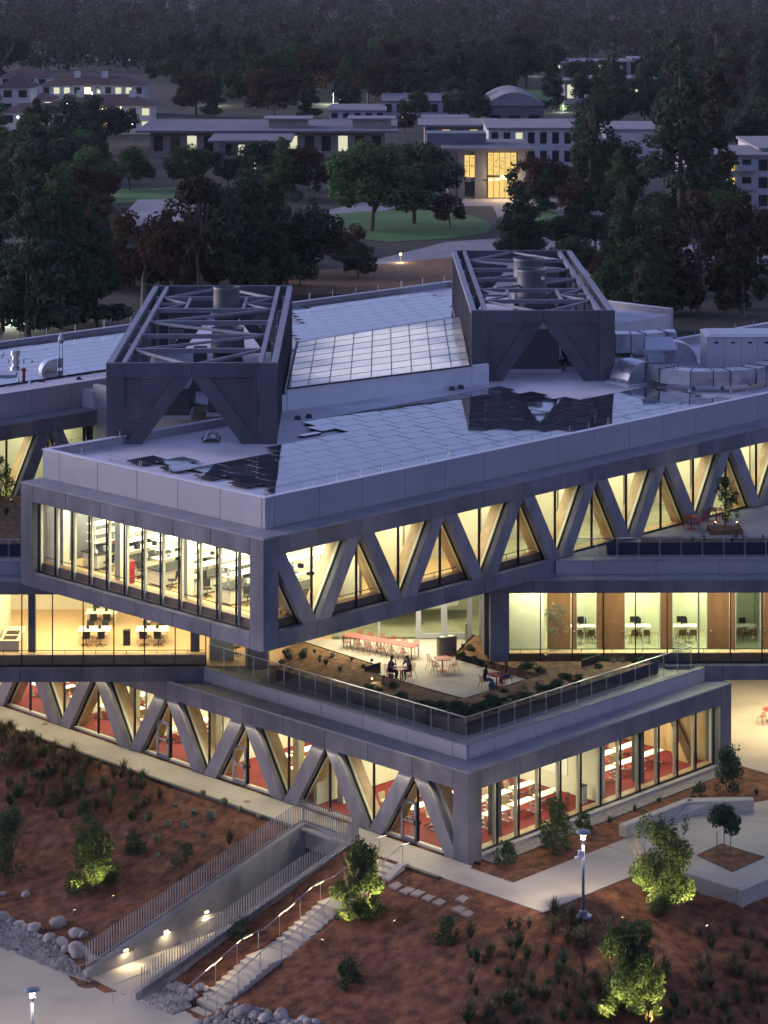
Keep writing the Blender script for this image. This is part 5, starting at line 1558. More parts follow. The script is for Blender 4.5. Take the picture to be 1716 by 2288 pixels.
big_bush(205, 1992, 165, 125, 14, 'leafy shrub lit yellow at its foot on the bare hillside', n=10000, ups=((1.3, -1.4, 'small glowing garden spotlight at the foot of the hillside shrub'), (-.7, -1.8, 'garden spotlight tucked under the hillside shrub')), energy=340)
big_bush(12, 1955, 155, 120, 15, 'dark green unlit shrub at the far end of the hillside', 'leaf_near_dark', 4200)
big_bush(300, 1905, 55, 60, 16, 'grey green low shrub on the hillside above the ramp fence', 'leaf_near_dark', 900, size=.07)
big_bush(190, 1840, 60, 42, 17, 'upright dark shrub behind the lit hillside shrub', 'leaf_near_dark', 900, size=.07)
big_bush(408, 1930, 48, 62, 18, 'low dark spreading shrub beside the uphill ramp fence', 'leaf_near_dark', 700, size=.06)
big_bush(120, 1805, 35, 32, 19, 'small bright green shrub on the grassy part of the hillside', 'leaf_near', 420, size=.06)
big_bush(1000, 2105, 60, 66, 20, 'spiky grey green shrub on the bank below the stepping slabs', 'leaf_near_dark', 800, size=.07)
big_bush(780, 2200, 62, 74, 21, 'dark fern-like shrub on the bank right of the stairs', 'leaf_near_dark', 900, size=.075)
big_bush(535, 2095, 50, 62, 22, 'dark green shrub wedged between the ramp fence and the stairs', 'leaf_near_dark', 600, size=.06)
Z0 = 0.0
def bedp(x, y): return pz(x, y, -0.02)
big_bush(0, 0, 52, 56, 23, 'small rounded green shrub by the corner column', 'leaf_near_dark', 1100, base=bedp(1130, 1931), size=.06)
big_bush(0, 0, 128, 92, 24, 'tall green shrub in front of the classroom glazing', 'leaf_near', 3600, base=bedp(1242, 1904), size=.07)
big_bush(0, 0, 48, 46, 25, 'small leafy shrub right beside the tall one at the glazing', 'leaf_near', 900, base=bedp(1303, 1862), size=.06)
big_bush(0, 0, 104, 78, 26, 'bushy green shrub at the rear corner column', 'leaf_near_dark', 3000, base=bedp(1628, 1768), size=.07)
big_bush(0, 0, 42, 38, 27, 'low leafy shrub between seat wall and rear corner', 'leaf_near_dark', 600, base=bedp(1562, 1786), size=.06)
# clipped standard tree in the pit
p = pz(1618, 1917, 0.03)
B = tree_proto('standard_tree', 'standard', 31, 2.75, 1.95, 'leaf_near_dark', 3600, .075); B.location = p; tag(B, 'small ball-crowned tree with two stakes in the square pit', 'tree')
E = empty('tree_stakes', p, 0, 'pair of thin stakes supporting the small tree in the pit', 'stakes')
for dx in (-.35, .33):
    mb = MB(); mb.tube(p + Vector((dx, .1, 0)), p + Vector((dx, .1, 1.35)), .022, .02, 6); mb.build('stake', 'bark', E)
# tufts: grass, sage
def tuft_mesh(name, seed, n, h, mat, w=.012, spread=.5):
    rnd = random.Random(seed); mb = MB()
    for i in range(n):
        a = rnd.uniform(0, 6.28); l = h * rnd.uniform(.6, 1.1); s = spread * rnd.random()
        d = Vector((cos(a), sin(a), 0)); p = d * .05 * rnd.random(); m = p + d * l * s * .5 + Vector((0, 0, l * .6)); q = p + d * l * s * 1.2 + Vector((0, 0, l * (1 - .4 * s)))
        t = Vector((-d.y, d.x, 0)) * w * rnd.uniform(.7, 1.4)
        k = len(mb.v); mb.v += [p - t, p + t, m + t * .8, m - t * .8, q]
        mb.f += [(k, k + 1, k + 2, k + 3), (k + 3, k + 2, k + 4)]
    return mb.mesh(name, mat)
GT = [tuft_mesh('grass_tuft', i, 60, .62, 'grass_dry', .014, .8) for i in range(4)]
GG = [tuft_mesh('green_tuft', 10 + i, 55, .5, 'leaf_near_dark', .02, .9) for i in range(3)]
def sage_mesh(seed):
    rnd = random.Random(seed); mb = MB(); leaf_cloud(mb, rnd, [((0, 0, .13), (.17, .17, .15))], 130, .05, .5, .2); return mb.mesh('sage_plant', 'leaf_sage')
SG = [sage_mesh(i) for i in range(3)]
def small(name, me, p, s, label, cat, group):
    o = bpy.data.objects.new(name, me); o.location = p; o.scale = (s,) * 3; o.rotation_euler = (0, 0, random.uniform(0, 6.28)); COL.objects.link(o)
    return tag(o, label, cat, group)
for (cx, cy, s) in ((1015, 845, .8), (1125, 885, 1.2), (1220, 915, 1.6), (1298, 828, 1.2), (1392, 862, .9), (1175, 770, 1.0), (850, 920, 1.1), (970, 955, 1.1), (1075, 970, 1.2), (910, 1040, 1.5), (1175, 1015, 1.0), (915, 1130, .9), (520, 750, 1.0), (1500, 905, .8)):
    small('sage_plant', SG[random.randrange(3)], ground_at(cx * .3858, 1480 + cy * .3858), s * 1.15, 'small silvery sage plant dotted on the bare hillside above the ramp', 'plant', 'sage plants on the hillside')
for (cx, cy, s) in ((925, 790, 1.3), (790, 850, 1.3), (1330, 1060, 1.5), (820, 740, 1.0)):
    small('grass_tuft', GT[random.randrange(4)], ground_at(cx * .3858, 1480 + cy * .3858), s, 'pale feathery grass clump among the sage plants on the hillside', 'grass tuft', 'pale grass clumps on the hillside')
rg = random.Random(9)
k = 0
while k < 120:       # grassy part of the hillside below the path
    x, y = rg.uniform(-5, 335), rg.uniform(1628, 1850)
    if y < 1622 + x * .375 or y > 1790 + x * .1 + rg.uniform(-40, 40): continue
    g = rg.random() < .3
    small('green_tuft' if g else 'grass_tuft', (GG[rg.randrange(3)] if g else GT[rg.randrange(4)]), ground_at(x, y), rg.uniform(.8, 1.7),
          'green tuft on the grassy hillside below the path' if g else 'dry grass tuft on the grassy hillside below the path', 'grass tuft', 'green tufts below the path' if g else 'dry tufts below the path'); k += 1
k = 0
while k < 150:      # planted lower bank
    x, y = rg.uniform(1030, 1716), rg.uniform(2030, 2300)
    left = x < 1330 and y > 2045 + max(0, (1230 - x) * .25)
    right = x > 1540 and y > 2090
    low = 1250 < x < 1560 and y > 2170
    if not (left or right or low): continue
    g = rg.random() < .25
    small('green_tuft' if g else 'grass_tuft', (GG[rg.randrange(3)] if g else GT[rg.randrange(4)]), ground_at(x, y), rg.uniform(.8, 1.7),
          'leafy green tuft on the lower planted bank' if g else 'dry grass tuft on the lower planted bank', 'grass tuft', 'green tufts on the lower bank' if g else 'dry tufts on the lower bank'); k += 1
for (x, y) in ((1362, 1838), (1472, 1793), (1690, 1775), (1418, 1812), (1520, 1800)):
    small('green_tuft', GG[random.randrange(3)], bedp(x, y), .8, 'tiny leafy plant in the bed along the classroom glazing', 'plant', 'tiny plants in the bed')
# ---- lamp posts -----------------------------------------------------------------------
def lamp_post(p, h, label, extra=False):
    E = empty('lamp_post', p, 0, label, 'lamp post')
    mb = MB(); mb.lathe(p, [(.42, 0), (.42, .07), (.22, .10), (.2, .28), (.1, .32)], 20); mb.build('base', 'lamp_paint', E, smooth=False)
    mb = MB(); mb.tube(p + Vector((0, 0, .3)), p + Vector((0, 0, h - .38)), .075, .065, 14); mb.build('pole', 'lamp_paint', E, smooth=True)
    mb = MB(); mb.lathe(p + Vector((0, 0, h - .40)), [(.06, 0), (.08, .05), (.15, .20), (.17, .27), (.02, .28)], 16); mb.build('lit_bowl', 'lamp_bowl', E)
    mb = MB(); mb.lathe(p + Vector((0, 0, h - .13)), [(.30, 0), (.37, .05), (.35, .09), (.2, .15), (.02, .17)], 24); mb.build('lamp_cap', 'lamp_paint', E, smooth=True)
    mb = MB(); mb.lathe(p + Vector((0, 0, h - .415)), [(.125, 0), (.13, .012), (.03, .014)], 14); mb.build('pole_shade_disc', 'lamp_paint', E)  # opaque disc added to keep the lamp's light off the pole
    d = bpy.data.lights.new('post_lamp', 'POINT'); d.energy = 330; d.color = (1, .82, .60); d.shadow_soft_size = .03
    o = bpy.data.objects.new('post_lamp', d); o.location = p + Vector((0, 0, h - .17)) - wloc(E); o.parent = E; COL.objects.link(o)
    if extra:
        mb = MB(); mb.box(p.x - .25, p.x + .05, p.y - .12, p.y + .12, p.z + h - 1.25, p.z + h - .95); mb.build('sensor_box', 'white_curb', E, bevel=.03)
        mb = MB(); mb.lathe(p + Vector((-.28, 0, h - 1.38)), [(.05, 0), (.14, .05), (.14, .12), (.03, .14)], 12); mb.build('camera_dome', 'white_lam', E)
p = pz(1303, 2032, 0); a, b = FR1.loc(p); p.z = tz(a, b)
lamp_post(p, 4.15, 'slim blue grey lamp post with lit bowl at the path edge', True)
p = pz(72, 2395, ZLOW + .03); lamp_post(p, 3.75, 'slim blue grey lamp post with lit bowl on the lower plaza')
# ------------------------------------------------------------------ terraces
ZD = 5.50
FR1.slab('terrace_gravel', [(1.45, 1.45), (21.1, 1.45), (21.1, 3.3), (12, 12), (12, 24), (1.45, 24)], 5.0, 5.30, 'pebble_bed', None, kind='structure')
gravel('gravel', [(1.7, 1.7), (2.7, 2.7), (2.7, 17.0), (5.5, 19.5), (5.5, 21.6), (1.7, 22.0)], 4200, 21, 'pale pebbles between the terrace guardrail and the steel planter', .03, .07, 'pebble_bed', lambda a, b: 5.30)
p_a, p_b = FR1.loc(FR2.w(5.72, 5.8)), FR1.loc(FR2.w(-7.0, 5.8))
FR1.slab('terrace_paving', [(6.2, 6.0), (12.3, 6.0), (12.45, 12.4), (16.2, 14.6), p_a, p_b, (8.1, 21.3), (7.5, 13.6), (6.2, 13.6)], 5.0, ZD, 'terrace_stone', None, kind='structure')
# planters
PL = empty('steel_planter', FR1.w(6, 4.5, 5.3), 0, 'long black steel planter of brown mulch wrapping the terrace corner', 'planter')
FR1.slab('planting_soil', [(2.8, 2.8), (18.9, 2.8), (18.9, 3.35), (12.40, 9.95), (12.40, 6.02), (6.18, 5.98), (6.18, 13.5), (7.45, 13.5), (8.0, 21.2), (2.8, 17.1)], 5.31, 5.86, 'mulch', PL)
def steel_edge(p, q, n, z0=5.31, z1=5.97, parent=PL):
    for i in range(n):
        a = (p[0] + (q[0] - p[0]) * i / n, p[1] + (q[1] - p[1]) * i / n); b = (p[0] + (q[0] - p[0]) * (i + 1) / n, p[1] + (q[1] - p[1]) * (i + 1) / n)
        A, Bq = FR1.w(*a, (z0 + z1) / 2), FR1.w(*b, (z0 + z1) / 2); d = (Bq - A).normalized() * .006
        mb = MB(); mb.bar(A + d, Bq - d, .03, z1 - z0); mb.build('steel_panel', 'black_steel', parent)
steel_edge((2.78, 17.1), (2.78, 2.78), 12); steel_edge((2.82, 2.76), (18.92, 2.76), 13); steel_edge((18.92, 2.8), (18.92, 3.4), 1)
steel_edge((6.16, 6.02), (6.16, 13.5), 5, 5.45, 5.9); steel_edge((6.2, 13.52), (7.46, 13.52), 1, 5.45, 6.12); steel_edge((7.48, 13.56), (8.02, 21.2), 5, 5.45, 5.9)
steel_edge((6.2, 6.0), (12.4, 6.0), 4, 5.45, 5.88); steel_edge((12.42, 6.02), (12.42, 9.95), 3, 5.45, 5.9)
PB = empty('steel_planter', FR1.w(14, 12.5, 5.3), 0, 'small mulch planter beside the concrete column and the bin', 'planter')
w0 = [FR1.loc(FR2.w(*q)) for q in ((4.6, 0.35), (5.95, 0.1), (5.7, 4.6), (4.95, 3.4))]
FR1.slab('planting_soil', [(12.48, 10.2), w0[1], w0[2], (16.3, 14.4), (12.5, 12.35)], 5.31, 5.82, 'mulch', PB)
steel_edge((12.47, 10.2), (12.47, 12.4), 2, 5.45, 5.88, PB); steel_edge((12.5, 12.42), (16.3, 14.45), 3, 5.45, 5.88, PB)
mb = MB(); q = [FR1.w(a, b, 5.87) for a, b in ((15.3, 5.3), (16.9, 5.3), (16.9, 5.38), (15.3, 5.38))]
mb.hexa(q, [x + Vector((0, 0, .4)) for x in q]); mb.build('steel_divider', 'black_steel', None, label='low angled black steel divider in the planter near the young tree', cat='divider')
def guardrail(label, fr, pts, z0, z1, every, parent_loc):
    E = empty('guardrail', parent_loc, 0, label, 'guardrail')
    for (p, q) in zip(pts, pts[1:]):
        L = sqrt((q[0] - p[0]) ** 2 + (q[1] - p[1]) ** 2); n = max(1, round(L / every))
        for i in range(n):
            t0, t1 = i / n, (i + 1) / n
            A = fr.w(p[0] + (q[0] - p[0]) * t0, p[1] + (q[1] - p[1]) * t0, 0); Bq = fr.w(p[0] + (q[0] - p[0]) * t1, p[1] + (q[1] - p[1]) * t1, 0)
            d = (Bq - A).normalized()
            for X in ((A, Bq) if i == n - 1 else (A,)):
                for s in (-.03, .03):
                    mb = MB(); mb.bar(X + d * s + Vector((0, 0, z0)), X + d * s + Vector((0, 0, z1)), .018, .05); mb.build('post', 'bright_steel', E)
            mb = MB(); mb.bar(A + d * .07 + Vector((0, 0, (z0 + z1) / 2 + .03)), Bq - d * .07 + Vector((0, 0, (z0 + z1) / 2 + .03)), .012, z1 - z0 - .12); mb.build('glass_panel', 'rail_glass', E)
        mb = MB(); mb.bar(fr.w(*p, z1), fr.w(*q, z1), .05, .035); mb.build('top_rail', 'bright_steel', E)
    return E
guardrail('glass guardrail with steel posts round the corner terrace', FR1, [(1.75, 21.6), (1.75, 1.75), (20.65, 1.75), (20.75, 3.1)], 5.44, 6.70, 1.28, FR1.w(1.75, 1.75, 5.44))
guardrail('glass guardrail along the upper terrace in front of the zigzag truss', FR2, [(11.0, 1.75), (38.0, 1.75)], 11.2, 12.38, 1.25, FR2.w(11, 1.75, 11.2))
guardrail('glass guardrail on the upper terrace left of the projecting laboratory', FR2, [(-33.0, 1.75), (-19.0, 1.75)], 11.2, 12.38, 1.25, FR2.w(-33, 1.75, 11.2))
# upper terraces (roof of level 2)
ZU = 11.22
FR2.slab('upper_terrace', [(8.0, 1.45), (40, 1.45), (40, 26), (8.0, 26)], Z2T - .1, ZU, 'seat_concrete', None, kind='structure')
FR2.slab('upper_terrace', [(-34, 1.45), (-12.6, 1.45), (-12.6, 26), (-34, 26)], Z2T - .1, ZU, 'seat_concrete', None, kind='structure')
UP = empty('steel_planter', FR2.w(20, 3, ZU), 0, 'black steel planter along the upper terrace guardrail with a lit tree', 'planter')
FR2.piece('planting_soil', 15.1, 40, 2.62, 4.3, ZU, ZU + .62, 'mulch', UP)
for i in range(14):
    FR2.piece('steel_panel', 13.0 + i * 1.9, 13.0 + i * 1.9 + 1.885, 2.56, 2.60, ZU, ZU + .70, 'black_steel', UP)
FR2.piece('planting_soil', 12.95, 15.0, 2.62, 3.2, ZU, ZU + .62, 'mulch', UP)
FR2.piece('steel_panel', 15.2, 18.4, 5.1, 5.14, ZU, ZU + .45, 'black_steel', UP)
UL = empty('steel_planter', FR2.w(-23, 5, ZU), 0, 'black steel planter of bare mulch left of the projecting laboratory', 'planter')
FR2.piece('planting_soil', -33, -14.0, 2.62, 16.0, ZU, ZU + .62, 'mulch', UL)
for i in range(8):
    FR2.piece('steel_panel', -33 + i * 2.35, -33 + i * 2.35 + 2.33, 2.56, 2.60, ZU, ZU + .70, 'black_steel', UL)
# plants on the terraces
rt = random.Random(17)
def bed_plant(x, y, z, s, kind):
    me, nme, cat, lab, grp = {'sage': (SG[rt.randrange(3)], 'sage_plant', 'plant', 'small grey green plant in the terrace mulch', 'grey plants in the terrace planters'),
                    'green': (GG[rt.randrange(3)], 'green_tuft', 'plant', 'small green tuft in the terrace mulch', 'green tufts in the terrace planters'),
                    'low': (BED[rt.randrange(3)], 'ground_cover_plant', 'plant', 'low spreading dark green plant at the terrace corner', 'spreading plants in the terrace planters')}[kind]
    small(nme, me, pz(x, y, z), s, lab, cat, grp)
def low_mesh(seed):
    rnd = random.Random(seed); mb = MB(); leaf_cloud(mb, rnd, [((rnd.uniform(-.15, .15), rnd.uniform(-.15, .15), .14), (.34, .34, .2)) for _ in range(3)], 330, .055, .5, .2); return mb.mesh('ground_cover_plant', 'leaf_near_dark')
BED = [low_mesh(i) for i in range(3)]
for (cx, cy, s, k) in ((835, 310, 1.6, 'sage'), (850, 345, 1.5, 'sage'), (970, 330, 1.6, 'sage'), (985, 290, 1.2, 'sage'), (790, 385, 1.1, 'sage'), (865, 430, 1.1, 'sage'), (1160, 390, .9, 'green'), (1115, 325, .7, 'sage'), (1285, 430, .9, 'sage'), (1215, 320, 1.0, 'sage'), (1480, 410, .8, 'sage'), (1110, 365, .6, 'green'), (1380, 355, .6, 'green'), (1065, 290, .6, 'green')):
    bed_plant(420 + cx * .2652, 1380 + (cy + 10) * .2652, 5.87, s, k)
for (cx, cy) in ((1020, 240), (1070, 245), (1115, 262), (1160, 235), (1200, 262), (1240, 245), (1290, 290), (1335, 285), (1240, 300), (1380, 262), (1430, 245), (1470, 230), (1180, 300), (1290, 255), (1350, 250), (1090, 285), (1140, 290)):
    bed_plant(540 + cx * .3858, 1480 + (cy + 12) * .3858, 5.87, rt.uniform(.7, 1.15), 'low')
for (cx, cy) in ((330, 290), (210, 370), (250, 395), (350, 200), (430, 325), (205, 170), (270, 165), (520, 235), (560, 245), (640, 250), (610, 285), (700, 120), (740, 130), (790, 165), (840, 110), (900, 125), (960, 120), (130, 420), (150, 400), (480, 300), (20, 480), (1050, 125), (1100, 115), (730, 110)):
    bed_plant(1100 + cx * .3014, 1440 + (cy + 8) * .3014, 5.87, rt.uniform(.6, 1.1), rt.choice(('low', 'low', 'sage')))
for i in range(34):
    t = rt.random(); a, b = (3.1 + rt.random() * 2.6, 3.2 + t * 8) if i % 2 else (3.2 + t * 9, 3.1 + rt.random() * 2.4)
    k = rt.choice(('low', 'low', 'sage', 'green')); q = FR1.w(a, b, 5.86)
    small({'low': 'ground_cover_plant', 'sage': 'sage_plant', 'green': 'green_tuft'}[k], {'low': BED, 'sage': SG, 'green': GG}[k][i % 3], q, rt.uniform(.5, 1.0), {'low': 'low spreading dark green plant at the terrace corner', 'sage': 'small grey green plant in the terrace mulch', 'green': 'small green tuft in the terrace mulch'}[k], 'plant', {'low': 'spreading plants in the terrace planters', 'sage': 'grey plants in the terrace planters', 'green': 'green tufts in the terrace planters'}[k])
for (cx, cy) in ((985, 300), (1070, 330), (1100, 420), (990, 370), (1170, 470), (1280, 480), (1060, 290), (960, 390)):
    bed_plant(820 + cx * .217, 1380 + (cy + 8) * .217, 5.84, rt.uniform(.5, .8), rt.choice(('low', 'green')))
for i in range(9):
    small('green_tuft', GG[i % 3], FR2.w(rt.uniform(15.5, 24), rt.uniform(2.8, 4.1), ZU + .62), rt.uniform(.5, .9), 'small green tuft in the upper terrace planter', 'plant', 'tufts in the upper planter')
for i in range(12):
    small('green_tuft' if i % 2 else 'grass_tuft', GG[i % 3] if i % 2 else GT[i % 4], FR2.w(rt.uniform(-28, -20.5), rt.uniform(2.9, 12), ZU + .62), rt.uniform(.6, 1.1), 'sparse tuft in the bare planter left of the laboratory', 'plant', 'tufts in the left upper planter')
# young trees on the terraces with spotlights
p = pz(1240, 1462, 5.86)
B = tree_proto('young_tree', 'sapling', 51, 3.0, 1.7, 'leaf_sage', 620, .06, 'pale_bark'); B.location = p; tag(B, 'thin young tree with sparse leaves in front of the offices', 'tree')
uplight(pz(1218, 1472, 5.86), p + Vector((0, 0, 1.8)), 26, 'round glowing spotlight at the foot of the thin young tree')
p = FR2.w(17.15, 4.65, ZU + .02); p = pz(1620, 1178, ZU + .3)
B = tree_proto('young_tree', 'tall', 52, 2.9, 1.75, 'leaf_near', 2300, .06); B.location = p; tag(B, 'dense young tree glowing between two spotlights on the upper terrace', 'tree')
uplight(pz(1597, 1174, ZU + .3), p + Vector((0, 0, 1.5)), 60, 'glowing spotlight on the bin side of the upper terrace tree')
uplight(pz(1648, 1174, ZU + .3), p + Vector((0, 0, 1.5)), 60, 'glowing spotlight on the far side of the upper terrace tree')
FR2.piece('tree_mound', FR2.loc(p)[0] - 1.0, FR2.loc(p)[0] + 1.0, FR2.loc(p)[1] - .7, FR2.loc(p)[1] + .7, ZU, ZU + .3, 'mulch', None, label='square mulch bed under the glowing upper terrace tree', cat='planting bed')
p = pz(2, 1118, ZU + .62)
B = tree_proto('young_tree', 'tall', 53, 2.6, 1.6, 'leaf_near', 1800, .06); B.location = p; tag(B, 'young tree glowing on the terrace left of the projecting laboratory', 'tree')
uplight(p + Vector((.8, -.8, 0)), p + Vector((0, 0, 1.3)), 60, 'spotlight in front of the young tree left of the laboratory')
# planter spotlight and path bollards on the corner terrace
uplight(pz(829, 1520, 5.87), pz(829, 1520, 6.3) + Vector((1.5, -1.2, -.2)), 18, 'bright little spotlight at the end of the mulch planter')
for i, (x, y) in enumerate(((829, 1488), (856, 1525), (1178, 1528))):
    p = pz(x, y, ZD if i != 1 else 5.86); E = empty('garden_bollard', p, 0, None, 'bollard light', 'short bollard lights on the terrace')
    E['label'] = 'short black bollard light at the edge of the terrace paving'
    mb = MB(); mb.box(p.x - .03, p.x + .03, p.y - .03, p.y + .03, p.z, p.z + .38); mb.build('stem', 'black_lid', E)
    mb = MB(); mb.box(p.x - .03, p.x + .12, p.y - .06, p.y + .06, p.z + .28, p.z + .42); mb.build('head', 'black_lid', E)
p = pz(1042, 1432, ZD); mb = MB(); mb.box(p.x - .08, p.x + .08, p.y - .08, p.y + .08, ZD, ZD + 1.05); mb.build('door_post', 'bin_steel', None, bevel=.01, label='square steel push-button post beside the lobby doors', cat='post')
def bin_box(p, w, d, h, label, ang):
    E = empty('recycling_bin', p, 0, label, 'bin')
    f = Frame(p.x, p.y, ang)
    n = 18
    ring = []
    for i in range(n):
        t = 2 * pi * i / n; c, s = cos(t), sin(t)
        ring.append(((abs(c) ** .55) * (1 if c >= 0 else -1) * w / 2, (abs(s) ** .55) * (1 if s >= 0 else -1) * d / 2))
    mb = MB(); mb.hexa([f.w(a, b, p.z) for a, b in ring], [f.w(a, b, p.z + h) for a, b in ring]); mb.build('bin_body', 'bin_steel', E)
    mb = MB(); mb.hexa([f.w(a * 1.02, b * 1.02, p.z + h + .002) for a, b in ring], [f.w(a * 1.0, b * 1.0, p.z + h + .07) for a, b in ring]); mb.build('bin_lid', 'black_lid', E)
    for sx in (-.22, .22):
        mb = MB(); f.box(mb, sx * w - .13 * w, sx * w + .13 * w, -d * .22, d * .22, p.z + h + .071, p.z + h + .085); mb.build('bin_opening', 'bright_steel', E)
bin_box(pz(998, 1463, ZD), 1.2, .55, 1.0, 'steel recycling bin with two openings on the corner terrace', 25)
bin_box(pz(1362, 1195, ZU), 1.15, .55, 1.1, 'steel recycling bin on the upper terrace against the truss', 8)
# ------------------------------------------------------------------ furniture
def shell_chair(label):
    """red lattice bucket chair on four legs, faces +y"""
    E = empty('lattice_chair', (0, 0, -500), 0, label, 'chair')
    bm = bmesh.new(); nu, nv = 13, 9; g = []
    for i in range(nu):
        t = i / (nu - 1)            # front edge of the seat to the top of the back
        row = []
        for j in range(nv):
            s = j / (nv - 1) * 2 - 1
            if t < .5:
                y = .24 - t * .86; z = .44 - .03 * sin(t * pi); x = s * .25; z += .12 * abs(s) ** 3 * (t * 1.6)
            else:
                k = (t - .5) / .5; y = -.19 - .10 * k + .17 * (abs(s) ** 2) * (1 - .35 * k); z = .44 + .40 * k * (1 - .10 * s * s) - .0; x = s * (.265 - .05 * k * k)
            row.append(bm.verts.new((x, y, z)))
        g.append(row)
    fs = []
    for i in range(nu - 1):
        for j in range(nv - 1):
            fs.append(bm.faces.new((g[i][j], g[i + 1][j], g[i + 1][j + 1], g[i][j + 1])))
    rnd = random.Random(2)
    for row in g[1:-1]:
        for v in row[1:-1]:
            v.co += Vector((rnd.uniform(-.012, .012), rnd.uniform(-.01, .01), rnd.uniform(-.012, .012)))
    bm.normal_update()
    bmesh.ops.inset_individual(bm, faces=fs, thickness=.013)
    bmesh.ops.delete(bm, geom=fs, context='FACES_ONLY')
    me = bpy.data.meshes.new('seat_shell'); bm.to_mesh(me); bm.free(); me.materials.append(MATS['red_furn'])
    o = bpy.data.objects.new('seat_shell', me); o.parent = E; COL.objects.link(o)
    for sx in (-1, 1):
        for y0, y1 in ((.17, .24), (-.15, -.25)):
            mb = MB(); mb.tube(Vector((sx * .16, y0, .43)), Vector((sx * .23, y1, 0)), .014, .012, 6); mb.build('leg', 'red_furn', E, local=True)
    return E
def table4(name, top, legs, lx, ly, h, label, mat, legmat, leg_r=.025, round_=False, cat='table', tth=.03):
    E = empty(name, (0, 0, -500), 0, label, cat)
    mb = MB()
    if round_: mb.lathe(Vector((0, 0, h - tth)), [(top[0] / 2, 0), (top[0] / 2, tth)], 26)
    else: mb.box(-top[0] / 2, top[0] / 2, -top[1] / 2, top[1] / 2, h - tth, h)
    mb.build('table_top', mat, E, local=True, bevel=0)
    if legs == 4:
        for sx in (-1, 1):
            for sy in (-1, 1):
                mb = MB(); mb.tube(Vector((sx * lx, sy * ly, h - tth)), Vector((sx * lx, sy * ly, 0)), leg_r, leg_r, 6); mb.build('leg', legmat, E, local=True)
    elif legs == 1:
        mb = MB(); mb.tube(Vector((0, 0, 0)), Vector((0, 0, h - tth)), .04, .04, 8); mb.lathe(Vector((0, 0, 0)), [(.26, 0), (.26, .02), (.05, .03)], 14); mb.build('pedestal', legmat, E, local=True)
    elif legs == 2:
        for sx in (-1, 1):
            mb = MB(); mb.box(sx * lx - .03, sx * lx + .03, -.04, .04, .06, h - tth); mb.build('leg', legmat, E, local=True)
            mb = MB(); mb.box(sx * lx - .035, sx * lx + .035, -ly, ly, 0, .06); mb.build('foot', legmat, E, local=True)
    return E
def task_chair(name, label, seatmat, basemat):
    E = empty(name, (0, 0, -500), 0, label, 'chair')
    mb = MB(); mb.hexa([Vector(q) for q in ((-.22, -.2, .44), (.22, -.2, .44), (.24, .24, .45), (-.24, .24, .45))], [Vector(q) for q in ((-.22, -.2, .49), (.22, -.2, .49), (.24, .24, .49), (-.24, .24, .49))]); mb.build('seat', seatmat, E, local=True)
    mb = MB(); mb.hexa([Vector(q) for q in ((-.2, -.24, .52), (.2, -.24, .52), (.2, -.19, .52), (-.2, -.19, .52))], [Vector(q) for q in ((-.22, -.32, .92), (.22, -.32, .92), (.22, -.28, .92), (-.22, -.28, .92))]); mb.build('backrest', seatmat, E, local=True)
    mb = MB(); mb.tube(Vector((0, 0, .08)), Vector((0, 0, .44)), .028, .025, 7)
    for k in range(5):
        t = 2 * pi * k / 5; mb.tube(Vector((0, 0, .1)), Vector((cos(t) * .3, sin(t) * .3, .055)), .022, .016, 5)
    mb.build('star_base', basemat, E, local=True)
    for k in range(5):
        t = 2 * pi * k / 5; mb = MB(); mb.tube(Vector((cos(t) * .3 - .02, sin(t) * .3, .03)), Vector((cos(t) * .3 + .02, sin(t) * .3, .03)), .03, .03, 7); mb.build('castor', 'chair_black', E, local=True)
    return E
def four_leg_chair(label, seatmat, legmat):
    E = empty('visitor_chair', (0, 0, -500), 0, label, 'chair')
    mb = MB(); mb.box(-.23, .23, -.22, .22, .43, .47); mb.build('seat', seatmat, E, local=True)
    mb = MB(); mb.hexa([Vector(q) for q in ((-.23, -.24, .48), (.23, -.24, .48), (.23, -.21, .48), (-.23, -.21, .48))], [Vector(q) for q in ((-.2, -.3, .82), (.2, -.3, .82), (.2, -.27, .82), (-.2, -.27, .82))]); mb.build('backrest', seatmat, E, local=True)
    for sx in (-1, 1):
        for sy in (-1, 1):
            mb = MB(); mb.tube(Vector((sx * .19, sy * .18, .43)), Vector((sx * .22, sy * .22, 0)), .014, .012, 6); mb.build('leg', legmat, E, local=True)
    return E
PROTO = []
def reg(e): PROTO.append(e); return e
def put(proto, p, rz, label=None, group=None):
    o = copy_tree(proto); o.location = p; o.rotation_euler = (0, 0, rz)
    if label: o['label'] = label
    if group: o['group'] = group
    return o
CH = reg(shell_chair('red lattice chair'))
BIGT = reg(table4('long_table', (3.75, .82), 0, 0, 0, .74, 'long table', 'red_furn', 'red_furn'))
for x in (-1.82, 0, 1.82):
    for y in (-.37, .37):
        mb = MB(); mb.tube(Vector((x, y, .71)), Vector((x, y, 0)), .026, .026, 6); mb.build('leg', 'red_furn', BIGT, local=True)
SQT = reg(table4('square_table', (.85, .85), 1, 0, 0, .74, 'square table', 'red_furn', 'red_furn'))
RDT = reg(table4('round_table', (.95, .95), 1, 0, 0, .74, 'round table', 'red_furn', 'red_furn', round_=True))
def tpos(cx, cy, z): return pz(820 + cx * .217, 1380 + cy * .217, z)
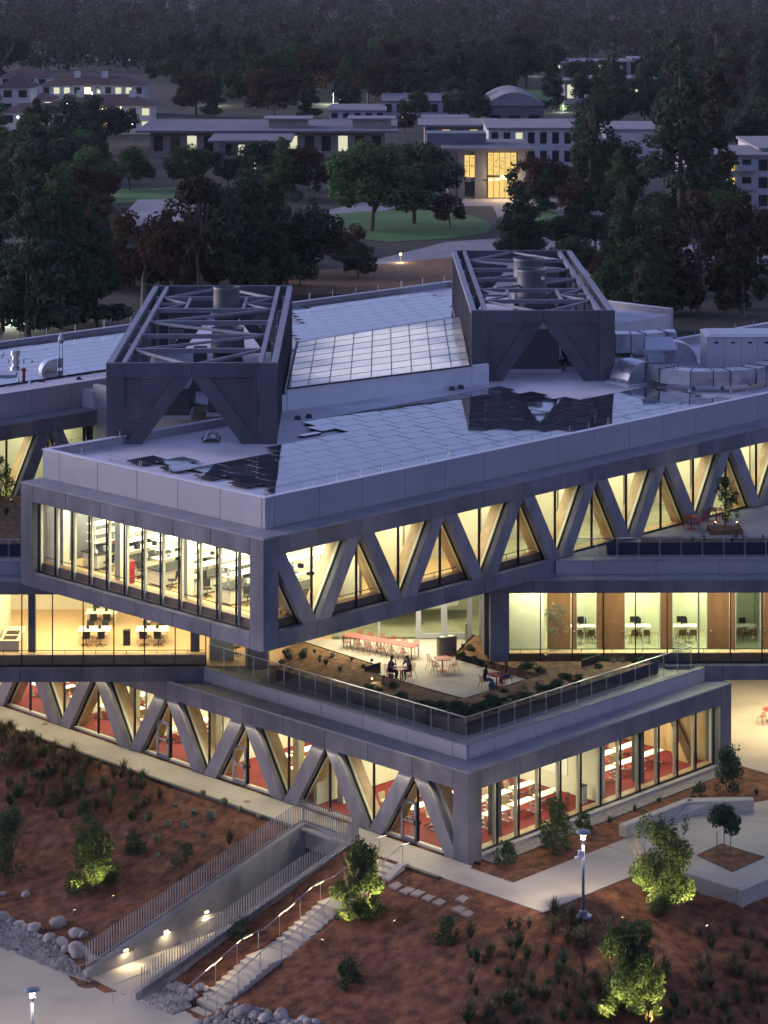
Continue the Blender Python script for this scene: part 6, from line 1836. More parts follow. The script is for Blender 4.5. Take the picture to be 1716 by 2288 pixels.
# long red table: left end (530,985)c6 right end (940,1060)c6 at z .74
L_ = pz(560 + 530 * .3858, 1040 + 985 * .3858, ZD + .74); R_ = pz(560 + 935 * .3858, 1040 + 1055 * .3858, ZD + .74)
dv = (R_ - L_); dv.z = 0
bk = pz(560 + 575 * .3858, 1040 + 965 * .3858, ZD + .74)
tang = atan2(dv.y, dv.x)
SC_T = dv.length / 3.75
c0 = (L_ + R_) / 2; nn = Vector((-sin(tang), cos(tang), 0)); c0 = c0 + nn * .41; c0.z = ZD
lt = put(BIGT, c0, tang, 'long red outdoor table with chairs on both sides on the corner terrace'); lt.scale = (SC_T, 1, 1)
for i in range(6):
    s = -dv.length / 2 + dv.length * (i + .55) / 6.1
    for sd in (-1, 1):
        put(CH, c0 + Vector((cos(tang), sin(tang), 0)) * (s + random.uniform(-.06, .06)) + nn * sd * (.62 + random.uniform(-.04, .06)), tang + (0 if sd < 0 else pi) + random.uniform(-.15, .15),
            'red lattice chair on the planter side of the long red table' if sd < 0 else 'red lattice chair on the lobby side of the long red table', 'chairs at the long red table, planter side' if sd < 0 else 'chairs at the long red table, lobby side')
def set_round(p, proto, label, chairs, chlabel, grp):
    put(proto, p, .3, label)
    for i, (ang, r) in enumerate(chairs):
        put(CH, p + Vector((cos(ang) * r, sin(ang) * r, 0)), ang + pi / 2 + random.uniform(-.15, .15), chlabel, grp)
q1 = tpos(355, 610, ZD); q1.z = ZD
T1 = tpos(345, 650, ZD); T2 = tpos(775, 550, ZD); T3 = tpos(1333, 720, ZD)
set_round(T1, RDT, 'round red table where two people sit with papers', [(radians(225), .78), (radians(300), .80), (radians(35), .72), (radians(160), .72)], 'red lattice chair at the round table with papers', 'chairs at the round table with papers')
set_round(T2, SQT, 'empty square red table in the middle of the corner terrace', [(radians(150), .72), (radians(240), .75), (radians(330), .72), (radians(60), .72)], 'red lattice chair at the empty square table', 'chairs at the empty square table')
set_round(T3, RDT, 'round red table where two people sit with a laptop', [(radians(205), .80), (radians(20), .78), (radians(290), .75)], 'red lattice chair at the round table with the laptop', 'chairs at the round table with the laptop')
# upper terrace sets
def upos(cx, cy): return pz(1076 + cx * .3858, 1000 + cy * .3858, ZU)
U1, U2 = upos(1215, 470), upos(1360, 425)
put(SQT, U1, .4, 'small red square table with chairs on the upper terrace near the bin')
put(SQT, U2, .1, 'small red square table behind the glowing tree on the upper terrace')
for P_, l, g_ in ((U1, 'red lattice chair at the upper terrace table near the bin', 'chairs at the upper terrace table near the bin'), (U2, 'red lattice chair at the table behind the glowing tree', 'chairs at the table behind the glowing tree')):
    for a in (.3, 1.9, 3.4, 5.0):
        put(CH, P_ + Vector((cos(a) * .72, sin(a) * .72, 0)), a + pi / 2, l, g_)
p = pz(1703, 1618, .02); put(CH, p, radians(40), 'single red lattice chair on the bright paving beside the rear column')
p = pz(1722, 1612, .02); put(RDT, p, 0, 'round red table on the bright paving beside the rear column')
# ---- level 1 class rooms
TT = reg(table4('classroom_table', (1.8, .6), 2, .78, .26, .74, 'white table', 'white_lam', 'white_lam'))
TC = reg(task_chair('classroom_chair', 'tan chair', 'chair_tan', 'bright_steel'))
def class_room(u0, u1, v0, v1, du, dv_, lab, grp, flip=1):
    n = 0; v = v0
    while v < v1:
        u = u0
        while u < u1:
            p = FR1.w(u, v, .02)
            put(TT, p, FR1.a + random.uniform(-.03, .03), 'white flip-top table in ' + lab, 'white tables in ' + grp)
            for s in (-.42, .42):
                put(TC, FR1.w(u + s + random.uniform(-.1, .1), v + .55 * flip + random.uniform(-.08, .12), .02), FR1.a + (pi if flip > 0 else 0) + random.uniform(-.5, .5), 'tan swivel chair in ' + lab, 'tan chairs in ' + grp)
            u += du
        v += dv_
class_room(3.2, 10.5, 2.9, 9.0, 2.1, 1.75, 'the glazed corner classroom', 'the corner classroom')
class_room(14.6, 20.0, 3.2, 9.0, 2.1, 1.75, 'the classroom next to the rear column', 'the rear classroom')
class_room(3.4, 7.8, 13.6, 19.6, 2.1, 2.0, 'the carpeted room beside the corner classroom', 'the room beside the corner classroom', -1)
class_room(3.4, 7.8, 21.9, 26.0, 2.1, 2.0, 'the carpeted room behind the path door', 'the room behind the path door', -1)
class_room(3.4, 7.8, 28.4, 33.0, 2.1, 2.0, 'the carpeted room before the last doorway', 'the last doorway room', -1)
class_room(3.4, 7.8, 35.0, 40.0, 2.1, 2.0, 'the farthest carpeted room along the path', 'the farthest room', -1)
E = empty('waste_bin', FR1.w(11.2, 1.9, .02), 0, 'grey waste bin against the white partition in the corner classroom', 'bin')
FR1.piece('bin_body', 11.0, 11.4, 1.7, 2.1, .02, .95, 'fin', E); FR1.piece('bin_lid', 10.99, 11.41, 1.69, 2.11, .951, .99, 'black_lid', E)
mb = MB(); FR1.box(mb, 11.86, 11.895, 3.5, 9.5, .95, 2.5); mb.build('whiteboard', 'white_lam', None, label='wide whiteboard on the partition of the corner classroom', cat='whiteboard')
E = empty('lectern_cabinet', FR1.w(1.9, 22.6, .02), 0, 'black cabinet behind the glazing beside the path door', 'cabinet')
FR1.piece('cabinet_body', 1.6, 2.1, 22.3, 22.9, .02, 1.0, 'chair_black', E); FR1.piece('cabinet_top', 1.57, 2.13, 22.27, 22.93, 1.002, 1.04, 'black_top', E)
# ---- level 3 laboratory benches
def lab_bench(label):
    E = empty('lab_bench', (0, 0, -500), 0, label, 'lab bench')
    L = 5.0
    for i in range(4):
        mb = MB(); mb.box(i * L / 4 + .02, (i + 1) * L / 4 - .02, -.62, .62, .08, .86); c = mb.build('cabinet', 'cabinet', E, local=True)
    mb = MB(); mb.box(-.05, L + .05, -.72, .72, .87, .91); mb.build('work_top', 'black_top', E, local=True)
    for k in range(4):
        mb = MB(); mb.box(-.002, .018, -.55 + k * .0, .55, .12 + k * .18, .27 + k * .18); mb.build('drawer_front', 'white_lam', E, local=True)
    for x in (.4, L / 2, L - .4):
        mb = MB(); mb.box(x - .03, x + .03, -.03, .03, .91, 2.5); mb.build('shelf_post', 'white_lam', E, local=True)
    for z in (1.45, 1.95, 2.45):
        for s in (-1, 1):
            mb = MB(); mb.hexa([Vector(q) for q in ((.1, min(0, s * .42), z), (L - .1, min(0, s * .42), z), (L - .1, max(0, s * .42), z), (.1, max(0, s * .42), z))],
                               [Vector(q) for q in ((.1, min(0, s * .42), z + .03), (L - .1, min(0, s * .42), z + .03), (L - .1, max(0, s * .42), z + .03), (.1, max(0, s * .42), z + .03))]); mb.build('shelf', 'white_lam', E, local=True)
    return E
LBN = reg(lab_bench('lab bench'))
BC = reg(task_chair('office_chair', 'black chair', 'chair_black', 'chair_black'))
BOX = []
def stuff_box(p, w, d, h, mat, label, cat, fr, name):
    a, b = fr.loc(p)
    E_ = fr.piece(name, a - w / 2, a + w / 2, b - d / 2, b + d / 2, p.z, p.z + h, mat, None, bevel=.01, label=label, cat=cat)
    return E_
rl = random.Random(4)
for i, v in enumerate((17.4, 14.6, 11.8, 9.0, 6.2, 3.4)):
    put(LBN, FR3.w(2.75, v, S3 - .018), FR3.a, ('white laboratory bench with tiered shelves by the back corner column', 'white laboratory bench behind the red crates', 'white laboratory bench in the middle with a bare end cabinet', 'white laboratory bench with black top next to the middle one', 'white laboratory bench with bottles near the corner side', 'white laboratory bench beside the zigzag windows')[i])
    for k in range(2):
        put(BC, FR3.w(3.4 + k * 2.3 + rl.uniform(-.3, .3), v - 1.1, S3 - .018), rl.uniform(0, 6.28), 'black swivel chair between the laboratory benches', 'black chairs between the laboratory benches')
    for k in range(7):
        z = rl.choice((.91, .91, 1.48, 1.98)) + S3 - .018
        w = rl.uniform(.12, .35)
        FR3.piece('equipment_box', 2.9 + k * .65, 2.9 + k * .65 + w, v - .40, v - .40 + rl.uniform(.2, .3), z, z + rl.uniform(.12, .32), rl.choice(('white_lam', 'chair_black', 'unit_grey', 'fin')), None, label='small apparatus on the shelves of the laboratory benches', cat='apparatus', group='apparatus on the laboratory benches')
for k in range(3):
    E = empty('red_crate', FR3.w(2.2, 13.3, S3 - .018 + k * .42), 0, ('red plastic crate at the bottom of a stack by the laboratory window', 'red plastic crate in the middle of a stack by the laboratory window', 'red plastic crate on top of a stack by the laboratory window')[k], 'crate')
    FR3.piece('crate_body', 2.0, 2.42, 13.05, 13.5, S3 - .018 + k * .42, S3 - .018 + k * .42 + .36, 'red_paint', E); FR3.piece('crate_lid', 1.97, 2.45, 13.02, 13.53, S3 - .016 + k * .42 + .36, S3 - .02 + k * .42 + .41, 'red_furn', E)
# ---- level 2 open lab
WT = reg(table4('work_table', (1.9, 1.3), 4, .85, .55, .76, 'white table', 'white_lam', 'white_lam'))
zf = S2 - .158
def lab_set(x, y, l, g_):
    put(WT, FR2.w(x, y, zf), FR2.a, 'white work table with black chairs ' + l)
    for sx in (-.42, .42):
        put(BC, FR2.w(x + sx, y - .95, zf), FR2.a + rl.uniform(-.3, .3), 'black swivel chair, window side of the table ' + l, 'chairs at the window side ' + g_)
        put(BC, FR2.w(x + sx, y + .95, zf), FR2.a + pi + rl.uniform(-.3, .3), 'black swivel chair, far side of the table ' + l, 'chairs at the far side ' + g_)
    for k in range(2):
        FR2.piece('instrument', x - .5 + k * .7, x - .35 + k * .7, y, y + .2, zf + .762, zf + .95, 'chair_black', None, label='small dark instrument on the work table ' + l, cat='instrument', group='instruments ' + g_)
lab_set(-17.0, 5.6, 'beside the sink bench', 'by the sink bench'); lab_set(-13.6, 5.6, 'next to the tall waste bin', 'by the waste bin'); lab_set(-17.0, 9.6, 'in the back row near the sinks', 'back row by the sinks'); lab_set(-13.6, 9.6, 'in the back row behind the bin', 'back row by the bin'); lab_set(-26.0, 6.5, 'beyond the short partition', 'beyond the partition')
E = empty('waste_bin', FR2.w(-15.0, 4.9, zf), 0, 'tall black waste bin beside a white work table', 'bin'); FR2.piece('bin_body', -15.25, -14.85, 4.7, 5.1, zf, zf + .8, 'chair_black', E); FR2.piece('bin_lid', -15.27, -14.83, 4.68, 5.12, zf + .801, zf + .86, 'black_lid', E)
def sink_bench(x, y0, y1, l):
    E = empty('sink_bench', FR2.w(x, (y0 + y1) / 2, zf), 0, l, 'sink bench')
    FR2.piece('cabinet', x - .55, x + .55, y0, y1, zf, zf + .88, 'cabinet', E); FR2.piece('counter_top', x - .58, x + .58, y0 - .03, y1 + .03, zf + .881, zf + .92, 'fin', E)
    FR2.piece('sink', x - .4, x + .35, y0 + .3, y0 + 1.1, zf + .921, zf + .935, 'black_top', E); FR2.piece('sink', x - .4, x + .35, y0 + 1.4, y0 + 2.2, zf + .921, zf + .935, 'black_top', E)
    mb = MB(); c = FR2.w(x + .42, y0 + .7, zf + .92); mb.tube(c, c + Vector((0, 0, .35)), .02, .02, 6); mb.tube(c + Vector((0, 0, .35)), c + Vector((-.25, 0, .3)), .018, .018, 6); mb.build('tap', 'bright_steel', E)
sink_bench(-21.6, 2.4, 5.6, 'white bench with black sinks on the table side of the short partition'); sink_bench(-23.4, 2.4, 5.6, 'white bench with black sinks on the far side of the short partition')
put(BC, FR2.w(-8.55, 2.6, zf), 2.4, 'black swivel chair in the small glazed room beside the round column')
# ---- offices
OC = reg(four_leg_chair('brown visitor chair', 'brown_wood', 'chair_black'))
DK = reg(table4('office_desk', (1.5, .7), 2, .62, .3, .74, 'white desk', 'white_lam', 'white_lam'))
zo = S2 - .058
def office(c, l, mon=True):
    x = cxx(c); y = OF + 2.3
    put(DK, FR2.w(x, y, zo), FR2.a, 'white desk in the office ' + l)
    put(BC, FR2.w(x + .2, y + .7, zo), FR2.a + pi + .4, 'black swivel chair behind the desk in the office ' + l)
    for s in (-.35, .35):
        put(OC, FR2.w(x + s, y - .95, zo), FR2.a + rl.uniform(-.3, .3), 'brown visitor chair in the office ' + l, 'visitor chairs ' + l)
    if mon:
        E = empty('monitor', FR2.w(x - .2, y + .1, zo + .742), 0, 'dark monitor on the desk in the office ' + l, 'monitor')
        FR2.piece('screen', x - .45, x + .1, y + .1, y + .13, zo + .90, zo + 1.25, 'chair_black', E); FR2.piece('stand', x - .2, x - .14, y + .09, y + .14, zo + .742, zo + .899, 'chair_black', E)
office(610, 'beside the first glass door'); office(935, 'with the tilted dark chair'); office(1210, 'next to the wide wooden panel'); office(1555, 'at the second wide wooden panel', False)
for e in PROTO:
    drop(e)
# ------------------------------------------------------------------ people (seated)
surf('skin', [(0.30, 0.16, 0.10), (0.36, 0.20, 0.13)], 6, 0.5)
surf('hair', [(0.015, 0.010, 0.008)], 1, 0.5)
surf('cloth_rose', [(0.24, 0.12, 0.11), (0.28, 0.15, 0.13)], 8, 0.85)
surf('cloth_black', [(0.012, 0.011, 0.012)], 1, 0.8)
surf('cloth_grey', [(0.10, 0.10, 0.11)], 1, 0.85)
surf('denim', [(0.035, 0.06, 0.13), (0.05, 0.08, 0.17)], 9, 0.85)
surf('teal_bag', [(0.02, 0.08, 0.10), (0.03, 0.11, 0.13)], 6, 0.7)
surf('paper', [(0.7, 0.68, 0.62)], 1, 0.7)
def person(loc, rz, label, shirt, trousers, hair_long, pose, seat=0.46):
    """one continuous skinned body, seated facing +y; pose gives the hands (l, r) and the head"""
    V = []; E_ = []; R = []
    def add(p, r, par=None):
        V.append(Vector(p)); R.append(r); i = len(V) - 1
        if par is not None: E_.append((par, i))
        return i
    lean = pose.get('lean', .06)
    pel = add((0, -.03, seat + .10), .145)
    wst = add((0, -.02 + lean * .3, seat + .27), .125, pel)
    che = add((0, lean * .8, seat + .45), .145, wst)
    upc = add((0, lean, seat + .55), .12, che)
    nek = add((0, lean + .015, seat + .64), .052, upc)
    hx, hy, hzz = pose.get('head', (0, .05, 0))
    hb = add((hx * .5, lean + .02 + hy * .5, seat + .70), .068, nek)
    hm = add((hx, lean + .03 + hy, seat + .79 + hzz), .098, hb)
    ht = add((hx, lean + .015 + hy, seat + .87 + hzz), .078, hm)
    for sd, key in ((-1, 'l'), (1, 'r')):
        sh = add((sd * .165, lean, seat + .55), .066, upc)
        hand = Vector(pose[key])
        el = Vector(pose.get('e' + key, (sd * .27, .16, seat + .30)))
        e1 = add((Vector((sd * .19, lean, seat + .5)) + el) / 2, .052, sh)
        e2 = add(el, .043, e1)
        w = add(el.lerp(hand, .85), .028, e2)
        pm = add(hand, .036, w)
        d = (hand - el).normalized(); side = d.cross(Vector((0, 0, 1))).normalized()
        for k in range(4):
            o = side * ((k - 1.5) * .021); L = (.07, .082, .078, .06)[k]
            f1 = add(hand + o + d * .035, .0095, pm); f2 = add(hand + o + d * (.035 + L * .55) - Vector((0, 0, .012)), .0085, f1); add(hand + o + d * (.03 + L * .95) - Vector((0, 0, .035)), .0075, f2)
        t1 = add(hand - side * sd * .042 + d * .005, .010, pm); add(hand - side * sd * .058 + d * .04, .0085, t1)
        hp = add((sd * .085, .02, seat + .07), .10, pel)
        kn0 = add((sd * .11, .25, seat + .06), .080, hp)
        kx, ky = pose.get('knee' + key, (sd * .12, .45))
        kn = add((kx, ky, seat + .03), .062, kn0)
        cf = add((kx, ky + .0, seat * .6), .055, kn)
        fx, fy = pose.get('foot' + key, (kx, ky - .05))
        an = add((fx, fy, .085), .038, cf)
        add((fx, fy + .09, .045), .038, an); add((fx, fy + .17, .032), .026, len(V) - 1)
    me = bpy.data.meshes.new('body'); me.from_pydata([tuple(v) for v in V], E_, [])
    o = bpy.data.objects.new('body_rig', me); COL.objects.link(o)
    md = o.modifiers.new('skin', 'SKIN'); md.use_smooth_shade = True; md.branch_smoothing = .3
    sv = me.skin_vertices[0].data
    for i, r in enumerate(R): sv[i].radius = (r, r); sv[i].use_root = (i == 0)
    sb = o.modifiers.new('sub', 'SUBSURF'); sb.levels = 1; sb.render_levels = 1
    dg = bpy.context.evaluated_depsgraph_get(); dg.update()
    bm_ = bpy.data.meshes.new_from_object(o.evaluated_get(dg))
    bpy.data.objects.remove(o)
    bm_.materials.clear()
    for m in ('skin', shirt, trousers, 'cloth_black', 'hair'): bm_.materials.append(MATS[m])
    hc = V[hm]
    for p in bm_.polygons:
        c = p.center
        best = min(range(len(V)), key=lambda i: (V[i] - c).length - R[i])
        z = c.z
        if (c - hc).length < .17 and z > seat + .66:
            back = c.y < hc.y - .015 or z > hc.z + .055
            p.material_index = 4 if back else 0
        elif z < .10: p.material_index = 3
        elif best in (pel,) or (z < seat + .17 and abs(c.x) < .35 and best not in ()): 
            p.material_index = 2
        elif z > seat + .17 and (best in (wst, che, upc) or abs(c.x) < .21 and c.y < .12): p.material_index = 1
        else:
            near_hand = min((c - Vector(pose['l'])).length, (c - Vector(pose['r'])).length)
            el_d = min((c - Vector(pose.get('el', (-.27, .16, seat + .3)))).length, (c - Vector(pose.get('er', (.27, .16, seat + .3)))).length)
            p.material_index = 0 if near_hand < pose.get('bare', .26) else 1
    P = empty('person', loc, rz, label, 'person')
    b = bpy.data.objects.new('body', bm_); b.parent = P; COL.objects.link(b)
    # hair and face as parts
    hb_ = MB()
    h0 = hc + Vector((0, -.012, .02))
    hb_.lathe(h0, [(.06, -.09 if not hair_long else -.02), (.100, -.03), (.106, .02), (.095, .07), (.06, .105), (.01, .118)], 16)
    for i, v in enumerate(hb_.v):
        dv_ = v - h0
        if dv_.y > .02 and dv_.z < .055: hb_.v[i] = h0 + Vector((dv_.x * .9, .02 + (dv_.y - .02) * .1, dv_.z))
        else: hb_.v[i] = h0 + Vector((dv_.x, dv_.y * 1.08 - .008, dv_.z))
    if hair_long:
        hb_.lathe(h0 + Vector((0, -.055, -.30)), [(.03, 0), (.075, .08), (.085, .22), (.06, .32)], 12)
    hb_.build('hair', 'hair', P, local=True, smooth=True)
    nb = MB(); f = hc + Vector((0, .088, -.012)); nb.hexa([f + Vector(q) for q in ((-.014, 0, -.02), (.014, 0, -.02), (.006, .02, -.02), (-.006, .02, -.02))], [f + Vector(q) for q in ((-.008, 0, .03), (.008, 0, .03), (.003, .006, .03), (-.003, .006, .03))]); nb.build('nose', 'skin', P, local=True)
    for sx in (-1, 1):
        eb = MB(); e = hc + Vector((sx * .033, .089, .012)); eb.lathe(e - Vector((0, 0, .006)), [(.004, 0), (.010, .006), (.004, .012)], 8); eb.build('eye', 'cloth_black', P, local=True)
        eb = MB(); e = hc + Vector((sx * .098, .0, -.005)); eb.hexa([e + Vector(q) for q in ((-.008, -.018, -.03), (.008, -.018, -.03), (.008, .014, -.03), (-.008, .014, -.03))], [e + Vector(q) for q in ((-.008, -.022, .03), (.014, -.022, .03), (.014, .016, .03), (-.008, .016, .03))]); eb.build('ear', 'skin', P, local=True)
    m_ = MB(); e = hc + Vector((0, .09, -.048)); m_.hexa([e + Vector(q) for q in ((-.022, -.006, -.006), (.022, -.006, -.006), (.018, .004, -.006), (-.018, .004, -.006))], [e + Vector(q) for q in ((-.022, -.006, .006), (.022, -.006, .006), (.018, .003, .006), (-.018, .003, .006))]); m_.build('mouth', 'red_paint', P, local=True)
    return P
def on_chair(T, ang, r, **k):
    p = T + Vector((cos(ang) * r, sin(ang) * r, 0))
    person(p, ang + pi / 2, **k)
S_ = .46
person(T1 + Vector((cos(radians(160)) * .68, sin(radians(160)) * .68, 0)), radians(160 + 90), 'person in a rose shirt leaning an elbow on the round table with papers', 'cloth_rose', 'cloth_black', False,
       {'l': (-.08, .36, S_ + .62), 'el': (-.2, .34, S_ + .32), 'r': (.16, .46, S_ + .33), 'er': (.26, .22, S_ + .3), 'head': (-.02, .07, -.02), 'lean': .1, 'bare': .3})
person(T1 + Vector((cos(radians(35)) * .66, sin(radians(35)) * .66, 0)), radians(35 + 90), 'person in a black top holding their head at the round table with papers', 'cloth_black', 'cloth_black', False,
       {'l': (-.07, .22, S_ + .76), 'el': (-.2, .36, S_ + .34), 'r': (.07, .22, S_ + .76), 'er': (.2, .36, S_ + .34), 'head': (0, .09, -.04), 'lean': .12, 'bare': .42})
person(T3 + Vector((cos(radians(205)) * .74, sin(radians(205)) * .74, 0)), radians(205 + 90), 'person in a dark vest and shorts with legs stretched at the laptop table', 'cloth_black', 'denim', False,
       {'l': (-.1, .40, S_ + .34), 'r': (.14, .42, S_ + .34), 'head': (0, .05, 0), 'lean': .08, 'footl': (-.1, .62), 'footr': (.12, .55), 'bare': .4})
person(T3 + Vector((cos(radians(20)) * .72, sin(radians(20)) * .72, 0)), radians(20 + 90), 'person with long dark hair and jeans typing on a laptop', 'cloth_black', 'denim', True,
       {'l': (-.1, .42, S_ + .35), 'r': (.1, .42, S_ + .35), 'head': (0, .06, -.02), 'lean': .08, 'bare': .4})
# things on the tables and floor
lp = T3 + Vector((.16, .08, ZD - T3.z + .741)); lp.z = ZD + .741
E = empty('laptop', lp, radians(110), 'open dark laptop on the round red table', 'laptop')
mb = MB(); mb.box(-.16, .16, -.11, .11, 0, .016); mb.build('keyboard_base', 'chair_black', E, local=True)
mb = MB(); mb.hexa([Vector(q) for q in ((-.16, -.115, .017), (.16, -.115, .017), (.16, -.108, .017), (-.16, -.108, .017))], [Vector(q) for q in ((-.16, -.18, .22), (.16, -.18, .22), (.16, -.173, .22), (-.16, -.173, .22))]); mb.build('screen', 'chair_black', E, local=True)
for i, (dx, dy, rz) in enumerate(((-.22, -.05, .4), (-.08, .18, 1.0), (.15, .05, .2))):
    mb = MB(); c = Vector((T1.x + dx, T1.y + dy, ZD + .741 + .002 * i)); f = Frame(c.x, c.y, math.degrees(rz)); f.box(mb, -.11, .11, -.15, .15, c.z, c.z + .012)
    mb.build('paper_sheets', 'paper', None, label='sheets of paper spread on the round red table', cat='paper', group='papers on the round table')
def backpack(p, mat, label, s=1.0):
    E = empty('backpack', p, 0, label, 'backpack')
    bm = bmesh.new(); bmesh.ops.create_cube(bm, size=1)
    bmesh.ops.subdivide_edges(bm, edges=bm.edges[:], cuts=3, use_grid_fill=True)
    for v in bm.verts:
        n = v.co.normalized() * .62; v.co = v.co.lerp(n, .45); v.co.x *= .34 * s; v.co.y *= .22 * s; v.co.z = (v.co.z + .5) * .46 * s
        v.co.z = max(0, v.co.z)
    me = bpy.data.meshes.new('bag_body'); bm.to_mesh(me); bm.free(); me.materials.append(MATS[mat]); me.polygons.foreach_set('use_smooth', [True] * len(me.polygons))
    o = bpy.data.objects.new('bag_body', me); o.parent = E; COL.objects.link(o)
    mb = MB(); mb.tube(Vector((-.06, -.1, .42 * s)), Vector((.06, -.1, .42 * s)), .012, .012, 6); mb.tube(Vector((-.08, -.1, .4 * s)), Vector((-.1, -.12, .08)), .014, .014, 6); mb.build('strap', mat, E, local=True)
backpack(tpos(1288, 748, ZD), 'teal_bag', 'teal backpack standing on the paving beside the laptop table')
backpack(tpos(245, 645, ZD), 'cloth_black', 'black bag on the paving under the chair at the papers table', .75)
backpack(tpos(255, 525, ZD + .47), 'cloth_grey', 'grey backpack lying on a chair at the papers table', .75)
# ------------------------------------------------------------------ campus and woods behind
surf('campus_ground', [(0.018, 0.018, 0.012), (0.03, 0.028, 0.018), (0.045, 0.038, 0.026)], 0.05, 0.95, detail=10)
surf('asphalt', [(0.22, 0.21, 0.22), (0.28, 0.27, 0.27)], 0.2, 0.85, detail=8)
surf('pale_roof', [(0.20, 0.19, 0.19), (0.26, 0.25, 0.25)], 0.15, 0.8, detail=8)
surf('grey_roof', [(0.13, 0.125, 0.135), (0.18, 0.175, 0.18)], 0.15, 0.8, detail=8)
surf('white_plaster', [(0.44, 0.44, 0.45), (0.54, 0.53, 0.53)], 0.3, 0.8)
surf('tan_plaster', [(0.26, 0.22, 0.19), (0.32, 0.28, 0.25)], 0.3, 0.8)
surf('brick_dark', [(0.10, 0.06, 0.05), (0.14, 0.085, 0.07)], 0.6, 0.85)
surf('tile_roof', [(0.075, 0.045, 0.038), (0.11, 0.065, 0.055)], 0.4, 0.85, bump=.3, bscale=3)
surf('lawn_green', [(0.045, 0.13, 0.028), (0.07, 0.18, 0.042)], 0.15, 0.95, detail=8)
surf('dark_window', [(0.015, 0.017, 0.022)], 1, 0.15)
surf('metal_panel', [(0.10, 0.11, 0.13), (0.14, 0.15, 0.17)], 0.6, 0.5)
def hill_z(Y):
    return -0.6 + max(0.0, Y - 1500) * 0.012
mb = MB(); ys = [186, 400, 700, 1000, 1500, 2000, 2600, 3400, 4500, 6500, 9000]
for y in ys: mb.v += [Vector((-.35 * y - 200, y, hill_z(y))), Vector((.35 * y + 200, y, hill_z(y)))]
for i in range(len(ys) - 1): mb.f.append((2 * i, 2 * i + 1, 2 * i + 3, 2 * i + 2))
mb.build('ground', 'campus_ground', None, kind='structure')
G0 = -0.6
def gp(x, y, z=G0): return pz(x, y, z)
def ground_patch(name, pts, mat, z):
    mb = MB(); mb.quad(*[pz(x, y, z) for x, y in pts]); return mb.build(name, mat, None, kind='structure')
ground_patch('road', [(640, 640), (860, 575), (1000, 540), (1150, 530), (1290, 490), (1400, 500), (1716, 560), (1716, 600), (1400, 600), (1200, 640)], 'asphalt', G0 + .02)
ground_patch('road', [(690, 480), (860, 440), (1010, 436), (1300, 445), (1420, 470), (1300, 490), (1130, 520), (1100, 460), (900, 462), (700, 500)], 'asphalt', G0 + .03)
ground_patch('lawn', [(706, 500), (720, 480), (840, 470), (960, 470), (1060, 482), (1102, 502), (1090, 520), (1010, 532), (870, 540), (760, 530)], 'lawn_green', G0 + .05)
ground_patch('lawn', [(1130, 475), (1230, 470), (1270, 486), (1230, 498), (1140, 496)], 'lawn_green', G0 + .05)
ground_patch('lawn', [(1140, 200), (1290, 196), (1290, 232), (1200, 236), (1130, 214)], 'lawn_green', G0 + .05)
ground_patch('lawn', [(225, 425), (400, 418), (420, 445), (230, 455)], 'lawn_green', G0 + .05)
ground_patch('dry_field', [(640, 610), (1010, 575), (1010, 650), (640, 660)], 'mulch', G0 + .06)
# ---- buildings: boxes set out on the ground by their feet in the photograph
def bbox(name, E, x0, x1, y0, y1, z0, z1, mat): 
    mb = MB(); mb.box(x0, x1, y0, y1, z0, z1); return mb.build(name, mat, E)
def blk(x0, x1, yb, ytop, depth, zb=G0):
    """pixel box front: returns X0, X1, Y, z-top"""
    p = pz(x0, yb, zb); q = pz(x1, yb, zb); t = py_(x0, ytop, p.y)
    return p.x, q.x, p.y, t.z
def windows(E, X0, X1, Y, z0, z1, n, mats, frac=.55):
    w = (X1 - X0) / n
    for i in range(n):
        xa = X0 + w * (i + .5 - frac / 2); xb = xa + w * frac
        wd = bbox('window', E, xa, xb, Y - .08, Y - .01, z0, z1, mats[i % len(mats)])
        bbox('window_frame', wd, xa - .08, xb + .08, Y - .12, Y - .085, z1, z1 + .1, 'metal_panel')
def hip_roof(E, X0, X1, Y0, Y1, z, h, over=.8):
    a, b, c, d = X0 - over, X1 + over, Y0 - over, Y1 + over
    ins = min((b - a), (d - c)) / 2
    mb = MB(); m = len(mb.v)
    mb.v += [Vector(q) for q in ((a, c, z), (b, c, z), (b, d, z), (a, d, z), (a + ins, (c + d) / 2 if (d - c) <= (b - a) else c + ins, z + h), (b - ins, (c + d) / 2 if (d - c) <= (b - a) else d - ins, z + h))]
    mb.f += [(0, 1, 5, 4), (1, 2, 5), (2, 3, 4, 5), (3, 0, 4), (3, 2, 1, 0)]
    return mb.build('roof', 'tile_roof', E)
def house(x0, x1, yb, yw, depth, h_roof, label, wins, floors=1, mats=('dark_window', 'window_cool', 'dark_window'), wall='white_plaster', chim=None):
    X0, X1, Y, zt = blk(x0, x1, yb, yw, depth)
    E = empty('house', ((X0 + X1) / 2, Y + depth / 2, G0), 0, label, 'house')
    bbox('wall', E, X0, X1, Y, Y + depth, G0 - .3, zt, wall)
    r = hip_roof(E, X0, X1, Y, Y + depth, zt, h_roof)
    fh = min(3.4, (zt - G0) / floors)
    for f in range(floors):
        windows(E, X0, X1, Y, zt - fh * (f + 1) + .9, zt - fh * f - .7, wins, mats)
    if chim:
        for c in chim:
            cx = X0 + (X1 - X0) * c; k = bbox('chimney', r, cx - .9, cx + .9, Y + depth * .35, Y + depth * .35 + 1.4, zt + h_roof * .4, zt + h_roof + 1.1, 'white_plaster')
    return E
house(0, 108, 235, 172, 14, 3.2, 'white house with dark red tile roof behind the gabled one', 4)
house(92, 322, 258, 190, 13, 2.6, 'long white house with lit windows and tile roof', 10, 2, ('dark_window', 'window_cool', 'window_cool', 'dark_window', 'lamp_glow', 'dark_window'), chim=(.33, .6))
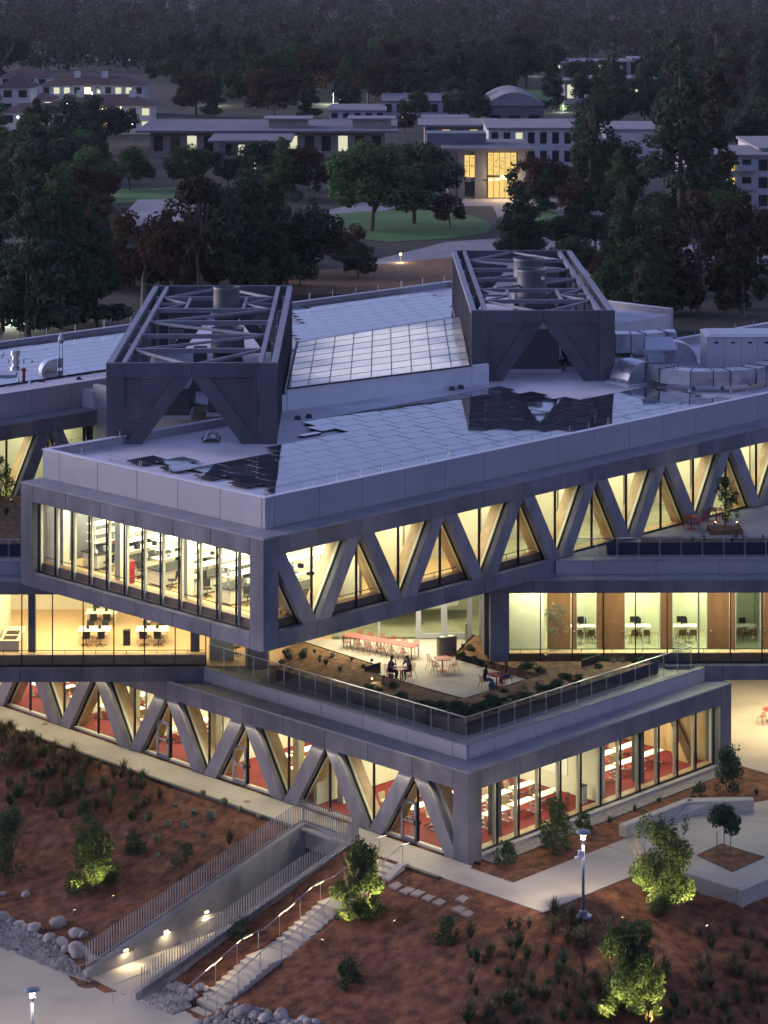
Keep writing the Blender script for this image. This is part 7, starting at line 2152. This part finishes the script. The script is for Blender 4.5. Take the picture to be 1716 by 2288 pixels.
house(64, 122, 275, 222, 8, 1.8, 'small white wing with hipped tile roof and one lit lamp', 2, 1, ('dark_window', 'window_cool'))
house(104, 340, 300, 236, 12, 2.6, 'long low white house with tile roof and small dormers', 8, 2, ('dark_window', 'dark_window', 'window_cool', 'dark_window', 'lamp_glow'), chim=(.3, .8))
house(0, 68, 305, 196, 12, 3.4, 'tall white gabled house at the end of the tile roofed group', 2, 2, ('dark_window',))
house(0, 150, 312, 252, 10, 2.2, 'low white house with tile roof in front of the gabled one', 4, 1, ('dark_window', 'dark_window'))
# flat-roofed modern buildings
def flat(x0, x1, yb, yt, depth, label, over=1.2, roof='pale_roof', wall='tan_plaster', wins=None, name='campus_building', slab=.5, yaw=0.0, mats=('dark_window',), floors=1, extra=None):
    X0, X1, Y, zt = blk(x0, x1, yb, yt, depth)
    E = empty(name, ((X0 + X1) / 2, Y + depth / 2, G0), 0, label, 'building')
    bbox('wall', E, X0, X1, Y, Y + depth, G0 - .3, zt - slab, wall)
    bbox('roof', E, X0 - over, X1 + over, Y - over, Y + depth + over, zt - slab + .002, zt, roof)
    if wins:
        fh = (zt - slab - G0) / floors
        for f in range(floors):
            windows(E, X0, X1, Y, G0 + fh * f + fh * .25, G0 + fh * (f + 1) - fh * .15, wins, mats)
    return E, X0, X1, Y, zt
E, X0, X1, Y, zt = flat(335, 860, 352, 290, 34, 'long low campus building with broad flat grey roof', 3, 'grey_roof', wins=14, mats=('dark_window', 'dark_window', 'window_cool'))
for cxp, w in ((.5, 5), (.86, 5)):
    bbox('clerestory', E, X0 + (X1 - X0) * cxp, X0 + (X1 - X0) * cxp + w * 1.8, Y + 6, Y + 14, zt + .001, zt + 2.0, 'tan_plaster'); bbox('clerestory_roof', E, X0 + (X1 - X0) * cxp - 1.2, X0 + (X1 - X0) * cxp + w * 1.8 + 1.2, Y + 5, Y + 15, zt + 2.001, zt + 2.3, 'pale_roof')
E, X0, X1, Y, zt = flat(492, 625, 396, 312, 16, 'flat roofed wing with lit tall windows and slim columns', 2.5, 'grey_roof', wins=4, floors=2, mats=('dark_window', 'window_cool', 'window_cool', 'dark_window'))
for f in (.05, .42, .95): bbox('column', E, X0 + (X1 - X0) * f, X0 + (X1 - X0) * f + .6, Y - 2.2, Y - 1.6, G0, zt - .5, 'metal_panel')
flat(735, 862, 268, 246, 30, 'white low hall with pale flat roof beside the road', .3, 'pale_roof', 'white_plaster', 5)
flat(855, 1010, 258, 225, 40, 'white long hall with grey flat roof behind trees', .3, 'grey_roof', 'white_plaster', 6)
flat(950, 1105, 330, 278, 22, 'flat pavilion with raised pale roof behind the glowing building', 1.5, 'pale_roof', 'tan_plaster', 5, mats=('dark_window', 'window_warm'))
E, X0, X1, Y, zt = flat(955, 1036, 300, 262, 10, 'small raised roof pavilion with a band of dark windows', 1.5, 'pale_roof', 'tan_plaster', 6)
flat(1092, 1282, 372, 285, 30, 'pale blue grey block with flat roof behind the roundish tree', .4, 'pale_roof', 'white_plaster', 7, floors=2, mats=('dark_window', 'dark_window', 'window_cool', 'dark_window', 'dark_window', 'dark_window', 'dark_window'))
flat(1356, 1480, 372, 288, 26, 'plain white block with flat roof and no windows', .3, 'pale_roof', 'white_plaster')
flat(1240, 1300, 330, 272, 12, 'grey rooftop plant room block behind the white blocks', .2, 'grey_roof', 'tan_plaster')
flat(1290, 1400, 182, 136, 20, 'brick block with flat overhanging roof in the woods', 2.5, 'pale_roof', 'brick_dark', 3, mats=('dark_window', 'window_cool', 'dark_window'))
flat(1420, 1470, 182, 130, 18, 'narrow brick block next to the flat roofed one in the woods', 1.5, 'pale_roof', 'brick_dark', 2)
flat(1262, 1312, 232, 178, 12, 'lit white canopy pavilion at the lawn edge', 2.5, 'pale_roof', 'white_plaster', 2, mats=('window_cool', 'dark_window'))
flat(1205, 1272, 165, 140, 12, 'low house with bright windows beyond the lawn', .8, 'grey_roof', 'tan_plaster', 4, mats=('dark_window', 'window_cool', 'window_cool', 'dark_window'))
flat(1310, 1700, 235, 175, 20, 'long white building half hidden by tall conifers', 1, 'pale_roof', 'white_plaster', 9, mats=('dark_window', 'dark_window', 'window_cool'))
E, X0, X1, Y, zt = flat(1540, 1760, 470, 345, 22, 'white three storey residence with balconies and two glowing windows', .5, 'pale_roof', 'white_plaster', 6, floors=3, mats=('dark_window', 'dark_window', 'window_warm', 'dark_window', 'dark_window', 'dark_window', 'dark_window'))
for f in range(3):
    b = bbox('balcony', E, X0 + (X1 - X0) * .48, X0 + (X1 - X0) * .68, Y - 1.4, Y - .1, G0 + .4 + f * 3.4, G0 + 1.5 + f * 3.4, 'unit_grey')
flat(1700, 1900, 462, 330, 30, 'white residence wing with rooftop dome skylights', .4, 'pale_roof', 'white_plaster', 6, floors=3)
# flat deck building in front left with a glowing undercroft
E, X0, X1, Y, zt = flat(255, 520, 545, 505, 44, 'wide low deck building with bare flat roof and glowing undercroft', .4, 'asphalt', 'brick_dark', 8, slab=.9, mats=('dark_window', 'dark_window', 'dark_window', 'dark_window', 'window_warm', 'window_warm', 'window_warm', 'dark_window'))
p = Vector((X0 + 13, Y + 36, zt)); V_ = empty('parked_van', p, 0, 'white van parked on the bare flat roof', 'van')
bbox('body', V_, p.x - 1.3, p.x + 2.2, p.y, p.y + 2, zt + .35, zt + 2.1, 'white_plaster'); bbox('cab', V_, p.x + 2.202, p.x + 3.4, p.y + .05, p.y + 1.95, zt + .35, zt + 1.5, 'white_plaster'); bbox('windscreen', V_, p.x + 2.21, p.x + 3.0, p.y + .1, p.y + 1.9, zt + 1.503, zt + 2.0, 'dark_window')
for dx in (-.6, 2.6):
    mb = MB(); mb.tube(Vector((p.x + dx, p.y - .05, zt + .36)), Vector((p.x + dx, p.y + .25, zt + .36)), .36, .36, 12); mb.build('wheel', 'chair_black', V_)
# barrel-vaulted gymnasium
X0, X1, Y, zt = blk(1085, 1215, 282, 236, 36)
E = empty('gymnasium', ((X0 + X1) / 2, Y + 18, G0), 0, 'grey gymnasium with a barrel vaulted roof', 'building')
bbox('wall', E, X0, X1, Y, Y + 36, G0 - .3, zt, 'metal_panel')
mb = MB(); n = 12; A = []; Bq = []
for i in range(n + 1):
    t = i / n; A.append(Vector((X0 - .5 + (X1 - X0 + 1) * t, Y - .5, zt + .01 + sin(pi * t) * 3.6))); Bq.append(A[-1] + Vector((0, 37, 0)))
mb.hexa(A, Bq); mb.build('vault_roof', 'pale_roof', E)
windows(E, X0, X1, Y, G0 + 1, G0 + 3, 3, ('dark_window',))
# the glowing patterned building
X0, X1, Y, zt = blk(1002, 1178, 444, 330, 20)
E = empty('arts_building', ((X0 + X1) / 2, Y + 10, G0), 0, 'dark building with tall golden patterned windows glowing', 'building')
W_ = X1 - X0; H_ = zt - G0
bbox('wall', E, X0, X1, Y + .3, Y + 22, G0 - .3, zt - .6, 'metal_panel'); bbox('roof', E, X0 - 1.2, X1 + 1, Y - 1.5, Y + 23, zt - .598, zt, 'grey_roof')
bbox('rooftop_unit', E, X0 - 4, X0 + W_ * .5, Y + 8, Y + 16, zt + .001, zt + 2.2, 'metal_panel')
rp = random.Random(12)
for (f0, f1, g0, g1, pat) in ((.19, .345, .42, .85, True), (.50, .865, .02, .90, True), (.20, .34, .05, .33, False)):
    xa, xb = X0 + W_ * f0, X0 + W_ * f1; za, zb = G0 + H_ * g0, G0 + H_ * g1
    n = max(2, round((xb - xa) / 1.15))
    for i in range(n):
        a, b = xa + (xb - xa) * i / n, xa + (xb - xa) * (i + 1) / n
        w = bbox('window', E, a + .05, b - .05, Y + .2, Y + .28, za, zb, 'window_warm' if pat else 'dark_window')
        if pat:
            m = MB()
            for k in range(15):
                t = rp.uniform(0, 6.28); c = Vector((rp.uniform(a + .2, b - .2), Y + .12, rp.uniform(za + (zb - za) * (.5 if g0 < .2 else .25), zb - .3))); d = Vector((cos(t), 0, sin(t))) * .28
                m.bar(c - d, c + d, .04, .10, up=(0, 1, 0))
            m.build('window_tracery', 'dark_window', w)
    for i in range(n + 1):
        a = xa + (xb - xa) * i / n; bbox('mullion', E, a - .04, a + .04, Y + .1, Y + .25, za, zb, 'dark_window')
bbox('transom', E, X0 + W_ * .5, X0 + W_ * .865, Y + .05, Y + .26, G0 + H_ * .42, G0 + H_ * .46, 'dark_window')
for i in range(9):
    if .34 < (i + .5) / 9 < .5 or (i + .5) / 9 > .87 or (i + .5) / 9 < .19:
        bbox('fin', E, X0 + W_ * i / 9, X0 + W_ * (i + .85) / 9, Y - .1, Y + .29, G0, zt - .62, 'metal_panel')
for i in range(4):
    bbox('lit_canopy_strip', E, X0 + W_ * (.51 + i * .085), X0 + W_ * (.57 + i * .085), Y - .6, Y - .3, G0 + H_ * .36 + i * .12, G0 + H_ * .36 + .25 + i * .12, 'lamp_glow')
d = bpy.data.lights.new('door_lamp', 'POINT'); d.energy = 900; d.color = (1, .7, .35); o = bpy.data.objects.new('door_lamp', d); o.location = ((X0 + X1) / 2 + 3, Y - 3, G0 + 4); COL.objects.link(o)
# far sheds and houses in the woods
far = [(30, 100, 80, 60, 'pale long shed with a lit edge far in the woods'), (170, 280, 84, 68, 'grey long flat roof far in the woods'), (95, 170, 48, 28, 'white house with a lit carport far in the woods'), (15, 110, 140, 122, 'pale flat roofed hall before the dark trees'), (185, 400, 138, 126, 'very long low hall between dark trees'), (155, 215, 30, 8, 'pale house at the foot of the hills'), (280, 330, 26, 6, 'pale block at the foot of the hills'), (360, 402, 28, 6, 'white tower block at the foot of the hills'), (1010, 1110, 20, 8, 'long pale roof on the foothill'), (860, 940, 22, 10, 'pale low roofs on the foothill slope'), (720, 800, 14, 4, 'white sheds on the foothill')]
for (x0, x1, yb, yt, l) in far:
    flat(x0, x1, yb, yt, 20, l, .6, 'pale_roof', 'white_plaster', max(3, (x1 - x0) // 14), mats=('dark_window', 'dark_window', 'window_cool', 'dark_window', 'dark_window'))
# ---- trees
TV = {}
def variant(key, kind, seed, H, W, mat, n, size, bark='bark'):
    TV[key] = (tree_proto('tree_' + key if False else 'tree', kind, seed, H, W, mat, n, size, bark), H)
variant('oak1', 'round', 61, 12, 14, 'leaf_dark', 6460, 0.34); variant('oak2', 'round', 62, 12, 13, 'leaf_green', 6460, 0.34); variant('oak3', 'round', 63, 12, 12, 'leaf_dark', 5320, 0.34)
variant('syc1', 'round', 64, 14, 12, 'leaf_rust', 4370, 0.34, 'pale_bark'); variant('syc2', 'tall', 65, 15, 10, 'leaf_brown', 3990, 0.34, 'pale_bark')
variant('pine1', 'pine', 66, 20, 9, 'leaf_dark', 6460, 0.31); variant('pine2', 'pine', 67, 20, 8, 'leaf_dark', 5700, 0.31); variant('pine3', 'pine', 70, 18, 10, 'leaf_green', 6460, 0.33)
variant('euc1', 'tall', 68, 18, 9, 'leaf_olive', 5700, 0.33, 'pale_bark'); variant('euc2', 'tall', 69, 17, 11, 'leaf_dark', 6460, 0.34)
def height_px(p, hpx): return hpx * p.y / F_PX
def bt(key, x, yb, hpx, label, group=None, zs=1.0):
    proto, H = TV[key]; p = pz(x, yb, G0); h = height_px(p, hpx)
    return place(proto, p, h / H, None, label, 'tree', group, zs)
# recognisable trees, nearest to the roof first
near = [('pine1', 62, 760, 465, 'tall dark conifer at the back left of the roof'), ('pine3', 135, 735, 370, 'broad dark conifer between the tall one and the bare tree'), ('euc2', 5, 740, 330, 'dark tree at the edge behind the left roof'), ('pine2', 215, 730, 300, 'slim dark conifer beside the deck building'),
        ('syc1', 320, 690, 260, 'brown leaved tree with pale branches in front of the deck building'), ('syc2', 445, 660, 250, 'brown leaved tree behind the front plant screen'), ('euc2', 545, 660, 265, 'tall dark tree rising behind the front plant screen'), ('oak1', 640, 655, 220, 'wide dark tree behind the right side of the front screen'), ('euc1', 375, 640, 170, 'low olive tree by the glowing undercroft'), ('euc2', 480, 640, 220, 'dark leafy tree above the front plant screen'), ('euc1', 600, 640, 240, 'olive tree rising above the front screen corner'),
        ('syc1', 770, 610, 130, 'small brown tree at the roadside before the lawn'), ('oak3', 800, 622, 90, 'low dark tree near the dry field'),
        ('oak2', 830, 516, 215, 'large spreading green tree on the oval lawn'), ('oak1', 925, 500, 205, 'large dark tree beside the spreading one on the lawn'), ('syc1', 1005, 510, 95, 'small brown tree on the lawn edge near a bench'),
        ('pine1', 1150, 585, 225, 'dense pointed conifer behind the rear plant screen'), ('pine3', 1180, 580, 160, 'bushy conifer beside the pointed one'), ('syc1', 1215, 470, 145, 'brown leaved tree right of the glowing building'), ('oak1', 1210, 350, 90, 'round dark tree before the pale blue block'),
        ('euc2', 1320, 460, 225, 'tall tree with tufted crown in front of the white block'), ('oak2', 1375, 450, 150, 'green tree right of the tufted one'), ('euc2', 1400, 590, 185, 'dark leafy tree behind the silver ducts'), ('oak1', 1330, 560, 120, 'dark tree by the small road'),
        ('pine2', 1520, 520, 440, 'very tall thin conifer in front of the residence'), ('euc1', 1590, 480, 330, 'tall open tree beside the very tall conifer'), ('pine1', 1470, 700, 280, 'dark conifer behind the rooftop unit'), ('euc2', 1420, 740, 260, 'dark tree above the curved duct'), ('syc2', 1560, 700, 260, 'brown leaved tree behind the rear parapet'), ('euc1', 1660, 710, 280, 'olive tree at the right edge behind the parapet'), ('oak2', 1710, 330, 120, 'bright green tree by the long white building'), ('syc1', 1640, 620, 200, 'brown tree below the residence wing'), ('pine3', 1380, 700, 200, 'dark bushy conifer behind the rear screen corner'), ('oak1', 1700, 600, 150, 'dark tree before the white wing'), ('syc2', 1480, 620, 170, 'brown tree left of the brown pair'),
        ('oak1', 225, 330, 130, 'large dark tree before the white houses'), ('oak1', 180, 345, 110, 'dark round tree in front of the palm trees'), ('oak2', 290, 425, 105, 'grey green oak before the long low building'), ('oak2', 420, 425, 110, 'grey green oak at the middle of the long low building'), ('oak1', 510, 420, 95, 'dark oak beside the lit flat roofed wing'), ('syc1', 690, 440, 140, 'brown tree before the lit wing'), ('oak3', 25, 400, 110, 'dark tree below the white houses'), ('oak1', 30, 470, 120, 'dark broad tree behind the tall conifer'), ('pine2', 1235, 250, 150, 'slim dark conifer behind the gymnasium'), ('oak1', 1060, 280, 90, 'dark round tree before the gymnasium vault'), ('oak2', 930, 268, 70, 'green tree between the two white halls'), ('syc1', 905, 300, 60, 'orange brown round tree beside the flat pavilion'), ('pine1', 1100, 225, 130, 'pointed dark tree behind the gymnasium vault'), ('oak1', 1340, 240, 110, 'dark tree right of the lit canopy pavilion'), ('oak3', 1440, 270, 110, 'dark wide tree before the long white building')]
for (k, x, yb, h, l) in near: bt(k, x, yb, h, l)
# undergrowth and smaller trees filling the grove behind the roof
rf = random.Random(77)
for (x0, x1, y0, y1, n) in ((-10, 235, 430, 660, 18), (225, 735, 560, 655, 22), (1080, 1320, 560, 640, 4), (1330, 1716, 520, 700, 16), (-10, 235, 345, 430, 10), (540, 720, 420, 520, 7), (1190, 1530, 470, 520, 5)):
    for i in range(n):
        x, y = rf.uniform(x0, x1), rf.uniform(y0, y1)
        k = rf.choice(('oak1', 'oak3', 'euc2', 'syc1', 'syc2', 'pine3', 'euc1', 'oak2'))
        hp = rf.uniform(70, 150)
        if 225 < x < 530 and y - hp < 500: hp = max(50, y - 505)
        if 690 < x < 1110 and y - hp < 540: hp = 45
        lab = {'o': 'bushy round tree in the grove just behind the roof', 's': 'brown leaved tree in the grove just behind the roof', 'e': 'open crowned tree in the grove just behind the roof', 'p': 'small conifer in the grove just behind the roof'}[k[0]]
        bt(k, x, y, hp, lab, lab.replace(' tree in', ' trees in') + ' set')
# woodland trees: individuals in rows up to a kilometre away, then one far wood
rb = random.Random(33)
cnt = 0
keep = [(0, 340, 150, 318), (310, 870, 262, 352), (1090, 1232, 205, 282), (955, 1180, 262, 440), (1140, 1290, 190, 236), (1262, 1312, 178, 232), (1290, 1470, 128, 170), (1356, 1480, 285, 370), (1540, 1716, 338, 470), (735, 1010, 228, 262), (1205, 1272, 138, 160), (700, 1110, 445, 560), (225, 520, 418, 505), (1092, 1282, 285, 330)]
def blocked(x, yb, h):
    for (a, b, c, d) in keep:
        if a - 8 < x < b + 8 and yb > c + 12 and yb - h * .85 < d: return rb.random() < .97
    return False
rows = [(345, 22), (300, 26), (268, 26), (240, 30), (215, 32), (192, 34), (174, 36)]
for (yb, n) in rows:
    for i in range(n):
        x = (i + rb.random()) / n * 1780 - 30; y = yb + rb.uniform(-10, 10); p = pz(x, y, G0); h = rb.uniform(11, 19); hp = h * F_PX / p.y
        if blocked(x, y, hp): continue
        k = rb.choice(('oak1', 'oak3', 'syc1', 'syc2', 'euc1', 'euc2', 'oak1', 'syc1', 'pine2', 'oak2'))
        proto, H = TV[k]
        lab = {'o': 'dark round crowned tree in the woods beyond the campus', 's': 'brown leaved tree in the woods beyond the campus', 'e': 'tall open crowned tree in the woods beyond the campus', 'p': 'pointed conifer in the woods beyond the campus'}[k[0]]
        place(proto, p, h / H * rb.uniform(.9, 1.2), None, lab, 'tree', {'o': 'round trees in the woods', 's': 'brown trees in the woods', 'e': 'open crowned trees in the woods', 'p': 'conifers in the woods'}[k[0]]); cnt += 1
# far wood
wb = MB(); wb2 = MB()
for i in range(2300):
    Y = 930 * (2700 / 930) ** (rb.random() ** .8); x = rb.uniform(-.17, .17) * Y; h = rb.uniform(9, 19); w = rb.uniform(6, 11); z = hill_z(Y)
    if blocked((x / Y) * F_PX + C_X, Y_HOR + (CAM_H - z) / Y * F_PX, h * F_PX / Y): continue
    blobs = [((x + rb.uniform(-w, w) * .4, Y + rb.uniform(-w, w) * .4, z + h * rb.uniform(.35, .85)), (w * rb.uniform(.3, .55), w * rb.uniform(.3, .55), h * rb.uniform(.15, .3))) for _ in range(4)]
    blobs.append(((x, Y, z + h * .3), (w * .6, w * .6, h * .3)))
    leaf_cloud(wb if rb.random() < .5 else wb2, rb, blobs, 80, 1.0, .3, .5)
o = wb.build('far_wood', 'leaf_brown', None); tag(o, 'dense brownish wood covering the foothills in the distance', 'wood', kind='stuff')
o = wb2.build('far_wood', 'leaf_dark', None); tag(o, 'dense dark green wood mixed into the brownish far wood', 'wood', kind='stuff')
for k in TV: drop(TV[k][0])
# palms by the white houses
def palm(x, yb, hpx, seed, label):
    p = pz(x, yb, G0); h = height_px(p, hpx); rnd = random.Random(seed)
    E = empty('palm_tree', p, 0, label, 'palm', 'palms by the white houses')
    mb = MB(); mb.tube(p - Vector((0, 0, .3)), p + Vector((0, 0, h)), .28, .18, 8); mb.build('trunk', 'bark', E)
    mb = MB(); c = p + Vector((0, 0, h))
    for i in range(26):
        a = rnd.uniform(0, 6.28); el = rnd.uniform(-.5, 1.1); d = Vector((cos(a), sin(a), 0)); L = rnd.uniform(1.5, 2.3); s = Vector((-d.y, d.x, 0)) * .22
        m = c + d * L * .55 + Vector((0, 0, el * .9)); e = c + d * L + Vector((0, 0, el * .9 - .9)); k = len(mb.v)
        mb.v += [c, m + s, e, m - s]; mb.f.append((k, k + 1, k + 2, k + 3))
    mb.build('fronds', 'leaf_dark', E)
for i, (x, yb, h) in enumerate(((94, 338, 85), (106, 340, 100), (114, 338, 92), (122, 335, 88))): palm(x, yb, h, i, 'slender palm tree in the cluster before the white houses')
# lamps far off: pole with a glowing head
def far_lamp(x, y, yb, mat, label, grp, r=.28, light=0):
    p = pz(x, yb, G0); t = py_(x, y, p.y)
    E = empty('street_lamp', p, 0, label, 'street lamp', grp)
    mb = MB(); mb.tube(p, t, .09, .06, 6); mb.build('pole', 'metal_panel', E)
    mb = MB(); mb.lathe(t - Vector((0, 0, r)), [(r * .4, 0), (r, r * .8), (r, r * 1.3), (r * .3, r * 2)], 10); mb.build('lamp_head', mat, E)
    if light:
        d = bpy.data.lights.new('street_light', 'POINT'); d.energy = light; d.color = (.9, 1, .75) if mat != 'lamp_glow' else (1, .8, .5); d.shadow_soft_size = .4
        o = bpy.data.objects.new('street_light', d); o.location = t - p + Vector((0, -1.5, -.6)); o.parent = E; COL.objects.link(o)
LAMPS = [(205, 208, 262, 1, 160), (150, 232, 305, 1, 160), (40, 262, 318, 1, 120), (270, 240, 305, 0, 160), (745, 210, 232, 1, 2600), (760, 222, 236, 1, 0), (905, 195, 215, 0, 500), (1258, 236, 250, 1, 900), (1280, 165, 180, 0, 700), (1575, 440, 466, 1, 700), (1625, 443, 468, 1, 700), (1545, 178, 200, 1, 0), (1575, 208, 225, 1, 1400), (295, 278, 322, 1, 60), (26, 690, 720, 1, 900), (895, 568, 585, 0, 120), (245, 412, 420, 0, 100), (60, 283, 300, 1, 300), (900, 262, 275, 0, 0), (1195, 155, 170, 1, 300), (410, 180, 195, 1, 0), (330, 72, 84, 1, 0), (500, 152, 170, 1, 0), (485, 210, 235, 1, 600), (690, 180, 200, 1, 0), (810, 178, 200, 1, 0), (835, 180, 200, 1, 0), (695, 135, 150, 1, 0), (820, 125, 140, 1, 0), (745, 92, 105, 1, 0), (480, 120, 135, 1, 0), (245, 37, 45, 1, 0), (1140, 190, 205, 0, 0), (640, 60, 70, 1, 0), (860, 160, 175, 1, 0), (980, 120, 135, 1, 0), (1090, 60, 70, 1, 0), (570, 140, 155, 1, 0), (1380, 572, 585, 0, 150), (1265, 690, 705, 0, 0), (570, 430, 450, 1, 200)]  # leading entries by the white houses are added to brighten their walls
for (x, y, yb, c, e) in LAMPS:
    far_lamp(x, y, yb, 'lamp_glow_cool' if c else 'lamp_glow', 'distant street lamp with a cool white glow' if c else 'distant street lamp with a warm glow', 'cool street lamps beyond the roof' if c else 'warm street lamps beyond the roof', .22, e)
for (x, y0, y1) in ((380, 0, 52), (242, 0, 40), (715, 20, 70), (1098, 0, 60), (1318, 10, 95), (1560, 10, 100), (1133, 60, 100)):
    p = pz(x, y1, hill_z(46 * F_PX / (y1 + 102))); t = py_(x, y0, p.y)
    E = empty('utility_pole', p, 0, 'tall thin wooden utility pole standing in the distant wood', 'utility pole', 'utility poles in the distant wood')
    mb = MB(); mb.tube(p, t, .35, .25, 6); mb.build('pole', 'bark', E); mb = MB(); mb.bar(t + Vector((-2, 0, -1.5)), t + Vector((2, 0, -1.5)), .3); mb.build('cross_arm', 'bark', E)
# ------------------------------------------------------------------ dusk haze
mb = MB(); mb.box(-1600, 1600, -40, 7000, -6.0, 62.0)
hz_o = mb.build('haze', None, None, kind='stuff'); hz_o['label'] = 'thin blue dusk haze in the air over the campus'; hz_o['category'] = 'haze'
m, nt, out = nm('haze_air')
pv = nt.nodes.new('ShaderNodeVolumePrincipled')
pv.inputs['Color'].default_value = (0.82, 0.88, 1.0, 1)
pv.inputs['Density'].default_value = 0.000032
nt.links.new(pv.outputs[0], out.inputs['Volume'])
hz_o.data.materials.clear(); hz_o.data.materials.append(m)
